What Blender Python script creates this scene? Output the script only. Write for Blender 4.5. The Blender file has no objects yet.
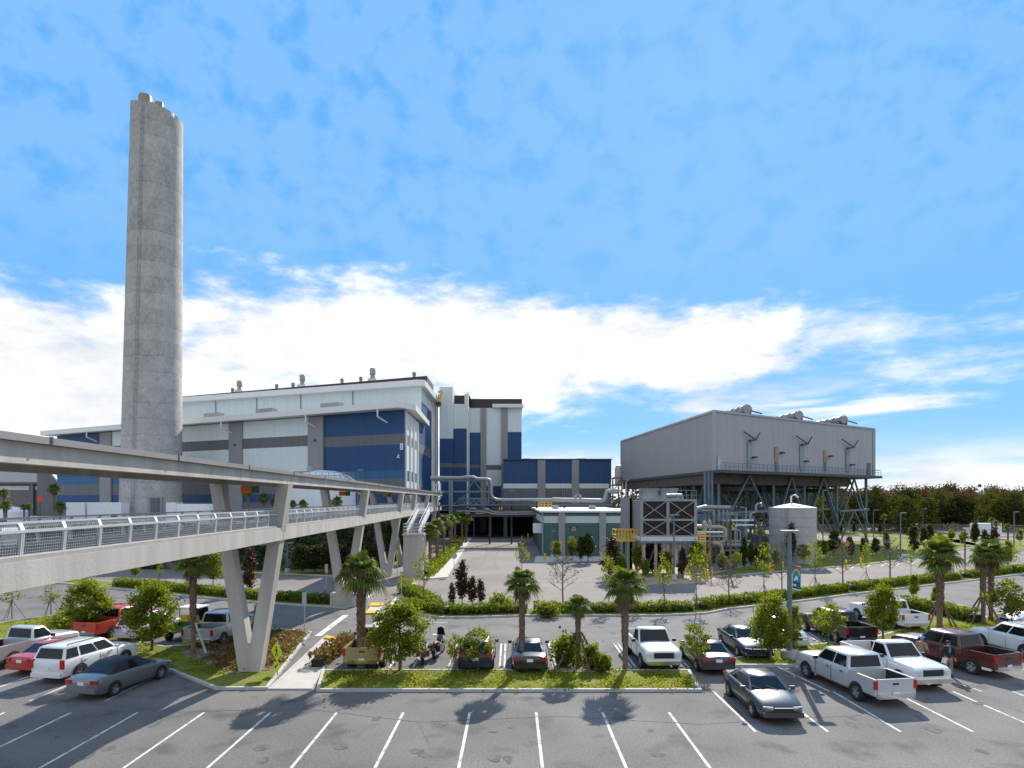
import bpy, math, random
import numpy as np
from mathutils import Vector, Matrix
R = math.radians
random.seed(7)
rng = np.random.default_rng(11)
scene = bpy.context.scene
COL = scene.collection

# ------------------------------------------------------------------ camera, sky, sun, exposure
CH, FPX, HY = 8.8, 640.0, 500.0
cd = bpy.data.cameras.new('camera'); cam = bpy.data.objects.new('camera', cd); COL.objects.link(cam)
cam.location = (0, 0, CH); cam.rotation_euler = (R(90), 0, 0)
cd.sensor_width = 36; cd.lens = 36 * FPX / 1024; cd.shift_y = (HY - 384) / 1024
cd.clip_start = 0.2; cd.clip_end = 6000
scene.camera = cam
SUN_AZ, SUN_EL = R(17), R(34)
sd = Vector((math.sin(SUN_AZ) * math.cos(SUN_EL), math.cos(SUN_AZ) * math.cos(SUN_EL), math.sin(SUN_EL)))
sl = bpy.data.lights.new('sun', 'SUN'); so = bpy.data.objects.new('sun', sl); COL.objects.link(so)
sl.energy = 3.8; sl.angle = R(0.5); sl.color = (1.0, 0.93, 0.82)
so.rotation_euler = sd.to_track_quat('Z', 'Y').to_euler(); so.location = (60, 120, 160)
scene.view_settings.view_transform = 'Standard'; scene.view_settings.look = 'None'
scene.view_settings.exposure = 0.86; scene.view_settings.gamma = 1
scene.view_settings.use_curve_mapping = False
scene.render.engine = 'CYCLES'
scene.cycles.max_bounces = 6; scene.cycles.transparent_max_bounces = 8
scene.cycles.use_denoising = True
scene.cycles.sample_clamp_indirect = 6

world = bpy.data.worlds.new('World'); scene.world = world; world.use_nodes = True
nt = world.node_tree; nt.nodes.clear(); N = nt.nodes.new; LK = nt.links.new
def wmath(op, a, b=None, c=None, clamp=False):
    n = N('ShaderNodeMath'); n.operation = op; n.use_clamp = clamp
    for i, v in enumerate((a, b, c)):
        if v is None: continue
        if isinstance(v, (int, float)): n.inputs[i].default_value = v
        else: LK(v, n.inputs[i])
    return n.outputs[0]
def wstep(v, lo, hi):
    n = N('ShaderNodeMapRange'); n.interpolation_type = 'SMOOTHSTEP'
    LK(v, n.inputs[0]); n.inputs[1].default_value = lo; n.inputs[2].default_value = hi
    return n.outputs[0]
def wmix(f, a, b, mode='MIX'):
    n = N('ShaderNodeMix'); n.data_type = 'RGBA'; n.blend_type = mode
    if isinstance(f, (int, float)): n.inputs[0].default_value = f
    else: LK(f, n.inputs[0])
    for i, v in ((6, a), (7, b)):
        if isinstance(v, tuple): n.inputs[i].default_value = v
        else: LK(v, n.inputs[i])
    return n.outputs[2]
tc = N('ShaderNodeTexCoord'); sep = N('ShaderNodeSeparateXYZ'); LK(tc.outputs['Generated'], sep.inputs[0])
sky = N('ShaderNodeTexSky'); sky.sky_type = 'NISHITA'; sky.sun_disc = False
sky.sun_elevation = SUN_EL; sky.sun_rotation = SUN_AZ; sky.air_density = 1.0; sky.dust_density = 0.25; sky.ozone_density = 2.0
az = wmath('ARCTAN2', sep.outputs[0], sep.outputs[1])          # radians, + to the right of the view
el = wmath('ARCSINE', wmath('MINIMUM', wmath('MAXIMUM', sep.outputs[2], -1.0), 1.0))
def wnoise(sx, sy, scale, detail, rough, off=(0, 0, 0), dist=0.0):
    cb = N('ShaderNodeCombineXYZ'); LK(wmath('MULTIPLY_ADD', az, sx, off[0]), cb.inputs[0]); LK(wmath('MULTIPLY_ADD', el, sy, off[1]), cb.inputs[1]); cb.inputs[2].default_value = off[2]
    n = N('ShaderNodeTexNoise'); n.inputs['Scale'].default_value = scale; n.inputs['Detail'].default_value = detail; n.inputs['Roughness'].default_value = rough
    n.inputs['Distortion'].default_value = dist
    LK(cb.outputs[0], n.inputs['Vector']); return n.outputs[0]
def blob(a0, e0, ra, re):
    da = wmath('DIVIDE', wmath('SUBTRACT', az, a0), ra); de = wmath('DIVIDE', wmath('SUBTRACT', el, e0), re)
    return wmath('SUBTRACT', 1.0, wmath('SQRT', wmath('ADD', wmath('MULTIPLY', da, da), wmath('MULTIPLY', de, de))))
big = wnoise(1, 2.2, 5.0, 8, 0.62, (3.1, 0.4, 0))
fine = wnoise(1, 2.6, 16.0, 6, 0.6, (1.7, 5.0, 2))
streak = wnoise(1, 5.5, 3.6, 7, 0.6, (9.2, 1.4, 4), 0.3)
tex = wmath('ADD', wmath('MULTIPLY', wmath('SUBTRACT', big, 0.5), 2.3), wmath('MULTIPLY', wmath('SUBTRACT', fine, 0.5), 0.9))
# the thick bright bank in the middle and left of the sky
bank = wmath('MAXIMUM', wmath('MAXIMUM', blob(-0.12, R(13.2), 0.60, R(6.4)), wmath('MAXIMUM', blob(0.12, R(13.3), 0.34, R(4.4)), blob(0.28, R(12.4), 0.21, R(4.6)))), wmath('MAXIMUM', blob(-0.62, R(8.0), 0.55, R(9.5)), blob(-0.36, R(6.5), 0.40, R(5.5))))
cb1 = wstep(wmath('ADD', wmath('MULTIPLY', bank, 1.6), tex), 0.02, 0.78)
# low streaks near the horizon and wisps on the right
low = wmath('MULTIPLY', wstep(el, R(11.5), R(7.0)), wstep(streak, 0.46, 0.64))
lowh = wmath('MULTIPLY', wstep(el, R(5.5), R(1.5)), wstep(streak, 0.25, 0.52))
rw = wmath('MAXIMUM', blob(0.60, R(10.5), 0.22, R(5.0)), blob(0.47, R(13.0), 0.15, R(3.6)))
wisp = wmath('MULTIPLY', wstep(wmath('ADD', wmath('MULTIPLY', rw, 0.9), wmath('ADD', tex, wmath('MULTIPLY', wmath('SUBTRACT', streak, 0.5), 2.0))), 0.2, 1.1), 0.7)
fill_cloud = wmath('MULTIPLY', wstep(wmath('ABSOLUTE', az), 1.1, 1.6), wstep(tex, -0.55, 0.05))  # unseen cloud cover behind the camera, added to fill light on shaded facades
cloud = wmath('MAXIMUM', fill_cloud, wmath('MAXIMUM', wmath('MAXIMUM', cb1, low), wmath('MAXIMUM', wisp, lowh)), clamp=True)
# faint mottling of the high sky
mott = wmath('MULTIPLY', wstep(wnoise(1, 1.2, 20.0, 5, 0.55, (4.0, 2.0, 7)), 0.30, 0.55), wstep(el, R(13), R(22)))
veil = wmath('MULTIPLY', mott, 0.62)
SKYK = 5.9
ramp = N('ShaderNodeValToRGB'); LK(wmath('DIVIDE', el, R(60)), ramp.inputs[0])
er = ramp.color_ramp; er.elements[0].position = 0.0; er.elements[0].color = (0.42, 0.68, 0.92, 1); er.elements[1].position = 1.0; er.elements[1].color = (0.085, 0.40, 0.90, 1)
for ps, c in ((0.10, (0.19, 0.52, 0.90, 1)), (0.22, (0.15, 0.47, 0.93, 1)), (0.45, (0.115, 0.43, 0.92, 1))):
    e_ = er.elements.new(ps); e_.color = c
base = wmix(1.0, ramp.outputs[0], (SKYK, SKYK, SKYK, 1), 'MULTIPLY')
tinted = wmix(0.10, base, sky.outputs[0])
ccol = wmix(wstep(tex, -0.5, 0.6), (4.5, 4.75, 5.05, 1), (7.2, 7.05, 6.8, 1))
col1 = wmix(veil, tinted, (0.29 * SKYK, 0.56 * SKYK, 1.02 * SKYK, 1))
ccol = wmix(wstep(wmath('ABSOLUTE', az), 1.0, 1.4), ccol, (4.2, 4.75, 5.6, 1))  # cooler tint for the added cloud cover outside the view
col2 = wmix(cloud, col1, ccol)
bg = N('ShaderNodeBackground'); bg.inputs[1].default_value = 0.10
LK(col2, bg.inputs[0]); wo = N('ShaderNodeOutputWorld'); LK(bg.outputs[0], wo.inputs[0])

# ------------------------------------------------------------------ helpers
def G(px, py):
    """ground point seen at a picture position of the photograph"""
    d = CH / (py - HY) * FPX
    return ((px - 512) / FPX * d, d)
def PX(px, Y): return (px - 512) / FPX * Y
def PZ(py, Y): return CH + (HY - py) / FPX * Y

def mat(name, c, rough=0.7, metal=0.0, var=0.12, scale=1.0, streak=False, bump=0.0, bscale=20.0, coat=0.0, spec=0.5):
    m = bpy.data.materials.new(name); m.use_nodes = True
    t = m.node_tree; p = t.nodes['Principled BSDF']
    p.inputs['Roughness'].default_value = rough; p.inputs['Metallic'].default_value = metal
    p.inputs['Specular IOR Level'].default_value = spec
    if coat: p.inputs['Coat Weight'].default_value = coat; p.inputs['Coat Roughness'].default_value = 0.04
    tcn = t.nodes.new('ShaderNodeTexCoord'); no = t.nodes.new('ShaderNodeTexNoise')
    no.inputs['Scale'].default_value = scale; no.inputs['Detail'].default_value = 6
    mp = t.nodes.new('ShaderNodeMapping'); t.links.new(tcn.outputs['Object'], mp.inputs[0]); t.links.new(mp.outputs[0], no.inputs['Vector'])
    if streak: mp.inputs['Scale'].default_value = (1, 1, 0.04)
    rp = t.nodes.new('ShaderNodeMapRange'); rp.inputs[1].default_value = 0.3; rp.inputs[2].default_value = 0.7
    rp.inputs[3].default_value = 1 - var; rp.inputs[4].default_value = 1 + var
    t.links.new(no.outputs[0], rp.inputs[0])
    mx = t.nodes.new('ShaderNodeMix'); mx.data_type = 'RGBA'; mx.blend_type = 'MULTIPLY'; mx.inputs[0].default_value = 1
    mx.inputs[6].default_value = (*c, 1); t.links.new(rp.outputs[0], mx.inputs[7]); t.links.new(mx.outputs[2], p.inputs['Base Color'])
    if bump:
        n2 = t.nodes.new('ShaderNodeTexNoise'); n2.inputs['Scale'].default_value = bscale; n2.inputs['Detail'].default_value = 4
        t.links.new(tcn.outputs['Object'], n2.inputs['Vector'])
        b = t.nodes.new('ShaderNodeBump'); b.inputs['Strength'].default_value = bump; b.inputs['Distance'].default_value = 0.05
        t.links.new(n2.outputs[0], b.inputs['Height']); t.links.new(b.outputs[0], p.inputs['Normal'])
    return m

def two_tone(name, c1, c2, scale, lo=0.42, hi=0.58, rough=0.9, detail=8, fine=0.25, fscale=30.0, c3=None, scale3=3.0):
    m = bpy.data.materials.new(name); m.use_nodes = True; t = m.node_tree; p = t.nodes['Principled BSDF']
    p.inputs['Roughness'].default_value = rough; p.inputs['Specular IOR Level'].default_value = 0.25
    tcn = t.nodes.new('ShaderNodeTexCoord')
    def ns(s, d=detail):
        n = t.nodes.new('ShaderNodeTexNoise'); n.inputs['Scale'].default_value = s; n.inputs['Detail'].default_value = d
        t.links.new(tcn.outputs['Object'], n.inputs['Vector']); return n.outputs[0]
    def rng_(v, a, b, c=0, d=1):
        r = t.nodes.new('ShaderNodeMapRange'); t.links.new(v, r.inputs[0])
        for i, x in enumerate((a, b, c, d)): r.inputs[i + 1].default_value = x
        return r.outputs[0]
    def mixc(f, a, b, mode='MIX'):
        x = t.nodes.new('ShaderNodeMix'); x.data_type = 'RGBA'; x.blend_type = mode
        if isinstance(f, float): x.inputs[0].default_value = f
        else: t.links.new(f, x.inputs[0])
        for i, v in ((6, a), (7, b)):
            if isinstance(v, tuple): x.inputs[i].default_value = (*v, 1)
            else: t.links.new(v, x.inputs[i])
        return x.outputs[2]
    c = mixc(rng_(ns(scale), lo, hi), c1, c2)
    if c3: c = mixc(rng_(ns(scale3), 0.55, 0.7), c, c3)
    fv = rng_(ns(fscale, 3), 0.3, 0.7, 1 - fine, 1 + fine)
    c = mixc(1.0, c, fv, 'MULTIPLY'); t.links.new(c, p.inputs['Base Color'])
    return m

def leafmat(name, c1, c2, trans=0.35, tcol=None, rough=0.6, spec=0.3):
    m = bpy.data.materials.new(name); m.use_nodes = True; t = m.node_tree; p = t.nodes['Principled BSDF']
    p.inputs['Roughness'].default_value = rough; p.inputs['Specular IOR Level'].default_value = spec
    g = t.nodes.new('ShaderNodeNewGeometry'); mx = t.nodes.new('ShaderNodeMix'); mx.data_type = 'RGBA'
    mx.inputs[6].default_value = (*c1, 1); mx.inputs[7].default_value = (*c2, 1)
    t.links.new(g.outputs['Random Per Island'], mx.inputs[0]); t.links.new(mx.outputs[2], p.inputs['Base Color'])
    tr = t.nodes.new('ShaderNodeBsdfTranslucent')
    m2 = t.nodes.new('ShaderNodeMix'); m2.data_type = 'RGBA'; m2.blend_type = 'MULTIPLY'; m2.inputs[0].default_value = 1
    m2.inputs[7].default_value = (*(tcol or (1.5, 1.6, 0.6)), 1); t.links.new(mx.outputs[2], m2.inputs[6]); t.links.new(m2.outputs[2], tr.inputs[0])
    ms = t.nodes.new('ShaderNodeMixShader'); ms.inputs[0].default_value = trans
    t.links.new(p.outputs[0], ms.inputs[1]); t.links.new(tr.outputs[0], ms.inputs[2])
    t.links.new(ms.outputs[0], t.nodes['Material Output'].inputs[0])
    return m

def tag(o, label=None, cat=None, group=None, kind=None):
    if label: o['label'] = label
    if cat: o['category'] = cat
    if group: o['group'] = group
    if kind: o['kind'] = kind
    return o
def thing(name, label, cat, loc=(0, 0, 0), rz=0.0, group=None):
    o = bpy.data.objects.new(name, None); COL.objects.link(o); o.empty_display_size = 0.3
    o.location = loc; o.rotation_euler = (0, 0, rz)
    return tag(o, label, cat, group)
def dup(root, loc=None, rz=None, label=None, scale=None, group=None):
    r = root.copy(); COL.objects.link(r)
    if loc is not None: r.location = loc
    if rz is not None: r.rotation_euler = (0, 0, rz)
    if scale is not None: r.scale = scale if isinstance(scale, tuple) else (scale,) * 3
    if label: r['label'] = label
    if group: r['group'] = group
    for ch in list(root.children):
        c = ch.copy(); COL.objects.link(c); c.parent = r
        for g in list(ch.children):
            k = g.copy(); COL.objects.link(k); k.parent = c
    return r

class MB:
    def __init__(s): s.v = []; s.f = []; s.m = []; s.cm = 0
    def mi(s, i): s.cm = i; return s
    def face(s, *p):
        b = len(s.v); s.v += [tuple(q) for q in p]; s.f.append(tuple(range(b, b + len(p)))); s.m.append(s.cm); return s
    def raw(s, vs, fs):
        b = len(s.v); s.v += [tuple(q) for q in vs]
        for f in fs: s.f.append(tuple(i + b for i in f)); s.m.append(s.cm)
        return s
    def box(s, x0, x1, y0, y1, z0, z1):
        vs = [(x, y, z) for z in (z0, z1) for y in (y0, y1) for x in (x0, x1)]
        return s.raw(vs, [(0, 2, 3, 1), (4, 5, 7, 6), (0, 1, 5, 4), (2, 6, 7, 3), (0, 4, 6, 2), (1, 3, 7, 5)])
    def cbox(s, c, sz, rz=0.0, bev=0.0):
        ca, sa = math.cos(rz), math.sin(rz); hx, hy, hz = sz[0] / 2, sz[1] / 2, sz[2] / 2
        vs = []
        for z in (-hz, hz):
            for y in (-hy, hy):
                for x in (-hx, hx): vs.append((c[0] + x * ca - y * sa, c[1] + x * sa + y * ca, c[2] + z))
        return s.raw(vs, [(0, 2, 3, 1), (4, 5, 7, 6), (0, 1, 5, 4), (2, 6, 7, 3), (0, 4, 6, 2), (1, 3, 7, 5)])
    def beam(s, p, q, w, h, up=(0, 0, 1)):
        p, q = Vector(p), Vector(q); d = (q - p).normalized(); u = Vector(up)
        if abs(d.dot(u)) > 0.98: u = Vector((0, 1, 0))
        a = d.cross(u).normalized() * (w / 2); b = a.cross(d).normalized() * (h / 2)
        vs = [p - a - b, p + a - b, p + a + b, p - a + b, q - a - b, q + a - b, q + a + b, q - a + b]
        return s.raw(vs, [(3, 2, 1, 0), (4, 5, 6, 7), (0, 1, 5, 4), (1, 2, 6, 5), (2, 3, 7, 6), (3, 0, 4, 7)])
    def tube(s, pts, r, n=8, cap=True):
        pts = [Vector(p) for p in pts]; rs = r if isinstance(r, (list, tuple)) else [r] * len(pts)
        rings = []; b = len(s.v); ref = None
        for i, p in enumerate(pts):
            d = (pts[min(i + 1, len(pts) - 1)] - pts[max(i - 1, 0)]).normalized()
            if ref is None: ref = Vector((1, 0, 0)) if abs(d.x) < 0.9 else Vector((0, 1, 0))
            a = d.cross(ref).normalized(); c = d.cross(a).normalized()
            ref = c.cross(d) if False else ref
            for k in range(n):
                t = 2 * math.pi * k / n; s.v.append(tuple(p + (a * math.cos(t) + c * math.sin(t)) * rs[i]))
        for i in range(len(pts) - 1):
            for k in range(n):
                k2 = (k + 1) % n; s.f.append((b + i * n + k, b + i * n + k2, b + (i + 1) * n + k2, b + (i + 1) * n + k)); s.m.append(s.cm)
        if cap:
            s.f.append(tuple(b + k for k in range(n))[::-1]); s.m.append(s.cm)
            s.f.append(tuple(b + (len(pts) - 1) * n + k for k in range(n))); s.m.append(s.cm)
        return s
    def lathe(s, prof, n=24, c=(0, 0, 0), axis='z', cap=True):
        b = len(s.v)
        for r, h in prof:
            for k in range(n):
                t = 2 * math.pi * k / n; x, y = r * math.cos(t), r * math.sin(t)
                s.v.append((c[0] + x, c[1] + y, c[2] + h) if axis == 'z' else (c[0] + h, c[1] + x, c[2] + y) if axis == 'x' else (c[0] + y, c[1] + h, c[2] + x))
        for i in range(len(prof) - 1):
            for k in range(n):
                k2 = (k + 1) % n; s.f.append((b + i * n + k, b + i * n + k2, b + (i + 1) * n + k2, b + (i + 1) * n + k)); s.m.append(s.cm)
        if cap:
            s.f.append(tuple(b + k for k in range(n))[::-1]); s.m.append(s.cm)
            s.f.append(tuple(b + (len(prof) - 1) * n + k for k in range(n))); s.m.append(s.cm)
        return s
    def prism(s, poly, z0, z1, top_only=False):
        n = len(poly); a = sum(poly[i][0] * poly[(i + 1) % n][1] - poly[(i + 1) % n][0] * poly[i][1] for i in range(n))
        if a < 0: poly = poly[::-1]
        s.face(*[(x, y, z1) for x, y in poly])
        if not top_only:
            s.face(*[(x, y, z0) for x, y in poly[::-1]])
            for i in range(n):
                (x0, y0), (x1, y1) = poly[i], poly[(i + 1) % n]
                s.face((x0, y0, z0), (x1, y1, z0), (x1, y1, z1), (x0, y0, z1))
        return s
    def mesh(s, name, mats, off=(0, 0, 0), smooth=0, weld=False):
        me = bpy.data.meshes.new(name)
        me.from_pydata([(x - off[0], y - off[1], z - off[2]) for x, y, z in s.v], [], s.f)
        for m in (mats if isinstance(mats, (list, tuple)) else [mats]): me.materials.append(m)
        me.polygons.foreach_set('material_index', s.m)
        if smooth:
            me.shade_smooth(); me.set_sharp_from_angle(angle=R(smooth))
        me.update(); return me
    def build(s, name, mats, parent=None, smooth=0, world=True):
        """world=True: the shape is written in world coordinates and its thing is not turned yet"""
        off = (0, 0, 0)
        if parent is not None and world:
            p = parent; ox = Vector((0, 0, 0))
            while p is not None: ox += p.location; p = p.parent
            off = tuple(ox)
        o = bpy.data.objects.new(name, s.mesh(name, mats, off, smooth)); COL.objects.link(o)
        if parent is not None: o.parent = parent
        return o
def solo(mb, name, mats, label, cat, loc=(0, 0, 0), group=None, smooth=0):
    """a thing that is one mesh, origin at its base"""
    o = bpy.data.objects.new(name, mb.mesh(name, mats, loc, smooth)); COL.objects.link(o); o.location = loc
    return tag(o, label, cat, group)
def structure(mb, name, mats, smooth=0):
    return tag(mb.build(name, mats, None, smooth), kind='structure')

def quads_mesh(name, Q, m):
    """Q: (n,4,3) loose quads"""
    n = len(Q); me = bpy.data.meshes.new(name)
    me.vertices.add(4 * n); me.vertices.foreach_set('co', np.ascontiguousarray(Q, dtype=np.float32).ravel())
    me.loops.add(4 * n); me.loops.foreach_set('vertex_index', np.arange(4 * n, dtype=np.int32))
    me.polygons.add(n); me.polygons.foreach_set('loop_start', np.arange(0, 4 * n, 4, dtype=np.int32))
    me.materials.append(m); me.update(); me.validate(); return me
def leaf_quads(C, size, up=0.3, stretch=1.5):
    n = len(C); nr = rng.normal(size=(n, 3)); nr[:, 2] += up; nr /= np.linalg.norm(nr, axis=1)[:, None]
    t = rng.normal(size=(n, 3)); t -= nr * np.sum(t * nr, axis=1)[:, None]; t /= np.linalg.norm(t, axis=1)[:, None]
    b = np.cross(nr, t); s = (np.asarray(size) * rng.uniform(0.65, 1.25, n))[:, None] * 0.5
    a = t * s * stretch; b = b * s / stretch * 1.3
    return np.stack([C - a, C - b * 1.0, C + a, C + b], axis=1)
def obj_of(me, name, parent=None):
    o = bpy.data.objects.new(name, me); COL.objects.link(o)
    if parent is not None: o.parent = parent
    return o

# ------------------------------------------------------------------ materials
M = {}
M['concrete'] = mat('bridge_concrete', (0.45, 0.415, 0.375), 0.85, var=0.17, scale=1.6, streak=True, bump=0.15, bscale=12)
M['roofcap'] = mat('bridge_roof_metal', (0.25, 0.23, 0.23), 0.5, 0.0, 0.08)
M['rail'] = mat('galvanised_rail', (0.58, 0.59, 0.60), 0.4, 0.3, 0.06)
M['deck'] = mat('deck_slab', (0.33, 0.31, 0.29), 0.9, scale=2)
M['white'] = mat('white_siding', (0.66, 0.71, 0.69), 0.55, var=0.06, scale=2.6, streak=True)
M['fascia'] = mat('white_fascia', (0.74, 0.72, 0.68), 0.45, var=0.03, scale=2)
M['blue'] = mat('deep_blue_siding', (0.009, 0.058, 0.165), 0.55, var=0.14, scale=2.6, streak=True)
M['lblue'] = mat('mid_blue_siding', (0.016, 0.11, 0.235), 0.55, var=0.14, scale=2.6, streak=True)
M['dgrey'] = mat('dark_grey_siding', (0.135, 0.135, 0.14), 0.6, var=0.14, scale=2.6, streak=True)
M['pgrey'] = mat('pilaster_grey', (0.28, 0.272, 0.268), 0.7, var=0.05, scale=4, streak=True)
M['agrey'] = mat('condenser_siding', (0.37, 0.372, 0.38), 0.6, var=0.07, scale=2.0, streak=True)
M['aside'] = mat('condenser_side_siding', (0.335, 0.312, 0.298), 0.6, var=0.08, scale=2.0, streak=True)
M['brown'] = mat('dark_brown_roof', (0.055, 0.038, 0.035), 0.7, var=0.1)
M['roofw'] = mat('pale_roof_membrane', (0.62, 0.62, 0.60), 0.7, var=0.08)
M['green'] = mat('dark_green_siding', (0.048, 0.115, 0.10), 0.6, var=0.06, scale=6, streak=True)
M['lgreen'] = mat('pale_green_siding', (0.50, 0.57, 0.54), 0.6, var=0.04, scale=6, streak=True)
M['steel'] = mat('painted_blue_grey_steel', (0.125, 0.165, 0.195), 0.5, 0.0, 0.1, scale=2)
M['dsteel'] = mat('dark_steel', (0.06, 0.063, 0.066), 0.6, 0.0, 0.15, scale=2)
M['galv'] = mat('galvanised_steel', (0.30, 0.30, 0.30), 0.5, 0.3, 0.12, scale=3)
M['pipe'] = mat('aluminium_pipe_lagging', (0.30, 0.30, 0.30), 0.45, 0.3, 0.08, scale=3)
M['tanpipe'] = mat('tan_pipe', (0.42, 0.33, 0.24), 0.5, 0.1, 0.1, scale=3)
M['yellow'] = mat('safety_yellow', (0.72, 0.45, 0.02), 0.5, var=0.08, scale=3)
M['dark'] = mat('dark_void', (0.02, 0.018, 0.017), 0.9, var=0.1)
M['louver'] = mat('dark_louver', (0.035, 0.028, 0.026), 0.7, var=0.2, scale=4)
M['whitep'] = mat('white_paint', (0.78, 0.78, 0.77), 0.5, var=0.04)
M['tank'] = mat('tank_plate', (0.40, 0.38, 0.36), 0.55, 0.0, 0.10, scale=1.4, streak=False, bump=0.05)
M['asph'] = two_tone('parking_asphalt', (0.135, 0.127, 0.121), (0.185, 0.174, 0.166), 0.22, 0.35, 0.65, 0.9, fine=0.22, fscale=12, c3=(0.098, 0.093, 0.09), scale3=0.55)
M['road'] = two_tone('road_asphalt', (0.185, 0.163, 0.148), (0.238, 0.213, 0.195), 0.12, 0.35, 0.65, 0.9, fine=0.13, fscale=9, c3=(0.17, 0.154, 0.142), scale3=0.22)
M['patch'] = two_tone('fresh_asphalt_patch', (0.205, 0.188, 0.174), (0.25, 0.23, 0.213), 0.3, fine=0.12, fscale=12)
M['kerb'] = mat('kerb_concrete', (0.46, 0.45, 0.43), 0.85, var=0.10, scale=2)
M['walk'] = mat('walk_concrete', (0.48, 0.45, 0.42), 0.85, var=0.08, scale=1.5)
M['paint'] = two_tone('road_paint', (0.34, 0.33, 0.31), (0.66, 0.65, 0.62), 2.2, 0.33, 0.55, 0.8, fine=0.25, fscale=18)
M['grass'] = two_tone('lawn', (0.125, 0.155, 0.014), (0.19, 0.195, 0.022), 0.9, 0.35, 0.65, 1.0, fine=0.35, fscale=9, c3=(0.19, 0.17, 0.06), scale3=0.6)
M['field'] = two_tone('rough_field', (0.075, 0.10, 0.025), (0.12, 0.115, 0.045), 0.05, fine=0.3, fscale=2)
M['mulch'] = two_tone('mulch', (0.16, 0.115, 0.085), (0.26, 0.205, 0.16), 1.2, fine=0.35, fscale=10)
M['sand'] = two_tone('bare_sand', (0.36, 0.27, 0.18), (0.46, 0.38, 0.28), 0.6, fine=0.2, fscale=6)
M['bark'] = mat('bark', (0.16, 0.115, 0.08), 0.95, var=0.3, scale=9, bump=0.5, bscale=14)
M['palmbark'] = mat('palm_bark', (0.20, 0.135, 0.095), 0.95, var=0.35, scale=7, bump=0.5, bscale=16)
M['thinbark'] = mat('thin_bark', (0.14, 0.12, 0.10), 0.95, var=0.2, scale=9)
M['leaf'] = leafmat('tree_leaf', (0.11, 0.135, 0.009), (0.205, 0.215, 0.018), 0.52)
M['leafy'] = leafmat('young_leaf', (0.12, 0.145, 0.012), (0.22, 0.225, 0.03), 0.52)
M['leafd'] = leafmat('dark_leaf', (0.030, 0.044, 0.010), (0.075, 0.085, 0.018), 0.3, (1.3, 1.2, 0.6))
M['leafb'] = leafmat('bronze_leaf', (0.045, 0.036, 0.018), (0.085, 0.058, 0.026), 0.25, (1.4, 1.0, 0.5))
M['twig'] = leafmat('dry_leaf', (0.12, 0.095, 0.05), (0.16, 0.14, 0.08), 0.2, (1.2, 1.1, 0.8))
M['palm'] = leafmat('palm_frond', (0.075, 0.108, 0.018), (0.16, 0.185, 0.034), 0.48, (1.4, 1.5, 0.6))
M['deadfrond'] = leafmat('dead_frond', (0.15, 0.10, 0.055), (0.20, 0.145, 0.08), 0.2, (1.2, 1.1, 0.8))
M['hedge'] = leafmat('hedge_leaf', (0.085, 0.12, 0.006), (0.18, 0.205, 0.014), 0.5, (1.6, 1.7, 0.5))
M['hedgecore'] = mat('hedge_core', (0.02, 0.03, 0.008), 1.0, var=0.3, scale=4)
M['vine'] = leafmat('vine_leaf', (0.028, 0.05, 0.010), (0.07, 0.10, 0.018), 0.35)
M['forest'] = leafmat('forest_leaf', (0.055, 0.066, 0.014), (0.115, 0.118, 0.026), 0.22, (1.3, 1.3, 0.6), 0.9, 0.05)
M['forestd'] = leafmat('forest_leaf_dark', (0.034, 0.046, 0.013), (0.075, 0.083, 0.024), 0.18, (1.3, 1.3, 0.6), 0.9, 0.05)
M['forestr'] = leafmat('forest_leaf_rust', (0.125, 0.070, 0.030), (0.19, 0.10, 0.042), 0.12, (1.3, 1.0, 0.6), 0.9, 0.05)
M['forestg'] = leafmat('forest_leaf_light', (0.085, 0.10, 0.02), (0.15, 0.155, 0.035), 0.22, (1.3, 1.3, 0.6), 0.9, 0.05)
M['cover'] = leafmat('cover_leaf', (0.12, 0.13, 0.02), (0.20, 0.09, 0.035), 0.35, (1.4, 1.2, 0.6))
M['glass'] = mat('tinted_glass', (0.008, 0.010, 0.012), 0.08, var=0.02, spec=0.4)
M['black'] = mat('black_plastic', (0.02, 0.02, 0.021), 0.6, var=0.05)
M['rubber'] = mat('tyre_rubber', (0.022, 0.022, 0.023), 0.85, var=0.1)
M['chrome'] = mat('chrome', (0.72, 0.72, 0.73), 0.18, 1.0, 0.02)
M['rim'] = mat('alloy_rim', (0.45, 0.45, 0.46), 0.35, 0.7, 0.05)
M['redlamp'] = mat('red_lamp_lens', (0.45, 0.012, 0.012), 0.15, var=0.03)
M['clearlamp'] = mat('clear_lamp_lens', (0.62, 0.64, 0.66), 0.1, var=0.03)
M['signg'] = mat('fluorescent_yellow_green', (0.62, 0.80, 0.02), 0.4, var=0.03)
M['signback'] = mat('sign_back_aluminium', (0.42, 0.42, 0.42), 0.45, 0.3, 0.06)
M['orange'] = mat('orange_sign', (0.85, 0.17, 0.03), 0.5, var=0.03)
M['dgreen'] = mat('green_sign', (0.02, 0.17, 0.10), 0.5, var=0.03)
M['red'] = mat('red_sign', (0.7, 0.04, 0.03), 0.5, var=0.03)
M['bluep'] = mat('blue_drum_paint', (0.02, 0.12, 0.42), 0.4, var=0.05)
M['skin'] = mat('skin', (0.42, 0.24, 0.16), 0.55, var=0.05)

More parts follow.
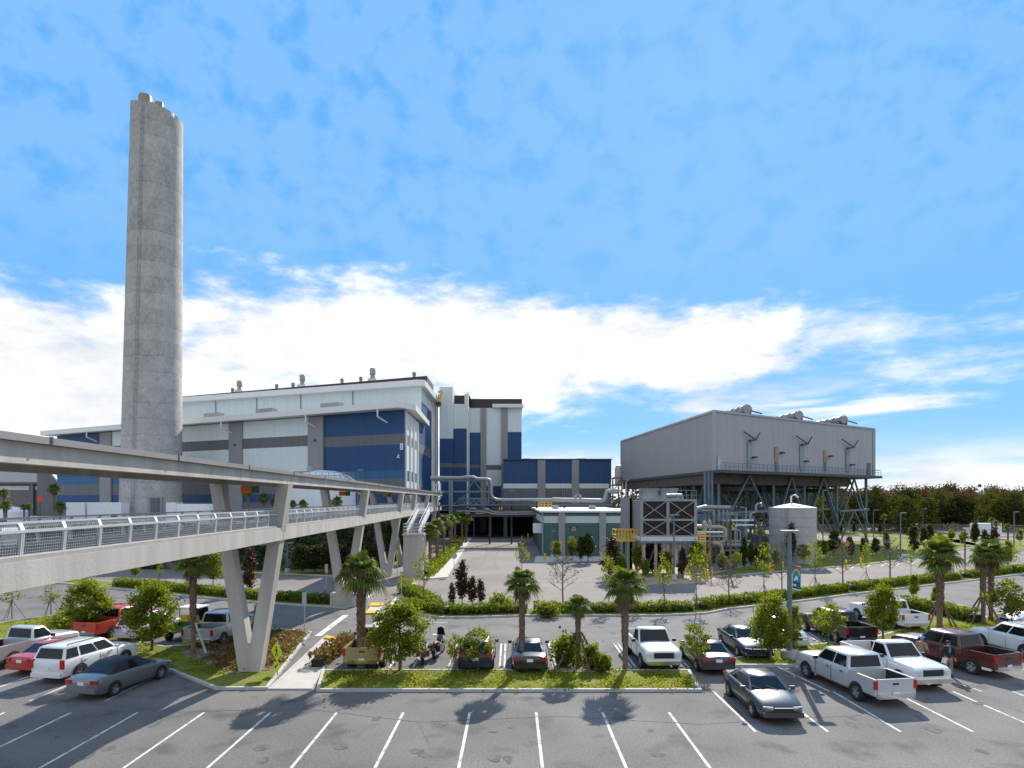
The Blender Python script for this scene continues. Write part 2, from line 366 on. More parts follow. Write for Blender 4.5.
def chimney_mat():
    m = bpy.data.materials.new('slipformed_concrete'); m.use_nodes = True; t = m.node_tree; p = t.nodes['Principled BSDF']
    p.inputs['Roughness'].default_value = 0.92; p.inputs['Specular IOR Level'].default_value = 0.2
    tcn = t.nodes.new('ShaderNodeTexCoord'); sx = t.nodes.new('ShaderNodeSeparateXYZ'); t.links.new(tcn.outputs['Object'], sx.inputs[0])
    def mt(op, a, b=None):
        n = t.nodes.new('ShaderNodeMath'); n.operation = op
        for i, v in enumerate((a, b)):
            if v is None: continue
            if isinstance(v, (int, float)): n.inputs[i].default_value = v
            else: t.links.new(v, n.inputs[i])
        return n.outputs[0]
    def no(sc, st, d=6):
        mp = t.nodes.new('ShaderNodeMapping'); mp.inputs['Scale'].default_value = st; t.links.new(tcn.outputs['Object'], mp.inputs[0])
        n = t.nodes.new('ShaderNodeTexNoise'); n.inputs['Scale'].default_value = sc; n.inputs['Detail'].default_value = d; n.inputs['Roughness'].default_value = 0.65
        t.links.new(mp.outputs[0], n.inputs['Vector']); return n.outputs[0]
    wob = mt('MULTIPLY', mt('SUBTRACT', no(0.25, (1, 1, 1), 3), 0.5), 1.6)
    zl = mt('DIVIDE', mt('ADD', sx.outputs[2], wob), 3.05)
    lift = mt('FLOOR', zl); fr = mt('FRACT', zl)
    ang = mt('FLOOR', mt('MULTIPLY', mt('ARCTAN2', sx.outputs[1], sx.outputs[0]), 3.2))
    wn = t.nodes.new('ShaderNodeTexWhiteNoise'); wn.noise_dimensions = '2D'; cb = t.nodes.new('ShaderNodeCombineXYZ')
    t.links.new(lift, cb.inputs[0]); t.links.new(ang, cb.inputs[1]); t.links.new(cb.outputs[0], wn.inputs[0])
    wl = t.nodes.new('ShaderNodeTexWhiteNoise'); wl.noise_dimensions = '1D'; t.links.new(lift, wl.inputs['W'])
    joint = mt('MULTIPLY', mt('LESS_THAN', fr, 0.045), 0.20)
    v = mt('ADD', 0.70, mt('MULTIPLY', wl.outputs[0], 0.16)); v = mt('ADD', v, mt('MULTIPLY', wn.outputs[0], 0.07))
    v = mt('ADD', v, mt('MULTIPLY', mt('SUBTRACT', no(0.55, (1, 1, 0.7), 8), 0.32), 0.75)); v = mt('ADD', v, mt('MULTIPLY', mt('SUBTRACT', no(3.0, (1, 1, 0.5), 8), 0.5), 0.9)); v = mt('SUBTRACT', v, joint)
    mx = t.nodes.new('ShaderNodeMix'); mx.data_type = 'RGBA'; mx.blend_type = 'MULTIPLY'; mx.inputs[0].default_value = 1
    mx.inputs[6].default_value = (0.44, 0.415, 0.385, 1); t.links.new(v, mx.inputs[7]); t.links.new(mx.outputs[2], p.inputs['Base Color'])
    return m
M['chimney'] = chimney_mat()

# ------------------------------------------------------------------ ground, roads, lots
def sheet(name, poly, z, m): return structure(MB().prism(poly, 0, z, top_only=True), name, m)
def kerbed(name, poly, m, h=0.13, kw=0.16):
    """raised bed: a kerb ring round the top surface"""
    n = len(poly); a = sum(poly[i][0] * poly[(i + 1) % n][1] - poly[(i + 1) % n][0] * poly[i][1] for i in range(n))
    if a < 0: poly = poly[::-1]
    inn = []
    for i in range(n):
        p0, p1, p2 = Vector(poly[i - 1]), Vector(poly[i]), Vector(poly[(i + 1) % n])
        d1 = (p1 - p0).normalized(); d2 = (p2 - p1).normalized(); n1 = Vector((-d1.y, d1.x)); n2 = Vector((-d2.y, d2.x))
        b = (n1 + n2); b = b.normalized() / max(0.4, b.normalized().dot(n1)); q = p1 + b * kw; inn.append((q.x, q.y))
    k = MB()
    for i in range(n):
        j = (i + 1) % n
        k.face((*poly[i], -0.02), (*poly[j], -0.02), (*poly[j], h), (*poly[i], h))
        k.face((*poly[i], h), (*poly[j], h), (*inn[j], h), (*inn[i], h))
        k.face((*inn[i], h), (*inn[j], h), (*inn[j], h - 0.06), (*inn[i], h - 0.06))
    structure(k, 'kerb', M['kerb'])
    return sheet(name, inn, h - 0.03, m)
def stripe(mb, p, q, w, z=0.006):
    d = (Vector(q) - Vector(p)).normalized(); n = Vector((-d.y, d.x)) * w / 2; p, q = Vector(p), Vector(q)
    mb.face((*(p - n), z), (*(q - n), z), (*(q + n), z), (*(p + n), z))

gm = MB(); gm.face((-3000, -300, -0.05), (3000, -300, -0.05), (3000, 4500, -0.05), (-3000, 4500, -0.05)); structure(gm, 'ground', M['field'])

nearL = [G(-60, 573), G(53, 583), G(137, 591.5), G(195, 597.5), G(250, 602.5), G(300, 606), G(345, 608.5), G(358, 605)]
nearR = [G(395, 612), G(440, 618.5), G(480, 618), G(528, 616.5), G(584, 616.5), G(662, 616.3), G(705, 614.3), G(730, 609.5), G(787, 603.6), G(860, 594), G(898, 589.5), G(972, 581), G(1024, 574.5), G(1100, 566)]
def offs(line, d):
    out = []
    for i, p in enumerate(line):
        a = Vector(line[max(i - 1, 0)]); b = Vector(line[min(i + 1, len(line) - 1)]); t = (b - a).normalized(); n = Vector((-t.y, t.x)); out.append((p[0] + n.x * d, p[1] + n.y * d))
    return out
farL, farR = offs(nearL, 3.0), offs(nearR, 3.0)
lot = [(-120, 3), (120, 3)] + [(nearR[-1][0] + 30, nearR[-1][1] + 18)] + nearR[::-1] + [G(376, 612)] + nearL[::-1] + [(-120, nearL[0][1] + 12)]
sheet('parking_lot', lot, 0.0, M['asph'])
roadpoly = [(-140, farL[0][1] + 14)] + nearL + [G(376, 612)] + nearR + [(130, 96), (150, 140), (40, 170), (-14, 190), (-140, 190)]
sheet('service_road', roadpoly, -0.004, M['road'])
kerbed('grass_verge', nearL + farL[::-1], M['grass'])
kerbed('grass_verge', nearR + farR[::-1], M['grass'])
# concrete ramp between the two hedges
kerbed('footpath', [G(366, 614), G(378, 614), G(384, 604), G(372, 604)], M['walk'], h=0.06)
# grass beyond the service road on the right, with the far road crossing it
kerbed('lawn', [G(700, 578), G(744, 575), G(800, 570), G(860, 566), G(905, 560), G(950, 552), G(985, 546), G(960, 540), G(900, 538), G(860, 541), G(820, 545), G(770, 560)], M['grass'])
kerbed('lawn', [G(1010, 552), G(1060, 548), G(1030, 541), G(990, 541), G(940, 534), G(880, 531), G(820, 531), G(820, 535), G(880, 537), G(940, 541)], M['grass'])
sheet('far_road', [G(760, 527), G(900, 527.5), G(960, 529), G(1060, 534), G(1060, 537), G(985, 536), G(900, 531.5), G(760, 529)], 0.004, M['road'])
sheet('gravel_yard', [G(612, 586), G(702, 583), G(770, 562), G(820, 545), G(820, 536), G(640, 536), G(632, 560)], 0.004, M['sand'])
sheet('plant_apron', [G(698, 574), G(770, 563), G(822, 546), G(822, 534), G(700, 538)], 0.010, M['patch'])
# central drive: darker patches and cracks
sheet('asphalt_patch', [G(449, 563), G(484, 556), G(486, 545), G(470, 542), G(462, 545)], 0.002, M['patch'])
kerbed('pavement', [G(422, 580), G(447, 578), G(472, 538), G(463, 538), G(436, 566)], M['walk'], h=0.12)
kerbed('planting_bed', [G(421, 579), G(434, 566), G(462.3, 538), G(455, 536), G(437, 540), G(424, 556), G(404, 577)], M['mulch'])
kerbed('footpath', [G(534, 563), G(640, 561), G(633, 553), G(536, 556.5)], M['walk'], h=0.1)
# front footpath, crosswalk lines, tactile pads
kerbed('footpath', [G(268, 690), G(324, 637.5), G(341, 642.5), G(312, 690)], M['walk'], h=0.07)
pm = MB()
stripe(pm, G(318, 636), G(346, 615), 0.45); stripe(pm, G(352, 641), G(384, 618), 0.45)
stripe(pm, G(390, 605), G(414.5, 582.7), 0.4); stripe(pm, G(364, 600), G(372, 594), 0.4)
tp = MB()
for a, b, c, d in (((324, 639.3), (342, 643.8), (344, 641), (326, 637)), ((365, 614.6), (376.5, 614.6), (378, 611.8), (367, 611.8)), ((369, 607), (382, 607), (384, 604.2), (371, 604.2)), ((398, 581), (414, 581), (416, 579.2), (400, 579.2))):
    tp.prism([G(*a), G(*b), G(*c), G(*d)], 0.0, 0.135)
structure(tp, 'tactile_paving', M['yellow'])
# islands in the parking lot
kerbed('grass_island', [G(-40, 628), G(0, 624), G(66, 614.5), G(84, 622), G(95, 631), G(125, 640), G(165, 648), G(197, 646), G(227, 645), G(241, 636.5), G(268, 629), G(312, 633), G(268, 690), G(215, 690), G(180, 676), G(160, 668), G(118, 654), G(62, 641.5), G(-40, 650)], M['grass'])
kerbed('grass_island', [G(721, 667), G(731, 660.5), G(766, 652.5), G(809, 646.5), G(868, 640), G(893, 633), G(922, 626), G(903, 606.5), G(950, 611), G(985, 618), G(1024, 609), G(1080, 613), G(1050, 634), G(985, 632), G(930, 641), G(880, 650), G(830, 660), G(795, 667)], M['grass'])
kerbed('planter_bed', [G(547, 644), G(560, 641), G(584, 641), G(600, 674), G(557, 674)], M['mulch'])
kerbed('grass_strip', [G(322, 671.5), G(690, 671.5), G(702, 692), G(316, 692)], M['grass'])
sheet('mulch_bed', [G(178, 655), G(240, 638), G(268, 630.5), G(308, 634), G(270, 672), G(232, 676)], 0.118, M['mulch'])
# stall lines
for x in (-7.9 + 1.45, -5.2, -3.35, -0.4, -0.65, 2.2, 2.5, 6.5, 6.25, 9.3, 12.1, 15.0, 18.3):
    stripe(pm, (x, 33.6), (x, 39.2), 0.11)
for x in (-30.2, -27.0, -24.1, -21.1, -17.8): stripe(pm, (x, 28), (x, 33.5), 0.11)
for x in (-29.6, -26.6, -23.4, -21.4, -18.0): stripe(pm, (x, 40.3), (x, 46), 0.11)
for x in (19.0, 19.25, 22.6, 24.6): stripe(pm, (x, 39.8), (x + 1.0, 45.4), 0.11)
for x in (14.2, 17.5, 21.2, 26.6, 26.85, 30.6): stripe(pm, (x + .4, 29.4), (x - .4, 35.2), 0.11)
for k in range(6): stripe(pm, G(940 + 18 * k, 604 + 0.5 * k), G(962 + 18 * k, 608 + 0.5 * k), 0.12)
for k in range(8): stripe(pm, G(806 + 15 * k, 571 - 0.9 * k), G(811 + 15 * k, 567.6 - 0.9 * k), 0.14)
stripe(pm, G(425, 622), G(448, 622.8), 0.12)
for k in range(-9, 12): stripe(pm, (k * 2.75 + 1.0, 21 if k < 3 else 24.3), (k * 2.75 + 1.0, 26.5 if k < 3 else 29.4), 0.11)
structure(pm, 'road_markings', M['paint'])
ck = MB()
rnd = random.Random(3)
def crack(pts):
    for a, b in zip(pts[:-1], pts[1:]): stripe(ck, G(*a), G(*b), 0.10, 0.008)
crack([(486, 545), (487, 552), (485, 560), (481, 566), (474, 570), (462, 573)]); crack([(500, 542), (497, 555), (494, 562), (498, 570)])
crack([(560, 627), (572, 626), (583, 627.5), (600, 626)]); crack([(520, 584), (545, 582), (570, 583), (600, 582)]); crack([(605, 645), (625, 644), (640, 646)])
crack([(60, 700), (180, 712), (300, 708), (420, 722), (560, 716), (700, 724), (860, 715)]); crack([(420, 722), (430, 745), (426, 767)]); crack([(150, 610), (190, 606), (240, 611), (320, 615)])
structure(ck, 'sealed_cracks', M['asph'])
os_ = MB()
for k in range(70):
    if k < 30: cx_, cy_ = rnd.choice((-9, -8, -7, -6, -5, -4, -3, -2, -1, 0, 1, 2, 3, 4, 5, 6, 7, 8)) * 2.75 + 2.4 + rnd.uniform(-.5, .5), rnd.uniform(21.5, 26)
    elif k < 55: cx_, cy_ = rnd.uniform(-8, 18), rnd.uniform(34, 47)
    else: cx_, cy_ = rnd.uniform(14, 32), rnd.uniform(27, 36)
    a_, b_ = rnd.uniform(.08, .28), rnd.uniform(.1, .4); os_.face(*[(cx_ + a_ * math.cos(t_) * rnd.uniform(.7, 1.2), cy_ + b_ * math.sin(t_) * rnd.uniform(.7, 1.2), .0085 + k * .00002) for t_ in np.linspace(0, 2 * math.pi, 14)[:-1]])
structure(os_, 'oil_stains', two_tone('oil_stain', (0.10, 0.094, 0.09), (0.145, 0.137, 0.13), 3.0, fine=.2))
# terrace behind the vine wall on the left
TZ = 4.6
structure(MB().prism([(-260, 96), (-70, 86), (-33, 80.5), (-17.5, 82), (-16.8, 113), (-120, 170), (-260, 250)], -0.02, TZ), 'terrace', M['walk'])

# ------------------------------------------------------------------ smokestack
def smokestack():
    Y = 128.0; bx, tx = PX(150.5, Y), PX(157.2, Y); rb, rt = 28.3 * .2, 23.2 * .2
    t = thing('smokestack', 'tall bare concrete smokestack standing in front of the blue and white plant hall', 'smokestack', (bx, Y, 0))
    m = MB(); n = 64; rings = 60; zt = PZ(101.5, Y - 4.4)
    for i in range(rings + 1):
        u = i / rings; r = rb + (rt - rb) * u ** 0.9
        for k in range(n):
            a = 2 * math.pi * k / n; x, y = math.cos(a), math.sin(a)
            drop = 0.0
            if i >= rings - 4: drop = (max(0, x) ** 2 * 1.0 - max(0, -x) ** 1.4 * 1.5) * (i - rings + 4) / 4
            m.v.append((bx + (tx - bx) * u + r * x, Y + r * y, zt * u - drop))
    for i in range(rings):
        for k in range(n): k2 = (k + 1) % n; m.f.append((i * n + k, i * n + k2, (i + 1) * n + k2, (i + 1) * n + k)); m.m.append(0)
    c_ = len(m.v); m.v.append((tx, Y, zt - 1.6))
    for k in range(n): m.f.append((rings * n + k, rings * n + (k + 1) % n, c_)); m.m.append(0)
    m.build('shaft', M['chimney'], t, 40)
    for px, w, py in ((148.5, 1.2, 95.0), (162.5, 0.8, 102.2)):
        f = MB(); x = PX(px, Y); zf = PZ(py, Y - 1.2); f.lathe([(w, zt - 3.0), (w, zf - .5), (w * .9, zf - .15), (w * .55, zf)], 20, (x, Y - 1.2, 0)); f.build('flue_tip', mat('flue_metal', (0.30, 0.21, 0.17), 0.5, 0.5), t, 40)
    MB().lathe([(0.25, 0), (0.32, .3), (0.25, .8), (0.1, .95)], 12, (PX(178.2, Y), Y - 2.2, PZ(124, Y))).build('warning_light', M['whitep'], t, 40)
    c = MB()
    for z in np.arange(6, zt - 1, 1.2):
        u = z / zt; r = rb + (rt - rb) * u ** 0.9; x = bx + (tx - bx) * u - 0.05 * r
        c.cbox((x, Y - r - 0.08, z), (0.5, 0.05, 0.06))
    for s in (-.25, .25): c.tube([(bx + s - .05 * rb, Y - rb - .09, 5), (tx + s - .05 * rt, Y - rt - .09, zt - 1)], 0.04, 6)
    c.build('ladder', M['galv'], t)
    d = MB(); dx = PX(167.5, Y); dy = Y - math.sqrt(rb ** 2 - (dx - bx) ** 2)
    d.cbox((dx, dy + .3, 6.9), (1.5, 0.9, 4.6), 0.35); df = d.build('door', M['dgrey'], t)
    d = MB(); 
    for s in (-1, 1): d.cbox((dx + s * .98, dy + .25 + s * .3, 6.9), (0.42, 1.1, 4.9), .35)
    d.build('door_frame', M['pgrey'], df)
smokestack()

# ------------------------------------------------------------------ plant buildings
def banded(mb, p0, p1, cols, ztop):
    """wall of coloured sheets from p0 to p1; ztop(t) closes the highest band"""
    p0, p1 = Vector(p0), Vector(p1)
    for t0, t1, bands in cols:
        a, b = p0.lerp(p1, t0), p0.lerp(p1, t1)
        for z0, z1, mi in bands:
            za, zb = (z1, z1) if z1 is not None else (ztop(t0), ztop(t1))
            mb.mi(mi).face((a.x, a.y, z0), (b.x, b.y, z0), (b.x, b.y, zb), (a.x, a.y, za))
WM = [M['white'], M['blue'], M['lblue'], M['dgrey'], M['pgrey'], M['green'], M['lgreen']]
def line_t(p0, p1, px):
    k = (px - 512) / FPX; a = p0[0] - k * p0[1]; b = p1[0] - k * p1[1]; return a / (a - b)
def roof_slab(mb, poly3, th):
    """poly3: corners with their own heights"""
    mb.face(*poly3); mb.face(*[(x, y, z - th) for x, y, z in poly3[::-1]])
    n = len(poly3)
    for i in range(n):
        a, b = poly3[i], poly3[(i + 1) % n]; mb.face((a[0], a[1], a[2] - th), (b[0], b[1], b[2] - th), b, a)

def roof_vent(parent, x, y, z, big):
    if big:
        m = MB(); m.cbox((x, y, z + .55), (2.0, 1.8, 1.1)); v = m.build('vent', M['fascia'], parent)
        MB().lathe([(.8, z + 1.1), (.5, z + 1.8), (.5, z + 2.0), (.72, z + 2.2), (.72, z + 3.5), (.6, z + 3.7)], 16, (x, y, 0)).build('vent_stack', M['galv'], v, 40)
    else:
        MB().lathe([(.36, z), (.36, z + 1.1), (.45, z + 1.2), (.45, z + 1.8), (.2, z + 1.95)], 14, (x, y, 0)).build('vent', M['galv'], parent, 40)

def lower_hall():
    A, B = (-19.3, 115.2), (PX(57, 158), 158.0)
    zA, zB = PZ(410, A[1]), PZ(436, B[1])
    zt = lambda t: zA + (zB - zA) * t
    t = thing('plant_hall', 'long low blue, grey and white hall directly behind the smokestack', 'industrial building', (*A, 0))
    T = lambda px: line_t(A, B, px)
    low = [(0, 8.3, 3), (8.3, 10.0, 1), (10.0, 12.5, 3), (12.5, 14.4, 2)]
    def bl(): return low[:1] + [(8.3, 10.0, 1), (10.0, 12.7, 3), (12.7, 14.2, 2), (14.2, 18.9, 1), (18.9, 20.8, 3), (20.8, None, 1)]
    wh = low + [(14.4, 19.3, 0), (19.3, 21.4, 3), (21.4, None, 0)]
    blp = low + [(14.4, None, 1)]
    cols = [(0, T(324), bl()), (T(324), T(309), [(0, None, 4)]), (T(309), T(243), wh), (T(243), T(230), [(0, None, 4)]), (T(230), T(112), wh), (T(112), T(101), [(0, None, 4)]), (T(101), 1, blp)]
    w = MB(); banded(w, A, B, cols, zt)
    # right side wall: blue return, white ribs with a grey window strip, then blue
    C = (-19.6, 141.0); zs = lambda u: zA
    s = lambda px: line_t(A, C, px)
    grey_rib = [(0, 12.3, 0), (12.3, 14.2, 1), (14.2, 18.9, 0), (18.9, 20.8, 3), (20.8, None, 0)]
    white_rib = [(0, None, 0)]
    sc = []
    edges = [405.2, 406.5, 409.3, 410.3, 413, 414, 416.6, 418]
    for i in range(7): sc.append((max(0, s(edges[i])), s(edges[i + 1]), grey_rib if i % 2 else white_rib))
    sc.append((s(418), 1, [(0, 12.3, 3), (12.3, 14.2, 2), (14.2, 18.9, 1), (18.9, 20.8, 3), (20.8, None, 1)]))
    banded(w, C, A, [(1 - b, 1 - a, bands) for a, b, bands in sc], lambda u: zA)
    D = (B[0] + 4, B[1] + 26)
    w.mi(4).face((*D, 0), (*B, 0), (*B, zB), (*D, zB)); w.face((*C, 0), (*D, 0), (*D, zB), (*C, zA))
    w.build('wall', WM, t)
    rib = MB()
    for px in (405.4, 409.8, 413.5, 417.4):
        u = s(px); q = Vector(A).lerp(Vector(C), max(0.005, u)); rib.cbox((q.x + .1, q.y, zA / 2), (.35, .5, zA - .1))
    rib.build('wall_rib', M['fascia'], t)
    pil = MB(); nrm = Vector((-(B[1] - A[1]), B[0] - A[0])).normalized() * -1
    if nrm.y > 0: nrm = -nrm
    for a, b in ((324, 309), (243, 230), (112, 101)):
        p, q = Vector(A).lerp(Vector(B), T(a)), Vector(A).lerp(Vector(B), T(b)); o = nrm * .35
        pm_ = MB(); z1 = zt((T(a) + T(b)) / 2) - .05
        pm_.prism([tuple(p), tuple(q), tuple(q + o), tuple(p + o)], 0, z1); pm_.build('pilaster', M['pgrey'], t)
        mid = (p + q) / 2 + o * 1.05; MB().cbox((mid.x, mid.y, z1 - 4.6), (.5, .3, .4)).build('wall_light', M['dsteel'], t)
    rf = MB(); dirv = (Vector(B) - Vector(A)).normalized(); a = Vector(A) - dirv * 0.3; b = Vector(B) + dirv * 2.2; f = nrm * 2.6
    e0 = a + f; e1 = b + f; side = Vector((2.9, 0.0))
    z0, z1 = zA + 1.2, zB + 1.1
    p = [(e0.x, e0.y, z0), (e0.x + 1.0, e0.y + .6, z0), (a.x + 1.5, a.y + 1.6, z0), (C[0] + .9, C[1] + 4, z0 + .4), (D[0], D[1], z1 + 1.0), (b.x - 1, b.y + 2, z1 + .2), (e1.x, e1.y, z1)]
    roof_slab(rf, p, 1.1); rf.build('roof', M['fascia'], t)
    for px in (206, 259, 325):
        u = T(px); q = Vector(A).lerp(Vector(B), u) + nrm * -2; z = zt(u) + 1.6
        MB().cbox((q.x, q.y, z + .55), (4.5, 1.5, 1.1), math.atan2(dirv.y, dirv.x)).build('roof_unit', M['galv'], t)
    for px in (230.5, 314.5, 385.5, 60, 97):
        u = T(px); q = Vector(A).lerp(Vector(B), u) + nrm * .5; q2 = q + nrm * 1.9; z = zt(u)
        MB().tube([(q2.x, q2.y, z + .3), (q2.x, q2.y, z - 1.2), (q.x + .6, q.y, z - 2.1)], .16, 6).build('downpipe', M['fascia'], t)
    # white notice on the blue wall by the corner and a bracket lamp
    q = Vector(A).lerp(Vector(B), T(402)) + nrm * .12; r = math.atan2(dirv.y, dirv.x)
    sg = MB().cbox((q.x, q.y, PZ(446.5, A[1])), (.62, .08, 1.15), r).build('wall_sign', M['whitep'], t)
    g = MB(); qq = q + nrm * .05
    for dz in (-.3, -.05, .2): g.cbox((qq.x, qq.y, PZ(446.5, A[1]) + dz), (.34, .04, .1), r)
    g.build('sign_mark', M['lblue'], sg)
    q = Vector(A).lerp(Vector(B), T(400)) + nrm * .1; z = PZ(457.5, A[1])
    MB().tube([(q.x, q.y, z), (q.x + nrm.x * .7, q.y + nrm.y * .7, z), (q.x + nrm.x * .7 + .3, q.y + nrm.y * .7, z + .5)], .11, 6).build('bracket_lamp', M['whitep'], t)
lower_hall()

def upper_hall():
    A, B = (-20.0, 141.0), (-104, 179.0)
    zA, zB = PZ(386, 141), PZ(407, 176) + 1.0
    zt = lambda u: zA + (zB - zA) * u
    t = thing('plant_hall', 'taller white upper hall with dark ridge and roof vents rising behind the low hall', 'industrial building', (*A, 0))
    w = MB(); w.mi(0)
    banded(w, A, B, [(0, 1, [(0, None, 0)])], zt)
    D = (-20.0, 171.0)
    # side wall: white gable triangle above blue with a grey strip
    f = lambda px: D[1] - (D[1] - A[1]) * max(0, min(1, line_t(D, A, px)))
    def side(y0, y1, bands, za, zb):
        for z0, z1, mi in bands:
            w.mi(mi); w.face((-20, y0, z0), (-20, y1, z0), (-20, y1, zb if z1 is None else z1), (-20, y0, za if z1 is None else z1))
    ye = f(431.5)
    ztop_ = PZ(386, 141)
    zb0, zb1 = PZ(401, 141), PZ(412, ye)
    w.mi(1).face((-20, 141, 0), (-20, ye, 0), (-20, ye, zb1), (-20, 141, zb0)); w.mi(0).face((-20, 141, zb0), (-20, ye, zb1), (-20, ye, ztop_ + .8), (-20, 141, ztop_))
    side(ye, 171, [(0, None, 0)], ztop_ + .8, ztop_ + 1)
    w.mi(0).face((-20, 171, 0), (-104, 205, 0), (-104, 205, zB), (-20, 171, zA)); w.face((-104, 205, 0), (*B, 0), (*B, zB), (-104, 205, zB))
    w.build('wall', WM, t)
    MB().box(-20.02, -19.93, 141.1, ye, 19.0, 21.2).build('grey_band', M['dgrey'], t)
    g = MB()
    for k in range(4): y = ye + 2.0 + k * (171 - ye - 3) / 4; g.box(-20.0, -19.9, y, y + 1.0, 18.8, 21.3)
    g.build('window_strip', M['dgrey'], t)
    for k in range(5):
        y = ye + .6 + k * (170 - ye) / 4.6; MB().box(-20, -19.6, y, y + .5, 0, zA - .3).build('wall_rib', M['fascia'], t)
    dirv = (Vector(B) - Vector(A)).normalized(); n = Vector((dirv.y, -dirv.x)); n = n if n.y < 0 else -n
    e0 = Vector(A) + n * 1.6; e1 = Vector(B) + n * 1.6
    rf = MB(); z0, z1 = zA + 1.15, zB + 1.0
    p = [(e0.x, e0.y, z0), (e0.x + 1.6, e0.y + .4, z0), (-18.9, 143, z0 - .1), (-18.6, 150, z0 - .5), (-18.8, 172, z0), (-104, 205, z1), (e1.x, e1.y, z1)]
    roof_slab(rf, p, 1.3); rf.build('roof', M['fascia'], t)
    rd = MB(); a = Vector((-19.4, 146.0)); b = Vector(A).lerp(Vector(B), .96) - n * 5; zr0, zr1 = PZ(375.8, 146), PZ(395.5, 178)
    rd.face((a.x, a.y, z0), (b.x, b.y, z1), (b.x, b.y, zr1), (a.x, a.y, zr0)); c = Vector((-19.4, 158.0)); d = b - n * 10
    rd.face((a.x, a.y, zr0), (b.x, b.y, zr1), (d.x, d.y, zr1), (c.x, c.y, zr0)); rd.face((c.x, c.y, z0), (a.x, a.y, z0), (a.x, a.y, zr0), (c.x, c.y, zr0)); rd.face((d.x, d.y, z1), (c.x, c.y, z0), (c.x, c.y, zr0), (d.x, d.y, zr1))
    rd.face((b.x, b.y, z1), (d.x, d.y, z1), (d.x, d.y, zr1), (b.x, b.y, zr1))
    rd.build('ridge', M['brown'], t)
    for px, bigv in ((223.5, 0), (230.5, 1), (268, 0), (284.5, 0), (294, 1), (334, 0), (353, 0), (365, 1), (407, 0)):
        u = line_t((a.x, a.y), (b.x, b.y), px); q = a.lerp(b, u) - n * 3
        roof_vent(t, q.x, q.y, zr0 + (zr1 - zr0) * u - .1, bigv)
    for px in (216, 257, 301, 353): 
        u = line_t(A, B, px); q = Vector(A).lerp(Vector(B), u) + n * .12; z = zt(u); MB().tube([(q.x, q.y, z - .1), (q.x, q.y, z - 7)], .12, 6).build('downpipe', M['pgrey'], t)
    # cradle for facade work
upper_hall()

def boiler_house():
    Y = 172.0
    t = thing('boiler_house', 'tall stepped boiler house with white tops, blue lower panels and dark brown parapet', 'industrial building', (PX(485, Y), Y, 0))
    x = lambda px: PX(px, Y); z = lambda py: PZ(py, Y)
    def block(x0, x1, y0, y1, zt_, bands, name='tower'):
        w = MB()
        for z0, z1, mi in bands:
            w.mi(mi)
            w.face((x0, y0, z0), (x1, y0, z0), (x1, y0, z1), (x0, y0, z1)); w.face((x1, y0, z0), (x1, y1, z0), (x1, y1, z1), (x1, y0, z1)); w.face((x0, y1, z0), (x0, y0, z0), (x0, y0, z1), (x0, y1, z1))
        w.mi(0).face((x0, y0, zt_), (x1, y0, zt_), (x1, y1, zt_), (x0, y1, zt_)); w.face((x1, y1, bands[0][0]), (x0, y1, bands[0][0]), (x0, y1, zt_), (x1, y1, zt_))
        return w.build(name, WM, t)
    Y1 = 163.0; q = lambda px: PX(px, Y1); zq = lambda py: PZ(py, Y1)
    def ledge(ws):
        return [(0, 10, 3)] + ws
    block(q(439.5), q(452.6), Y1, Y1 + 20, zq(387), [(0, zq(467), 1), (zq(467), zq(463), 3), (zq(463), zq(438.5), 1), (zq(438.5), zq(387), 0)])
    Y1 = 165.0
    block(q(453.4), q(466.5), Y1, Y1 + 20, zq(404), [(0, zq(467.5), 1), (zq(467.5), zq(463.5), 3), (zq(463.5), zq(428.5), 1), (zq(428.5), zq(404), 0)])
    MB().box(q(452.7), q(453.4), 165.5, 180, 0, zq(395)).build('corner_trim', M['fascia'], t)
    MB().box(q(466.6), q(468.0), 165.5, 180, 0, zq(392)).build('corner_trim', M['fascia'], t)
    MB().box(q(452.7), q(463.5), 168, 184, zq(404), zq(393.5)).build('parapet', M['brown'], t)
    MB().box(q(463.6), q(468), 168, 184, zq(404), zq(392)).build('parapet', M['fascia'], t)
    zd = 6.9
    block(x(468.1), x(480.6), Y, Y + 30, z(408), [(0, z(468), 1), (z(468), z(464.5), 3), (z(464.5), z(432.5), 1), (z(432.5), z(408), 0)])
    block(x(480.6), x(486.4), Y - .4, Y + 30, z(408), [(0, z(408), 4)], 'pilaster')
    block(x(486.4), x(501.2), Y, Y + 30, z(408), [(zd, z(486), 1), (z(486), z(470), 0), (z(470), z(465), 3), (z(465), z(408), 0)])
    block(x(501.2), x(507.7), Y - .4, Y + 30, z(408), [(zd, z(408), 4)], 'pilaster')
    block(x(507.7), x(521.6), Y, Y + 30, z(408), [(zd, z(487), 3), (z(487), z(432), 1), (z(432), z(408), 0)])
    MB().box(x(468.1), x(522.2), Y + .6, Y + 30, z(408), z(398.5)).build('parapet', M['brown'], t)
    MB().box(x(492.5), x(523.4), Y - 1.2, Y + .59, z(408), z(404.5)).build('eave', M['fascia'], t)
    MB().tube([(q(437.2), 163, 6), (q(437.2), 163, zq(395))], .2, 8).build('downpipe', M['fascia'], t)
    MB().tube([(x(439), 162.4, 6), (x(439), 162.4, z(400))], .18, 8).build('downpipe', M['galv'], t)
boiler_house()

